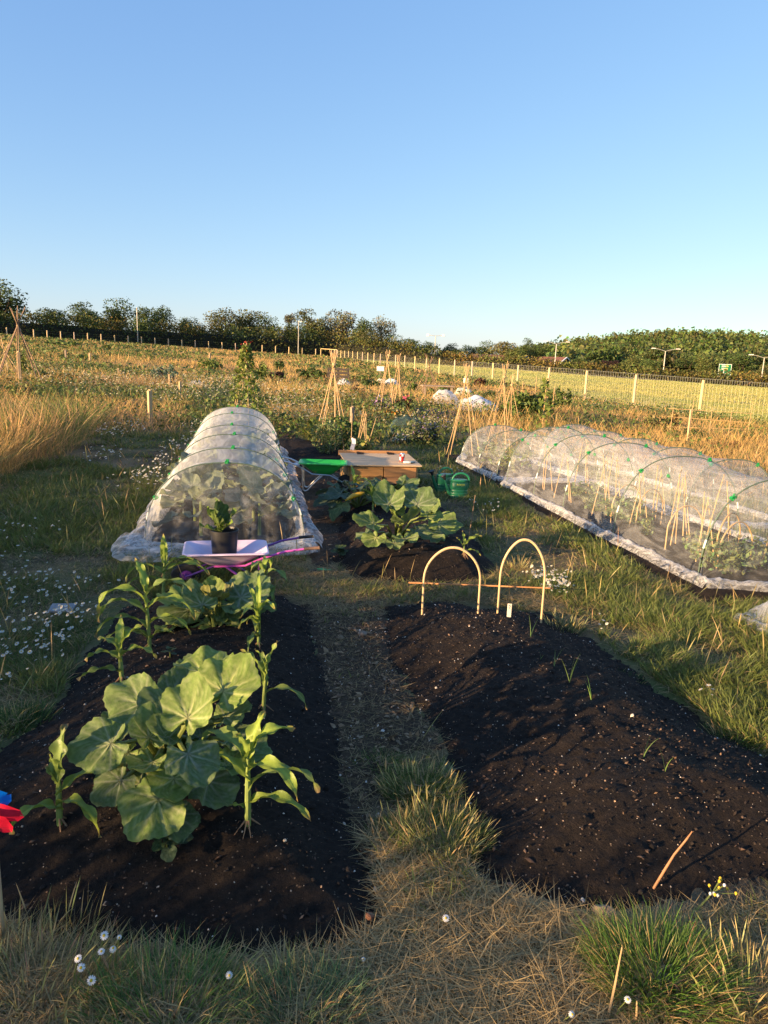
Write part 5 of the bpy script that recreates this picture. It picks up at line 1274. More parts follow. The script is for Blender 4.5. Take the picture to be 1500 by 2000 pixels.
# ---------------------------------------------------------------- wheelbarrows, pot, box, can, watering cans
def loft_tray(top, bot, zt, zb, lip=.018, th=.006, n=6, rad=.05):
    """open tray with rounded corners between a top and a bottom rectangle (x0,x1,y0,y1)"""
    def rr(b, z, g=0.0, r=rad):
        x0, x1, y0, y1 = b[0] - g, b[1] + g, b[2] - g, b[3] + g; out = []
        for cx, cy, a0 in ((x1 - r, y1 - r, 0), (x0 + r, y1 - r, 90), (x0 + r, y0 + r, 180), (x1 - r, y0 + r, 270)):
            for k in range(n): a = R(a0 + 90 * k / (n - 1)); out.append((cx + r * math.cos(a), cy + r * math.sin(a), z))
        return out
    mix = lambda t: [top[i] * (1 - t) + bot[i] * t for i in range(4)]
    L = [rr(top, zt - .012, lip), rr(top, zt, lip * .9), rr(top, zt + .003, lip * .3), rr(top, zt - .006, -.004)] + [rr(mix(t), zt - (zt - zb) * t, -.004) for t in (.3, .6, .9)] + [rr(bot, zb, -.03)]
    L2 = [rr(bot, zb - th, -.025)] + [rr(mix(t), zt - (zt - zb) * t - .001, .003) for t in (.9, .5, .1)] + [rr(top, zt - .012, .002)]
    rows = L + L2; m = 4 * n; V = [p for r_ in rows for p in r_]; F = []
    for i in range(len(rows) - 1):
        for k in range(m): k2 = (k + 1) % m; F.append((i * m + k, (i + 1) * m + k, (i + 1) * m + k2, i * m + k2))
    b0 = (len(L) - 1) * m; F.append(tuple(b0 + k for k in range(m))); F.append(tuple(b0 + m + k for k in range(m - 1, -1, -1)))
    i = len(rows) - 1
    for k in range(m): k2 = (k + 1) % m; F.append((i * m + k, k, k2, i * m + k2))
    return MB().add(V, F)
TYRE = pm('tyre', (.02, .02, .02), .8, bump=.1)
def barrow(label, base, rz, tray_m, frame_m, grips, frame2=None):
    o = thing('wheelbarrow', label, 'wheelbarrow', base, rz)
    loft_tray((-.30, .27, -.19, .19), (-.13, .08, -.10, .10), .37, .22).build('tray', tray_m, o, True)
    for i, s in enumerate((-1, 1)):
        fm_ = frame2 if (frame2 and s < 0) else frame_m; y = s * .12
        MB().tube([(-.10, y * .7, .21), (.12, y, .225), (.24, y * 1.15, .30), (.40, y * 1.35, .37), (.56, y * 1.45, .40)], .0105, 9).build('handle_bar', fm_, o, True)
        g = MB(); g.tube([(.535, y * 1.44, .396), (.56, y * 1.45, .40), (.64, y * 1.48, .407), (.645, y * 1.48, .4075)], [.0165, .0155, .0155, .019], 10); g.build('grip', grips[i], o, True)
        MB().tube([(-.02, y * .8, .215), (.10, y * 1.0, .10), (.17, y * 1.1, .022), (.20, y * 1.1, .012), (.225, y * 1.1, .03), (.235, y * 1.12, .12), (.235, y * 1.12, .24), (.25, y * 1.15, .305)], .0105, 9).build('leg', frame_m, o, True)
        MB().tube([(-.08, y * .6, .22), (-.25, y * .5, .13), (-.30, y * .42, .105)], .0095, 8).build('fork', frame_m, o, True)
    wv = MB(); wv.lathe([(.045, -.02), (.075, -.025), (.10, -.02), (.108, 0), (.10, .02), (.075, .025), (.045, .02)], 22, cap=False); q = wv.build('wheel', TYRE, o, True); q.location = (-.30, 0, .108); q.rotation_euler = (R(90), 0, 0)
    hb = MB(); hb.lathe([(.05, -.018), (.05, .018)], 18); hb.lathe([(.015, -.05), (.015, .05)], 10); h = hb.build('rim', frame_m, q); 
    return o
PINK = pm('pink_paint', (.74, .58, .72), .35, var=.06, bump=.03, spec=.5); PURPLE = pm('purple_paint', (.16, .04, .26), .35, var=.1, bump=0, spec=.5); MAG = pm('magenta_paint', (.55, .10, .42), .35, var=.1, bump=0, spec=.5)
BLACKR = pm('black_rubber', (.015, .015, .016), .5, bump=0); BROWNR = pm('worn_brown_grip', (.13, .075, .05), .7, var=.2, bump=.2)
GRN = pm('green_paint', (.03, .42, .07), .3, var=.06, bump=.02, spec=.5); CHROME = pm('bright_steel', (.62, .60, .58), .3, var=.05, metal=.9, bump=0); GRIPG = pm('green_grip', (.05, .36, .09), .45, bump=0)
pb = at(446, 1128, .05); pbz = topz(pb[0], pb[1])
PB = barrow('small pale pink wheelbarrow with purple frame holding a black pot', (pb[0], pb[1], pbz), R(13), PINK, PURPLE, (BROWNR, BLACKR), MAG); PB.scale = (1, 1, .76)
gb = at(628, 962, 0.02); gbz = topz(gb[0], gb[1])
barrow('small bright green wheelbarrow with steel legs beside the wooden box', (gb[0], gb[1], gbz), R(183), GRN, CHROME, (GRIPG, GRIPG))
POTM = pm('black_plastic', (.018, .018, .019), .45, var=.15, bump=.05, spec=.4)
pp = np.array([pb[0] - .025, pb[1] - .01, pbz + .195]); o = thing('plant_pot', 'black plastic pot standing in the pink wheelbarrow', 'plant pot', pp)
MB().lathe([(.082, 0), (.085, .004), (.098, .195), (.104, .197), (.105, .22), (.099, .222), (.096, .215), (.094, .19)], 32, cap=False).build('pot', POTM, o, True)
MB().lathe([(.001, .002), (.084, .002)], 24, cap=False).build('base', POTM, o); MB().lathe([(.001, .193), (.05, .191), (.094, .185)], 24, cap=False).build('soil', SOIL, o)
CHM = [leaf_mesh('leaf', 420 + i, (.12, .21, .035), (.30, .36, .12), cup=.35, ruffle=.12, lobes=.02, notch=.3, m=6, asp=1.5, nt=40, nr=8) for i in range(2)]
cpn = pp + [-.03, -.01, .19]; o = thing('chard_plant', 'young chard with glossy crinkled leaves growing in the black pot', 'chard', cpn)
for az, el, L, z in [(185, 10, .10, .02), (160, 45, .12, .05), (100, 70, .12, .07), (60, 55, .11, .06), (20, 40, .12, .05), (330, 25, .10, .03), (240, 50, .10, .05), (280, 35, .10, .05), (130, 60, .11, .08), (190, 75, .12, .09)]:
    v = dirv(az, el) * .05; lf = link('leaf', CHM[int(az) % 2], SQ, o); lf.matrix_local = frame(v + Vector((0, 0, z)), az, el, random.uniform(-30, 30), (L, L * .75, L))
    MB().tube([(0, 0, -.01), tuple(v * .5 + Vector((0, 0, z * .6))), tuple(v + Vector((0, 0, z)))], .0035, 5).build('leaf_stalk', STALK, o)

# wooden box
WD = pm('box_timber', (.40, .21, .075), .65, var=.28, scale=5, bump=.35, bscale=18, stretch=(.5, 6, 6), orand=.15); WD2 = pm('box_timber_end', (.50, .30, .11), .65, var=.22, scale=5, bump=.3, bscale=18, stretch=(6, .6, 6)); LID = pm('weathered_lid', (.52, .38, .23), .8, var=.2, scale=5, bump=.4, bscale=20, stretch=(.5, 6, 1)); RUST = pm('old_hinge', (.035, .025, .02), .6, var=.4, metal=.5)
bx = np.array([-.45, 8.86]); BZ = float(gz(bx[0] + .4, bx[1] + .4)) - .02
BO = thing('wooden_box', 'low wooden storage box with weathered sloping lid and two front doors', 'box', (bx[0], bx[1], BZ), R(11))
BW, BD, BH0, BH1 = .86, .80, .385, .43
for i in range(2):   # two doors of two boards each
    for k in range(3): MB().box((BW * (.25 + .5 * i), -.012, .06 + .125 * k), (BW * .5 - .012, .022, .121)).build('plank', WD, BO, bevel=.003)
    MB().box((BW * (.49 + .02 * i) , -.03, .22), (.012, .014, .05)).build('door_handle', RUST, BO)
for sx in (0, 1):
    for k in range(3): MB().box((sx * BW + (-.012 if not sx else .012), BD * .5, .06 + .125 * k), (.022, BD - .03, .121)).build('plank', WD2, BO, bevel=.003)
    for yy in (.018, BD - .018): MB().box((sx * (BW - .05) + .025, yy, .19), (.05, .035, .375)).build('corner_post', WD2, BO, bevel=.003)
for k in range(3): MB().box((BW / 2, BD + .012, .06 + .14 * k), (BW, .022, .136)).build('plank', WD, BO, bevel=.003)
MB().box((-.024, BD * .3, .19), (.006, .05, .07)).build('latch_plate', RUST, BO)
tilt = math.atan2(BH1 - BH0, BD); Mx = Matrix.Rotation(tilt, 4, 'X')
for k in range(4):
    yy = -.05 + (BD + .04) * (k + .5) / 4; MB().box((BW / 2 + .01, yy, BH0 + .012 + yy * math.tan(tilt)), (BW + .1, (BD + .04) / 4 - .004, .018), M=Mx).build('lid_board', LID, BO, bevel=.003)
MB().box((BW / 2, BD + .005, BH1 + .02), (BW + .1, .022, .07)).build('lid_rail', WD, BO, bevel=.003)
for x in (.24, .66):
    h = MB(); h.box((x, BD - .10, BH1 + .018), (.09, .03, .012), M=Mx); h.box((x - .03, BD - .04, BH1 + .03), (.03, .05, .02), M=Mx); h.tube([(x - .05, BD - .07, BH1 + .03), (x + .05, BD - .07, BH1 + .03)], .008, 6); h.build('hinge', RUST, BO, bevel=.002)
def onbox(x, y, dz=0.0):
    c, s = math.cos(R(11)), math.sin(R(11)); return (bx[0] + c * x - s * y, bx[1] + s * x + c * y, BZ + BH0 + .022 + y * math.tan(tilt) + dz)
RED = pm('can_red', (.55, .03, .03), .25, var=.05, metal=.35, bump=0); CANW = pm('can_white', (.78, .76, .74), .3, var=.03, bump=0); ALU = pm('can_metal', (.7, .7, .7), .25, metal=1, bump=0)
o = thing('drink_can', 'red and white drink can standing on the box lid', 'can', onbox(.70, .16), R(-20))
MB().lathe([(.033, .012), (.033, .103)], 24, cap=False).build('body', RED, o, True); MB().lathe([(.001, .004), (.024, .002), (.028, 0), (.033, .012)], 24, cap=False).build('base', ALU, o, True)
MB().lathe([(.033, .103), (.029, .112), (.028, .116), (.025, .113), (.001, .112)], 24, cap=False).build('top', ALU, o, True)
lb = MB()
for (a0, a1, zb0, zb1) in ((-150, -95, .018, .062), (-80, -35, .07, .10), (-30, 20, .02, .05), (60, 130, .03, .09)):
    n = 8; lb.grid(np.array([[(.0334 * math.cos(R(a0 + (a1 - a0) * j / n)), .0334 * math.sin(R(a0 + (a1 - a0) * j / n)), z + .012 * math.sin(j / n * 3.1)) for j in range(n + 1)] for z in (zb0, zb1)]))
lb.build('label_print', CANW, o, True)
o = thing('tobacco_packet', 'small white packet lying beside the drink can', 'packet', onbox(.75, .08, .002), R(12)); MB().box((0, 0, .014), (.085, .05, .024)).build('carton', CANW, o, bevel=.002); MB().box((.03, 0, .0145), (.022, .052, .0252)).build('flap', pm('grey_card', (.45, .45, .44), .6, bump=0), o)
o = thing('phone', 'black phone lying flat on the box lid beside the can', 'phone', onbox(.80, .13, .002), R(35)); MB().box((0, 0, .006), (.07, .13, .009)).build('case', POTM, o, bevel=.003); MB().box((0, 0, .0112), (.062, .12, .001)).build('screen', pm('dark_glass', (.01, .01, .012), .1, bump=0, spec=.6), o)

# watering cans
CANG = pm('watering_can_green', (.014, .15, .07), .4, var=.1, bump=.03, spec=.45); ROSE = pm('rose_dark', (.02, .02, .022), .5, bump=0); YEL = pm('print_yellow', (.62, .62, .08), .5, bump=0)
def text_on_cylinder(txt, h, rad, sy, zc, ac, m, parent):
    cu = bpy.data.curves.new('lettering', 'FONT'); cu.body = txt; cu.size = h * 1.35; cu.align_x = 'CENTER'; cu.offset = .0012; tmp = bpy.data.objects.new('lettering', cu); COL.objects.link(tmp)
    dg = bpy.context.evaluated_depsgraph_get(); me = bpy.data.meshes.new_from_object(tmp.evaluated_get(dg)); bpy.data.objects.remove(tmp)
    for v in me.vertices:
        a = ac + v.co.x / rad; z = zc + v.co.y; v.co = Vector(((rad + .002) * math.cos(a), (rad + .002) * sy * math.sin(a), z))
    return link('lettering', me, m, parent)
def watering_can(label, base, rz, text=True):
    o = thing('watering_can', label, 'watering can', base, rz, 'green watering cans on the grass'); sy = .62
    prof = [(.105, 0), (.112, .006)]
    for k in range(3): z = .045 + .035 * k; prof += [(.113, z - .006), (.109, z), (.109, z + .004), (.113, z + .010)]
    prof += [(.113, .20), (.109, .204), (.109, .209), (.113, .214), (.112, .235), (.100, .243), (.085, .243)]
    MB().lathe(prof, 34, sy=sy).build('body', CANG, o, True)
    if text: text_on_cylinder('ROOTS', .024, .113, sy, .172, R(-84), YEL, o)
    hp = MB(); pts = []
    for j in range(19):
        t = math.pi * (1.02 - j / 18 * 1.12); pts.append((.02 + .105 * math.cos(t), 0, .235 + .085 * max(-.9, math.sin(t))))
    pts.append((.112, 0, .14)); hp.tube(pts, .013, 9); hp.build('handle', CANG, o, True)
    MB().tube([(-.095, 0, .035), (-.125, 0, .075), (-.17, 0, .19), (-.185, 0, .235)], [.027, .024, .016, .014], 12).build('spout', CANG, o, True)
    MB().tube([(-.10, 0, .14), (-.15, 0, .135)], .006, 6).build('spout_stay', CANG, o)
    MB().tube([(-.184, 0, .232), (-.192, 0, .255), (-.205, 0, .285), (-.208, 0, .292)], [.015, .02, .038, .036], 16).build('rose', ROSE, o, True)
    return o
p = at(895, 976, .0); watering_can('ribbed green watering can with yellow lettering on the grass', (p[0], p[1], topz(p[0], p[1])), R(4))
p = at(868, 968, .0); watering_can('green watering can half hidden behind the lettered one', (p[0], p[1] + .18, topz(p[0], p[1])), R(28), False)
# ---------------------------------------------------------------- things on and beside the front beds
def hoop_at(pa, pb_, ptop, label, lean=0.0):
    a = at(*pa, .12); b = at(*pb_, .12); a[2] = topz(a[0], a[1]); b[2] = topz(b[0], b[1]); c = (a + b) / 2; w_ = float(np.hypot(*(b - a)[:2])); h = aty(ptop[0], ptop[1], c[1])[2] - c[2]
    o = thing('cane_hoop', label, 'cane hoop', c, math.atan2(b[1] - a[1], b[0] - a[0]), 'bent cane hoops on the bare bed')
    pts = [(-w_ / 2, 0, a[2] - c[2] - .08)]; 
    for j in range(33):
        t = math.pi * j / 32; pts.append((-w_ / 2 * math.copysign(abs(math.cos(t)) ** .85, math.cos(t)) * (1 - .22 * math.sin(t) ** 3) + lean * math.sin(t), 0, h * (.50 + .50 * math.sin(t)) if 0 < j < 32 else h * .5))
    pts.append((w_ / 2, 0, b[2] - c[2] - .08)); MB().tube(pts, [.0085 - .0022 * abs(2 * k / (len(pts) - 1) - 1) for k in range(len(pts))], 8).build('bent_cane', pm('pale_bamboo', (.60, .42, .22), .5, var=.15, scale=5, bump=.08), o, True)
    for t in (.18, .5, .8):
        k = pts[int(t * (len(pts) - 1))]; MB().lathe([(.007, -.004), (.0095, 0), (.007, .004)], 8, k).build('node', CANE, o)
hoop_at((825, 1187), (934, 1190), (872, 1069), 'shorter of the two bent cane hoops, crossed near its feet by the fallen cane')
hoop_at((972, 1194), (1058, 1199), (1021, 1054), 'taller bent cane hoop just behind the white plant label')
a = at(798, 1138, .07); b = at(1080, 1149, .16); o = thing('garden_cane', 'long cane lying level through the two bent hoops', 'cane', a); cane(o, (0, 0, 0), b - a, .0065, pm('red_bamboo', (.42, .20, .08), .5, var=.2))
p = cpos(994, 1203, .17); o = thing('plant_label', 'white wooden plant label standing at the top of the bare bed', 'plant label', p, R(-6))
MB().box((0, 0, .035), (.026, .004, .11)).build('tag', pm('label_wood', (.66, .58, .46), .6, var=.06, bump=.1), o, bevel=.002)
ink = MB()
for k, (x, z, w_, h_) in enumerate([(0, .080, .004, .010), (-.004, .077, .006, .003), (.003, .073, .004, .008), (-.002, .066, .008, .003), (.001, .061, .003, .007), (-.003, .056, .005, .003)]): ink.box((x, -.0024, z), (w_, .0008, h_))
ink.build('pencil_writing', pm('ink', (.04, .04, .09), .7, bump=0), o)
# pinwheel
p = at(-1, 1770, .1); p[2] = topz(p[0], p[1]); topw = aty(3, 1560, p[1]); H = topw[2] - p[2]
o = thing('pinwheel', 'toy pinwheel with blue and red sails on a wooden stick', 'pinwheel', p)
MB().tube([(0, 0, -.05), (0, 0, H)], .0095, 10).build('stick', pm('dowel', (.50, .36, .20), .6, var=.1, bump=.1), o, True)
MB().tube([(0, 0, -.01), (0, 0, .045), (0, 0, .05)], [.0115, .0115, .0105], 10).build('tape', pm('silver_tape', (.5, .52, .55), .4, var=.1), o, True)
BLU = pm('blue_plastic', (.0, .14, .62), .3, bump=0, spec=.5, transl=.25); REDP = pm('red_plastic', (.72, .015, .05), .3, bump=0, spec=.5, transl=.3); MGP = pm('magenta_plastic', (.50, .01, .22), .3, bump=0, transl=.3); YLP = pm('yellow_plastic', (.75, .5, .02), .3, bump=0, transl=.3)
def sail(ang, m, L=.075, wd=.05, lift=.02):
    rows = []
    for i in range(9):
        t = i / 8; wv = wd * (math.sin(math.pi * min(1, .1 + .75 * t)) ** .8) * (1 if i < 8 else .3); row = []
        for j in range(5):
            s = j / 4 - .5; x = L * t * (1 + .12 * (abs(s) > .4) * (t > .8)); y = s * wv; row.append((x, -.012 - lift * math.sin(math.pi * t) * (1 - abs(s)) - .008 * s, y))
        rows.append(row)
    A = np.array(rows); c, s_ = math.cos(R(ang)), math.sin(R(ang)); B = np.stack([A[..., 0] * c - A[..., 2] * s_, A[..., 1], A[..., 0] * s_ + A[..., 2] * c + H - .012], -1)
    q = MB().grid(B).build('sail', m, o, True)
for ang, m in ((32, BLU), (-18, REDP), (-55, REDP), (90, YLP), (150, MGP), (215, BLU), (268, MGP)): sail(ang, m, .088 if ang != 32 else .062, .056)
MB().lathe([(.001, .006), (.008, .004), (.008, 0)], 12).build('hub', YLP, o); o.children[-1].rotation_euler = (R(90), 0, 0); o.children[-1].location = (0, -.03, H - .012)

# stick, stones, brick piece, slate
ROCK = pm('stone', (.20, .155, .115), .9, var=.35, scale=20, bump=.7, bscale=40); BRK = pm('brick_piece', (.28, .12, .06), .9, var=.3, scale=25, bump=.6, bscale=50)
def stone(name, label, cat, px, py, dims, m, rz=0, seed=0, z=.03):
    p = cpos(px, py, z); rng = np.random.default_rng(seed); bm = bmesh.new(); bmesh.ops.create_icosphere(bm, subdivisions=3, radius=1)
    pl = [(rng.normal(size=3), rng.uniform(.62, .95)) for _ in range(9)]
    for v in bm.verts:
        c = np.array(v.co)
        for n_, d_ in pl:
            n_ = n_ / np.linalg.norm(n_); e = c @ n_ - d_
            if e > 0: c = c - n_ * e
        c = c * (1 + .04 * (rng.uniform() - .5)); v.co = Vector(c * np.array(dims) / 2)
    me = bpy.data.meshes.new(name); bm.to_mesh(me); bm.free(); o = link(name, me, m); o.location = (p[0], p[1], p[2] + dims[2] * .25); o.rotation_euler = (rng.uniform(-.2, .2), rng.uniform(-.2, .2), rz); return props(o, label, cat)
stone('stone', 'brown wedge of stone at the grass edge of the bare bed', 'stone', 1182, 1792, (.085, .05, .05), ROCK, R(-25), 2)
stone('stone', 'small flat stone sunk beside the trodden path', 'stone', 905, 1735, (.05, .04, .02), ROCK, .3, 5)
stone('stone', 'knobbly grey stone lying on the path between the beds', 'stone', 708, 1240, (.06, .05, .04), ROCK, .6, 6)
stone('brick_piece', 'orange crumb of broken brick on the dark soil near the path', 'brick', 722, 1797, (.03, .026, .026), BRK, .2, 3)
stone('stone', 'pale pebble lying near the roots of the largest front sweetcorn', 'stone', 556, 1645, (.014, .012, .01), pm('pebble', (.55, .42, .28), .8, bump=.2), .2, 4, .15)
p = cpos(122, 1196, .0); o = thing('slate_piece', 'thin grey piece of slate lying in the grass lane', 'slate', p + [0, 0, .03], R(8)); M = Matrix.Rotation(R(8), 4, 'X'); MB().box((0, 0, 0), (.15, .11, .012), M=M).build('slab', pm('slate', (.26, .26, .26), .8, var=.2, bump=.3), o, bevel=.003)
p = cpos(1270, 1742, .05); e = aty(1349, 1628, p[1] + .02); o = thing('twig', 'dry reddish twig leaning up out of the front grass', 'twig', p)
d_ = e - p; MB().tube([(0, 0, -.02), tuple(d_ * .35 + [.004, 0, .008]), tuple(d_ * .62 - [.004, 0, 0]), tuple(d_ * .9), tuple(d_)], [.0042, .004, .0034, .003, .002], 7).build('stalk', pm('red_twig', (.34, .17, .08), .7, var=.2, bump=.2), o, True)
MB().tube([tuple(d_ * .9), tuple(d_ * .98 + [.006, .0, .012])], [.003, .0018], 6).build('bud', pm('red_twig', (.34, .17, .08)), o)
# toys and tools on the path by the green barrow
def ball(label, px, py, r, band=None, up=.0):
    p = at(px, py, .03); p[2] = topz(p[0], p[1]) + r * .95; o = thing('ball', label, 'ball', p); bm = MB(); prof = [(max(.001, r * math.sin(math.pi * k / 14)), -r * math.cos(math.pi * k / 14)) for k in range(15)]
    bm.lathe(prof, 20, cap=False).build('skin', pm('white_plastic', (.75, .74, .74), .45, bump=.02), o, True)
    if band:
        for a in (0, 60):
            b_ = MB(); b_.lathe([(r * 1.008, -.006), (r * 1.008, .006)], 22, cap=False); q = b_.build('stripe', pm('dark_stripe', (.06, .05, .08), .5, bump=0), o); q.rotation_euler = (R(60 + a), R(20), 0)
ball('white toy ball with dark stripes on the path by the tunnel', 575, 931, .028, True)
p = cpos(579, 912, .03); o = thing('cloth_bundle', 'crumpled white bundle on the path behind the barrow handles', 'bundle', p); s = MB()
rows = [[((.045 + .012 * vnoise(j * .9, i * 1.1, 5)) * math.sin(math.pi * (i + .2) / 7.4) * math.cos(6.2832 * j / 14), (.04 + .01 * vnoise(j * .8, i, 6)) * math.sin(math.pi * (i + .2) / 7.4) * math.sin(6.2832 * j / 14), .035 - .035 * math.cos(math.pi * i / 7)) for j in range(15)] for i in range(8)]
s.grid(rows).build('cloth', pm('white_cloth', (.7, .7, .72), .8), o, True)
def hand_tool(label, px, py, rz, head_col, handle_col, kind='fork', L=.12):
    p = cpos(px, py, .03); o = thing('hand_' + kind, label, 'hand tool', p + [0, 0, .015], rz); hm = pm('tool_' + kind + str(px), head_col, .4, bump=0)
    MB().tube([(0, 0, .004), (L * .5, 0, .006), (L, 0, .004)], [.008, .0105, .009], 8).build('handle', pm('handle_' + str(px), handle_col, .6), o, True)
    if kind == 'fork':
        MB().box((-.02, 0, .006), (.03, .05, .006)).build('head', hm, o, bevel=.002)
        for y in (-.021, 0, .021): MB().tube([(-.03, y, .006), (-.06, y, .012), (-.085, y, .006)], [.005, .0045, .002], 6).build('tine', hm, o, True)
    else:
        rows = [[(-.01 - .11 * t, w_ * (.028 * math.sin(math.pi * min(1, .3 + t * .62))), .004 + .012 * abs(w_) * (1 - t)) for w_ in (-1, -.5, 0, .5, 1)] for t in np.linspace(0, 1, 9)]
        MB().grid(rows).build('blade', hm, o, True)
hand_tool('small pink hand fork with wooden handle lying on the path', 567, 929, R(-20), (.55, .05, .16), (.55, .36, .22))
hand_tool('bright green plastic trowel lying beside the bunched net', 618, 1119, R(200), (.04, .42, .10), (.02, .02, .02), 'trowel', .05)

# ---- tussocks and single flowers of the front grass
def tuft(label, px, py, r, n, h, col, dryf, w=.0035, heads=0, lean=.5, z=0.0):
    p = at(px, py, z); p[2] = float(gz(p[0], p[1])); s = Stuff(); a = RNG.uniform(0, 6.28, n); q = np.sqrt(RNG.uniform(0, 1, n)) * r
    P = np.stack([q * np.cos(a), q * np.sin(a) * .8, np.full(n, -.01)], 1); dry = RNG.uniform(size=n) < dryf
    c = np.where(dry[:, None], jit(C_DRY * 1.2, n), jit(col, n)); az = a + RNG.normal(size=n) * .7
    s.add(blades(P, h * .62 * RNG.uniform(.35, 1.1, n), w * .8 * RNG.uniform(.6, 1.3, n), az, np.abs(RNG.normal(size=n)) * .2 + lean * q / r * .6, RNG.uniform(.2, 1.1, n), np.clip(c, .005, .9), 3, tip=np.clip(c * 1.15, 0, .9)))
    if heads:
        k = heads; a = RNG.uniform(0, 6.28, k); q = np.sqrt(RNG.uniform(0, 1, k)) * r; P = np.stack([q * np.cos(a), q * np.sin(a) * .8, np.zeros(k)], 1)
        s.add(blades(P, h * .62 * RNG.uniform(.9, 1.5, k), .0042, a + RNG.normal(size=k) * .6, np.abs(RNG.normal(size=k)) * .25 + .1, RNG.uniform(.1, .7, k), jit((.24, .24, .08), k), 5, head=1, headcol=jit((.42, .36, .14), k)))
    o = s.build('grass_tuft', GRASS, label, kind=None); props(o, cat='grass tuft', group='grass tufts around the front beds'); o.location = p; return o
tuft('low fine green tuft at the head of the grassy strip between beds', 745, 1490, .11, 1300, .08, (.085, .15, .032), .12)
tuft('wide tuft with seed heads halfway along the grassy strip', 820, 1545, .15, 2300, .13, (.10, .15, .034), .2, heads=90)
tuft('fullest tuft with yellowing seed heads beside the bare bed', 860, 1640, .16, 2600, .16, (.11, .155, .038), .25, heads=150)
tuft('green tuft close to the path below the fullest one', 780, 1630, .11, 900, .10, (.055, .10, .022), .12, heads=20)
tuft('small ragged tuft lower down the path strip', 780, 1740, .07, 350, .08, (.055, .09, .022), .3)
tuft('thin tuft by the single daisy at the end of the path', 830, 1850, .09, 380, .07, (.07, .10, .03), .4)
tuft('thin greyish tuft beside the stone wedge', 985, 1800, .07, 300, .07, (.07, .10, .03), .45)
tuft('thick lush bright tussock sprouting near the stone wedge', 1290, 1915, .17, 3400, .24, (.105, .19, .032), .2, w=.0042, lean=.7)
tuft('long bladed green clump at the bed edge among the daisies', 325, 1985, .19, 1900, .22, (.095, .18, .045), .22, w=.0042, lean=.6)
tuft('dry pale tussock with nodding seed heads below the pinwheel', 60, 1925, .24, 2600, .18, (.13, .14, .045), .72, heads=170, lean=.8)
tuft('bluish green clump of blades between daisy and path', 590, 1985, .14, 1300, .20, (.09, .16, .07), .15, w=.004)
tuft('coarse green tuft beside the lane at the bed shoulder', 40, 1415, .14, 700, .17, (.05, .10, .025), .1, w=.005, lean=.8)
tuft('small green tuft where the bare bed meets the lane', 1215, 1330, .12, 700, .10, (.05, .095, .02), .15)
tuft('tuft with bleached stalks on the lane beside the long net', 1100, 1230, .13, 600, .14, (.075, .11, .025), .3, heads=60)
tuft('yellowed tuft behind the taller cane hoop', 1010, 1115, .10, 500, .14, (.14, .13, .045), .6, heads=60)
tuft('golden stubble tuft glowing in the sun at the frame corner', 1470, 1960, .16, 1300, .18, (.10, .11, .03), .75, heads=120)
tuft('green lane tuft near the lower slope of the bare bed', 1440, 1450, .15, 900, .14, (.05, .095, .02), .2)
DAI = pm('daisy_petal', (.80, .80, .78), .6, var=.04, bump=0, transl=.3); DCEN = pm('daisy_eye', (.62, .42, .03), .7, var=.15, bump=.3, bscale=300)
def daisy(label, px, py, r, tilt, az, z=.1, droop=.0, petals=13):
    p = at(px, py, z); g = float(gz(p[0], p[1])); o = thing('daisy', label, 'daisy', (p[0] - .02, p[1] + .01, g), 0, 'single daisies in the front grass'); hd = Vector((.02, -.01, p[2] - g))
    MB().tube([(0, 0, 0), (.004, 0, hd.z * .5), tuple(hd)], [.0018, .0016, .0014], 5).build('stem', STALK, o, True)
    n_ = Vector((math.sin(tilt) * math.cos(az), math.sin(tilt) * math.sin(az), math.cos(tilt))); q = n_.to_track_quat('Z', 'Y').to_matrix().to_4x4()
    pe = MB()
    for k in range(petals):
        a = 6.2832 * k / petals + random.uniform(-.08, .08); c, s_ = math.cos(a), math.sin(a); rows = []
        for t in (.2, .5, .8, 1.0): rows.append([((r * t) * c - w_ * s_, (r * t) * s_ + w_ * c, -droop * r * t * t) for w_ in (-r * .15 * (1 if t < 1 else .45), 0, r * .15 * (1 if t < 1 else .45))])
        pe.grid(rows)
    f = pe.build('petals', DAI, o); f.matrix_local = Matrix.Translation(hd) @ q
    e = MB().lathe([(r * .34, -.001), (r * .33, r * .08), (r * .22, r * .22), (.0004, r * .27)], 14).build('eye', DCEN, o, True); e.matrix_local = Matrix.Translation(hd) @ q
for px, py, r, t, a, z, dr, lab in [(203, 1827, .0115, .7, -1.6, .12, .3, 'white daisy standing highest in the dry tussock'), (233, 1831, .0065, .9, -1.2, .13, 1.6, 'daisy with few petals left beside the highest daisy'), (198, 1858, .009, .4, -1.2, .11, .1, 'daisy half turned away in the dry tussock'), (221, 1851, .009, .5, -1.0, .12, 1.2, 'brown eyed fading daisy in the dry tussock'), (152, 1872, .010, .6, -1.8, .11, .2, 'upper daisy of the touching pair'), (158, 1890, .0105, .9, -1.4, .10, .4, 'lower daisy of the touching pair'), (178, 1915, .0115, .9, -1.5, .09, .25, 'daisy lowest in the dry tussock'), (448, 1905, .0095, .9, -1.2, .07, .6, 'lone daisy drooping at the edge of bare soil'), (871, 1793, .0105, .7, -1.7, .05, .2, 'single daisy lit on straw at the end of the path'), (1226, 1952, .009, .5, -1.9, .08, .2, 'pale daisy at the foot of the lush tussock'), (1118, 1981, .008, .8, -1.5, .06, 1.0, 'yellow daisy head low in the dry straw'), (710, 1873, .006, .7, -1.5, .05, 1.4, 'petal-less daisy head beside the path end')]:
    daisy(lab, px, py, r, t, a, z, dr)
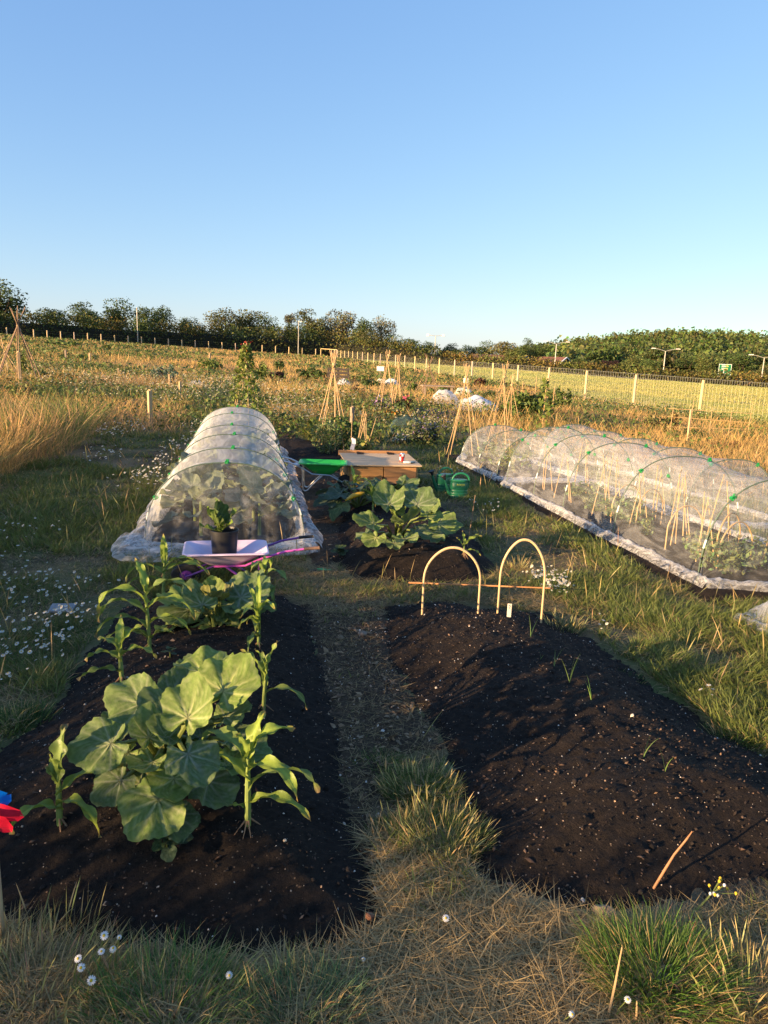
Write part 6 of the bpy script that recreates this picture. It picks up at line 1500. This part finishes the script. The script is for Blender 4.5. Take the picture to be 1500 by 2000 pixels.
# leaning chamomile stalk at the right edge of the bare bed
p = cpos(1335, 1800, .02); o = thing('chamomile_plant', 'leaning chamomile stalk with yellow buds over the bare bed edge', 'chamomile', p); e = aty(1400, 1735, p[1] + .05) - p
MB().tube([(0, 0, -.01), tuple(e * .5 + [0, 0, -.006]), tuple(e)], [.004, .0035, .002], 6).build('stem', STALK, o, True)
for k in range(12):
    q = e + np.array([random.uniform(-.035, .06), random.uniform(-.03, .03), random.uniform(-.02, .03)]); MB().tube([tuple(e * .85), tuple(q)], .0012, 4).build('twig', STALK, o)
    f = MB().lathe([(.001, -.006), (.0045, -.001), (.0042, .0035), (.001, .006)], 9, tuple(q)); f.build('bud', DCEN if k % 3 else DAI, o, True)
for px, py, h, lab in [(265, 1700 + 240, .0, None)]: pass
# stiff dry stalks sticking up at the very front
for px, py, ex, ey, lab in [(790, 1995, 812, 1950, 'cut dry stalk beside a second stump in the front straw'), (885, 1998, 905, 1960, 'forked dry stalk end in the front straw'), (1185, 1995, 1215, 1850, 'tall thin dry stalk rising left of the lush tussock'), (1415, 1955, 1412, 1890, 'upright broken straw stalk lit by the sun'), (1448, 1950, 1450, 1895, 'second broken straw stalk, paler and shorter'), (1240, 2005, 1244, 1955, 'short stub of straw below the pale daisy')]:
    lab = lab.replace(' left of', ' beside')
    p = at(px, py, 0); p[2] = float(gz(p[0], p[1])); e = aty(ex, ey, p[1] + .01) - p; o = thing('dry_stalk', lab, 'stalk', p, 0, 'dry stalks at the front'); MB().tube([(0, 0, -.01), tuple(e * .5 + [.002, 0, 0]), tuple(e)], [.0035, .003, .0016], 6).build('straw', pm('dry_stalk', (.48, .32, .16), .7, var=.15, bump=.1), o, True)

# ---------------------------------------------------------------- canes, wigwams, stakes further back
def wigwam(label, pxc, Y, pytop, spread, n, cross, group, m=None, r=.008, seed=0, topspread=.16, lean=0.0):
    rng = random.Random(seed); b = on(pxc, Y); b[2] = float(gz(b[0], b[1])); H = aty(pxc, pytop, Y)[2] - b[2]; o = thing('cane_wigwam', label, 'cane wigwam', b, 0, group)
    for i in range(n):
        a = 6.2832 * i / n + rng.uniform(-.3, .3); f = (spread * math.cos(a) * rng.uniform(.85, 1.1), spread * math.sin(a) * rng.uniform(.85, 1.1), -.08); c = np.array([rng.uniform(-.02, .02) + lean, rng.uniform(-.02, .02), H * cross]); d = c - np.array(f); e = c + d / np.linalg.norm(d) * (H * (1 - cross)) * rng.uniform(.75, 1.1)
        cane(o, f, e, r, m)
    MB().lathe([(.03, -.02), (.036, 0), (.03, .02)], 8, (lean, 0, H * cross)).build('tie', pm('twine', (.42, .30, .16), .9), o)
    return o, b, H
def vines(o, H, spread, n, size, cols, rng, top=.95, fl=None):
    s = Stuff(); t = rng.uniform(0, 1, n) ** .8; a = rng.integers(0, 6, n) * 1.047 + rng.normal(size=n) * .5; r = spread * (1 - t * .92) * rng.uniform(.5, 1.25, n) + .03
    P = np.stack([r * np.cos(a), r * np.sin(a), t * H * top], 1); k = rng.integers(0, len(cols), n); v, q, c = rand_quads(P, size, rng, (1, 1, 1), .3, .2); s.add((v, q, np.clip(c * np.repeat(np.array(cols)[k], 4, 0), 0, .9)))
    s.build('vine_leaves', PEA, parent=o, kind=None)
    if fl is not None:
        s = Stuff(); s.add(rand_quads(np.stack([rng.normal(size=40) * .06, rng.normal(size=40) * .06, H * rng.uniform(.86, 1.02, 40)], 1), .035, rng, fl, .2)); s.build('blossom', FLOWER, parent=o, kind=None)
GV = [(.17, .23, .05), (.12, .17, .035), (.22, .27, .06)]
o, b, H = wigwam('cane wigwam covered in climbing beans at the end of the white tunnel', 480, 14.9, 668, .40, 6, .9, None, seed=1); vines(o, H, .42, 900, .09, GV, np.random.default_rng(1), .97, (.40, .04, .02))
wigwam('tall bare cane wigwam on the dark soil behind the box', 652, 12.3, 683, .36, 8, .86, 'bare cane wigwams', seed=2, r=.0085)
wigwam('tall cane wigwam with splayed top among flowers', 757, 19, 684, .34, 6, .80, 'bare cane wigwams', seed=3, r=.01)
wigwam('second cane wigwam beside the splayed one, slimmer', 778, 20, 690, .30, 6, .84, 'bare cane wigwams', seed=4, r=.01)
wigwam('dark old cane wigwam standing by the low table', 838, 25, 690, .55, 6, .72, 'bare cane wigwams', m=CANED, seed=5, r=.011)
wigwam('cane wigwam standing behind the low net tunnel by the white fleece', 912, 12.8, 710, .34, 6, .86, 'bare cane wigwams', seed=6, r=.0075)
wigwam('leaning cane wigwam nearest the climbing bean screen', 978, 13.2, 706, .34, 6, .84, 'bare cane wigwams', seed=7, r=.0075, lean=.08)
wigwam('short cane wigwam next to the bean screen, with pale tips', 1002, 17.5, 730, .3, 5, .8, 'bare cane wigwams', seed=8, r=.009)
wigwam('branch tripod with crossing tops against the dark trees', 40, 19.5, 596, .75, 6, .76, 'bare cane wigwams', m=CANED, seed=9, r=.018)
wigwam('small canes with wide crossing behind the branch tripod', 12, 22, 640, .6, 5, .55, 'bare cane wigwams', seed=10, r=.012)
for i, (px, Y, lab) in enumerate([(703, 11.4, 'bundle of short canes beside the thick stake'), (722, 11.0, 'crossing short canes with withered leaves behind the box')]):
    b = on(px, Y); b[2] = topz(b[0], b[1]); o = thing('cane_cluster', lab, 'canes', b)
    for k in range(4): cane(o, (random.uniform(-.12, .12), random.uniform(-.1, .1), -.05), (random.uniform(-.12, .14), random.uniform(-.1, .1), random.uniform(.62, .85)), .006)
    if i:
        s = Stuff(); rng = np.random.default_rng(3); n = 60; P = np.stack([rng.normal(size=n) * .08, rng.normal(size=n) * .06, rng.uniform(.12, .4, n)], 1); s.add(rand_quads(P, .11, rng, (.26, .22, .06), .3, -.5)); s.build('withered_leaves', PEA, parent=o, kind=None)
def stake(label, px, py_top, py_bot, wpx, m, group='wooden stakes among the plots', Y=None):
    b = atg(px, py_bot) if Y is None else on(px, Y); t = aty(px, py_top, b[1]); h = t[2] - b[2]; w_ = wpx / FPX * b[1]; o = thing('wooden_stake', label, 'stake', b, random.uniform(0, 1), group)
    MB().box((0, 0, h / 2 - .1), (w_, w_ * .8, h + .2)).build('post', m, o, bevel=w_ * .1); MB().lathe([(w_ * .42, 0), (w_ * .3, w_ * .35)], 4, (0, 0, h)).build('top', m, o)
GREYW = pm('grey_stake', (.28, .21, .15), .85, var=.25, bump=.3); TANW = pm('tan_stake', (.50, .34, .18), .8, var=.2, bump=.3)
for px, a, b_, w_, m, lab in [(294, 763, 832, 8, TANW, 'rough wooden stake at the edge of the grass lane'), (352, 745, 785, 4, TANW, 'pale stake beside the crumpled net'), (331, 732, 768, 3.5, TANW, 'thin stake with a cross piece by the kale mound'), (176, 690, 712, 3.5, TANW, 'short stake alone in the golden grass'), (129, 684, 710, 3, GREYW, 'short grey stake in the upper plots'), (41, 688, 768, 6, TANW, 'thick squared stake at the foot of the branch tripod'), (686, 795, 875, 7, GREYW, 'thick grey stake with a rag tied on it'), (1104, 770, 790, 2.5, GREYW, 'thin dark stake in the golden grass by the fence'), (1162, 810, 830, 2.5, GREYW, 'low dark stake between bean screen and fence'), (232, 720, 742, 3, TANW, 'slim stake in the middle of the golden patch'), (543, 745, 772, 3, TANW, 'slim stake beyond the bean wigwam'), (410, 690, 715, 3, TANW, 'stake in the plots before the hedge'), (1340, 800, 880, 4, TANW, 'tall pale stake near the fence among green stems'), (908, 795, 818, 3, GREYW, 'short stake in front of the white fleece')]:
    stake(lab, px, a, b_, w_, m)
b = on(690, 10.6); o = thing('rag', 'white and purple rag tied to the grey stake', 'rag', (*b[:2], topz(*b[:2]) + .42)); MB().grid([[(.02 * i + .012 * math.sin(j), -.04, -.035 * j + .01 * math.sin(i * 2)) for i in range(4)] for j in range(6)]).build('cloth', pm('rag_white', (.62, .6, .66), .8), o, True)
for px, Y, wpx, hpx, py, lab in [(743, 40, 14, 9, 720, 'small white notice board on a post among the far plots'), (911, 34, 9, 9, 743, 'tiny white notice on a stake by the fence')]:
    b = on(px, Y); t = aty(px, py, Y); h = t[2] - b[2]; o = thing('notice_board', lab, 'notice', b); w_ = wpx / FPX * Y; MB().box((0, 0, h), (w_, .03, hpx / FPX * Y)).build('board', pm('notice_white', (.68, .66, .62), .7, bump=0), o); MB().tube([(0, .03, -.1), (0, .03, h)], .025, 6).build('post', GREYW, o)

# ---- plots in the distance: covered heaps, crops, bushes, flowers
def heap(label, px, py, wpx, hpx, m, name='fleece_cover', cat='plant cover', seed=0, group=None, rough=.25, depth=.7):
    b = atg(px, py); Y = b[1]; W = wpx / FPX * Y / 2; H = hpx / FPX * Y; n = 26; rows = []; uv = []
    for i in range(n):
        row = []
        for j in range(n):
            u, v = i / (n - 1) * 2 - 1, j / (n - 1) * 2 - 1; r = min(1, (abs(u) ** 2.6 + abs(v) ** 2.6) ** (1 / 2.6)); x = u * W * (1 + .12 * (vnoise(v * 4 + 9, 0, seed) - .5)); y = v * W * depth
            z = H * (1 - r ** 2.5) * (.6 + .8 * fbm(u * 1.8 + 5, v * 1.8 + 5, seed)) + H * rough * (fbm(u * 5 + 3, v * 5 + 3, seed + 4, 3) - .5) * (1 - r ** 6)
            row.append((x, y, max(z, 0) + float(gz(b[0] + x, b[1] + y)) - b[2] + .01)); uv.append((u * 3, v * 3))
        rows.append(row)
    I = np.arange(n * n).reshape(n, n); q = np.stack([I[:-1, :-1], I[:-1, 1:], I[1:, 1:], I[1:, :-1]], -1).reshape(-1, 4)
    o = link(name, npmesh(name, np.array(rows).reshape(-1, 3), quads=q, uv=uv, smooth=True), m); o.location = b; return props(o, label, cat, group)
FLEECE = pm('white_fleece', (.74, .73, .72), .8, var=.06, bump=.2, transl=.2); CREAM = pm('cream_fleece', (.62, .56, .46), .8, var=.08, bump=.2, transl=.15); BLKP = pm('black_sheet', (.02, .02, .024), .5, var=.3, bump=.4); NET2 = net_mat('veg_net', .42, .35, us=2, vs=2); DKNET = net_mat('green_net', .35, .3, (.10, .16, .15), 3, 3)
GP = 'covered heaps in the far plots'
for a in [('cream fleece pulled up into a tent shape over crops', 905, 778, 46, 26, CREAM, 1), ('white fleece sheet lying in long folds over a bed', 930, 806, 96, 24, FLEECE, 2), ('crumpled see through net beside the cream fleece', 868, 800, 66, 28, NET2, 3), ('small white covered row by the wigwam', 672, 748, 27, 10, FLEECE, 4), ('dull white cover between two far beds', 745, 748, 22, 8, CREAM, 5), ('grey white cover behind the splayed wigwam', 764, 750, 30, 9, FLEECE, 6), ('crumpled white net lying beside the pale stake', 383, 762, 40, 16, NET2, 7)]:
    heap(*a[:6], seed=a[6], group=GP)
heap('dark green netting stretched over a low mound of crops', 792, 850, 82, 36, DKNET, 'net_cover', 'plant cover', 8)
heap('black plastic sheeting crumpled along a bed', 845, 815, 130, 10, BLKP, 'plastic_sheet', 'sheeting', 9, 'black sheeting on the far plots'); heap('black sheet spread below the upper golden strip', 312, 694, 60, 4, BLKP, 'plastic_sheet', 'sheeting', 10, 'black sheeting on the far plots'); heap('dark sheet edge among the chamomile', 265, 790, 50, 10, BLKP, 'plastic_sheet', 'sheeting', 11, 'black sheeting on the far plots')
heap('dark cover by a bed at the far end of the plots', 372, 708, 40, 5, BLKP, 'plastic_sheet', 'sheeting', 12, 'black sheeting on the far plots'); heap('dug soil strip under the branch tripod', 70, 765, 170, 4, SOIL, 'soil_ridge', 'soil', 13)
def bush(label, px, py, wpx, hpx, cols, name='shrub', cat='shrub', n=380, leaf=None, group=None, fl=None, depth=.6, nl=9, up=.2):
    b = atg(px, py); Y = b[1]; W = wpx / FPX * Y / 2; H = hpx / FPX * Y; rng = np.random.default_rng(int(px * 7 + py)); o = thing(name, label, cat, b, 0, group); leaf = leaf or max(.05, Y * .0045)
    lob = [(rng.uniform(-.62, .62) * W, rng.uniform(-.6, .6) * W * depth, H * rng.uniform(.25, .62), W * rng.uniform(.25, .42), W * rng.uniform(.25, .42) * depth, H * rng.uniform(.22, .36)) for _ in range(nl)]
    P, k = crown_points(lob, n, rng, .3); P[:, 2] = np.maximum(P[:, 2], .02); ci_ = rng.integers(0, len(cols), n); v, q, c = rand_quads(P, leaf, rng, (1, 1, 1), .25, up); tone = rng.uniform(.75, 1.3, nl)[k]
    s = Stuff(); s.add((v, q, np.clip(c * np.repeat(np.array(cols)[ci_] * tone[:, None], 4, 0), 0, .9))); s.build('foliage', LEAF, parent=o, kind=None)
    mb = MB()
    for l in lob[:6]: mb.tube([(l[0] * .2, l[1] * .2, -.05), (l[0] * .7, l[1] * .7, l[2] * .6), (l[0], l[1], l[2])], [.012, .009, .005], 4)
    mb.build('stems', TRUNK, o)
    if fl:
        col, m_, sz = fl; s = Stuff(); j = rng.integers(0, n, m_); s.add(rand_quads(P[j] + rng.normal(size=(m_, 3)) * .03 + [0, -.02, .05], sz, rng, col, .2, .6)); s.build('blossom', FLOWER, parent=o, kind=None)
    return o
KALEC = [(.12, .17, .12), (.15, .20, .14), (.08, .13, .09)]; GRC = [(.12, .17, .04), (.09, .14, .03), (.16, .20, .05)]; DKC = [(.07, .11, .03), (.09, .13, .04)]; YGC = [(.18, .20, .05), (.13, .17, .04)]; LAV = [(.15, .17, .08), (.20, .20, .11), (.11, .14, .06)]
for a in [
 ('blue green mound of kale leaves near the slim stakes', 312, 757, 76, 48, KALEC, 'kale_plant', 'kale', 520), ('dark green leafy crop beyond the bean wigwam', 610, 742, 74, 30, DKC, 'vegetable_crop', 'crop', 420), ('tall sweetcorn like green stand left of the wigwam', 502, 748, 44, 48, GRC, 'vegetable_crop', 'crop', 320),
 ('small dark upright bush in the far plots', 546, 728, 22, 30, DKC, 'shrub', 'shrub', 200), ('dark purple leaved bush in the far plots', 541, 743, 34, 20, [(.06, .03, .04), (.05, .04, .03)], 'shrub', 'shrub', 200), ('rounded brown seeded bush in the middle of the meadow', 701, 785, 40, 42, [(.20, .13, .07), (.13, .08, .05), (.28, .20, .10)], 'shrub', 'shrub', 420),
 ('green crop row behind the kale mound', 420, 727, 84, 30, GRC, 'vegetable_crop', 'crop', 420), ('dark green potato foliage beside the tripod', 130, 748, 60, 24, DKC, 'vegetable_crop', 'crop', 300), ('bright green foliage under the branch tripod', 75, 748, 60, 34, GRC, 'vegetable_crop', 'crop', 330), ('upright yellow green plant beside the tripod post', 46, 742, 18, 60, YGC, 'vegetable_crop', 'crop', 200), ('pale green cabbage like plant in front of the tripod', 27, 790, 26, 34, YGC, 'vegetable_crop', 'crop', 150),
 ('small green plant in the upper golden patch', 160, 706, 36, 16, GRC, 'vegetable_crop', 'crop', 150), ('yellow green bush near the upper fence', 208, 684, 22, 11, YGC, 'shrub', 'shrub', 120), ('weedy green row along the upper plots', 125, 678, 80, 14, GRC, 'vegetable_crop', 'crop', 240), ('green row below the upper golden strip', 110, 700, 90, 12, DKC, 'vegetable_crop', 'crop', 240),
 ('wide green crop beside the small white covers', 700, 744, 60, 14, GRC, 'vegetable_crop', 'crop', 260), ('green tomato like bush beyond the splayed wigwam', 725, 757, 40, 16, DKC, 'vegetable_crop', 'crop', 200), ('leafy green plant left of the low table', 805, 768, 26, 22, GRC, 'vegetable_crop', 'crop', 200), ('dark green leaves between cream fleece and wigwam', 955, 790, 70, 32, DKC, 'vegetable_crop', 'crop', 400), ('round green bush beside the low table', 872, 768, 34, 18, GRC, 'shrub', 'shrub', 200), ('low green foliage along the dark wigwam', 850, 772, 30, 14, GRC, 'shrub', 'shrub', 150),
 ('brown heap of dried plant waste near the fence', 937, 758, 30, 24, [(.22, .12, .06), (.16, .09, .05)], 'compost_heap', 'heap', 260), ('green weeds gone to seed next to the fence post', 1290, 850, 90, 46, [(.20, .20, .06), (.26, .20, .08), (.12, .14, .04)], 'weed_clump', 'weeds', 420), ('dark green brambles in front of the far canes', 1345, 872, 120, 42, DKC + [(.10, .12, .03)], 'shrub', 'shrub', 480), ('green brambles at the end of the meadow strip', 1445, 880, 90, 40, DKC + [(.12, .10, .04)], 'shrub', 'shrub', 380), ('tall golden seeding weed before the fence', 1312, 850, 28, 62, [(.36, .26, .09), (.30, .22, .08)], 'weed_clump', 'weeds', 240), ('reddish dry dock plants beside the brambles', 1410, 890, 70, 34, [(.26, .13, .07), (.30, .17, .08)], 'weed_clump', 'weeds', 320)]:
    bush(a[0].replace(' left of', ' beside'), *a[1:6], name=a[6], cat=a[7], n=a[8])
bush('silvery lavender bush full of pale violet flowers', 835, 868, 104, 60, LAV, 'lavender_bush', 'lavender', 900, fl=((.30, .24, .42), 160, .05)); bush('smaller lavender with violet spikes by the meadow', 748, 812, 54, 38, LAV, 'lavender_bush', 'lavender', 420, fl=((.32, .22, .46), 110, .07))
bush('clump of pink and red flowers beside the splayed wigwam', 788, 812, 52, 44, [(.11, .14, .04), (.16, .17, .05)], 'flower_clump', 'flowers', 420, fl=((.62, .10, .16), 90, .08)); bush('orange marigold clump below the pink flowers', 765, 822, 30, 20, [(.12, .15, .04)], 'flower_clump', 'flowers', 200, fl=((.75, .30, .03), 50, .07))
bush('pale flowering weeds along the lane behind the cans', 790, 868, 60, 18, LAV, 'flower_clump', 'flowers', 260, fl=((.7, .7, .6), 60, .05))
o = bush('climbing beans and sunflower leaves forming a tall green screen', 1035, 830, 150, 82, GRC + DKC, 'bean_screen', 'beans', 1300, leaf=.13, fl=((.75, .50, .03), 8, .14))
for dx, h in ((-.3, 1.15), (.05, 1.3), (.55, 1.05)): cane(o, (dx, 0, -.05), (dx + .03, .02, h), .009)
bush('climbing bean stem mass at the outer end of the screen', 1098, 815, 44, 70, GRC, 'bean_screen', 'beans', 300, leaf=.12)
b = on(1068, 17.4); o = thing('bean_pole', 'single tall pole wound with bean leaves', 'bean pole', b); H = aty(1068, 735, 17.4)[2] - b[2]; cane(o, (0, 0, -.05), (.02, 0, H), .014); vines(o, H, .22, 110, .12, GV, np.random.default_rng(5))
# peas by the box
low_plant('pea_plant', 'tall pale pea plants climbing the canes on the dark soil', 'pea plant', np.array([*on(640, 11.6)[:2], topz(*on(640, 11.6)[:2])]), .26, .2, .62, 700, .05, [(.15, .20, .09), (.12, .17, .07), (.20, .23, .09)])
low_plant('bean_plant', 'dark green bean foliage at the foot of the bare wigwam', 'bean plant', np.array([*on(672, 12.2)[:2], topz(*on(672, 12.2)[:2])]), .4, .3, .6, 600, .075, [(.08, .13, .03), (.06, .10, .03)]); low_plant('bean_plant', 'leafy beans between the stake and the box', 'bean plant', np.array([*on(708, 11.0)[:2], topz(*on(708, 11.0)[:2])]), .25, .2, .4, 260, .07, [(.09, .13, .05), (.12, .16, .05)])
low_plant('yarrow_plant', 'golden leafy plant at the edge of the dark soil', 'plant', np.array([*on(612, 12.9)[:2], topz(*on(612, 12.9)[:2])]), .25, .2, .45, 260, .07, [(.12, .16, .03), (.18, .18, .04)])
# slatted pallet and low table
b = on(661, 36); o = thing('pallet', 'dark slatted pallet standing on edge behind the wigwam', 'pallet', b, R(8))
for k in range(4): MB().box((0, 0, .12 + .17 * k), (1.1, .04, .11)).build('slat', pm('dark_board', (.07, .055, .045), .8, var=.2), o)
for x in (-.5, 0, .5): MB().box((x, .06, .36), (.09, .08, .72)).build('batten', pm('dark_board', (.07, .055, .045)), o)
b = on(856, 27); o = thing('low_table', 'low weathered wooden table beside the dark wigwam', 'table', b, R(5)); MB().box((0, 0, .52), (1.2, .7, .05)).build('table_top', GREYW, o, bevel=.01)
for x in (-.5, .5):
    for y in (-.28, .28): MB().box((x, y, .24), (.07, .07, .52)).build('leg', GREYW, o)
# thin cane frame near the fence
b = on(1400, 17.5); o = thing('cane_trellis', 'open frame of thin pale canes beside the brambles', 'trellis', b, R(-10))
for x in (-.9, -.45, 0, .45, .9): cane(o, (x, 0, -.05), (x + .03, .05, random.uniform(.75, 1.05)), .009)
for z in (.35, .6, .8): cane(o, (-1.0, -.02, z), (.95, .02, z + random.uniform(-.06, .06)), .007)
n_t = sum(len(o.data.polygons) for o in S.objects if o.type == 'MESH'); um = {o.data.name: len(o.data.polygons) for o in S.objects if o.type == 'MESH'}
print('faces, shared counted once:', sum(um.values()), 'all', n_t, 'objects', len(S.objects))
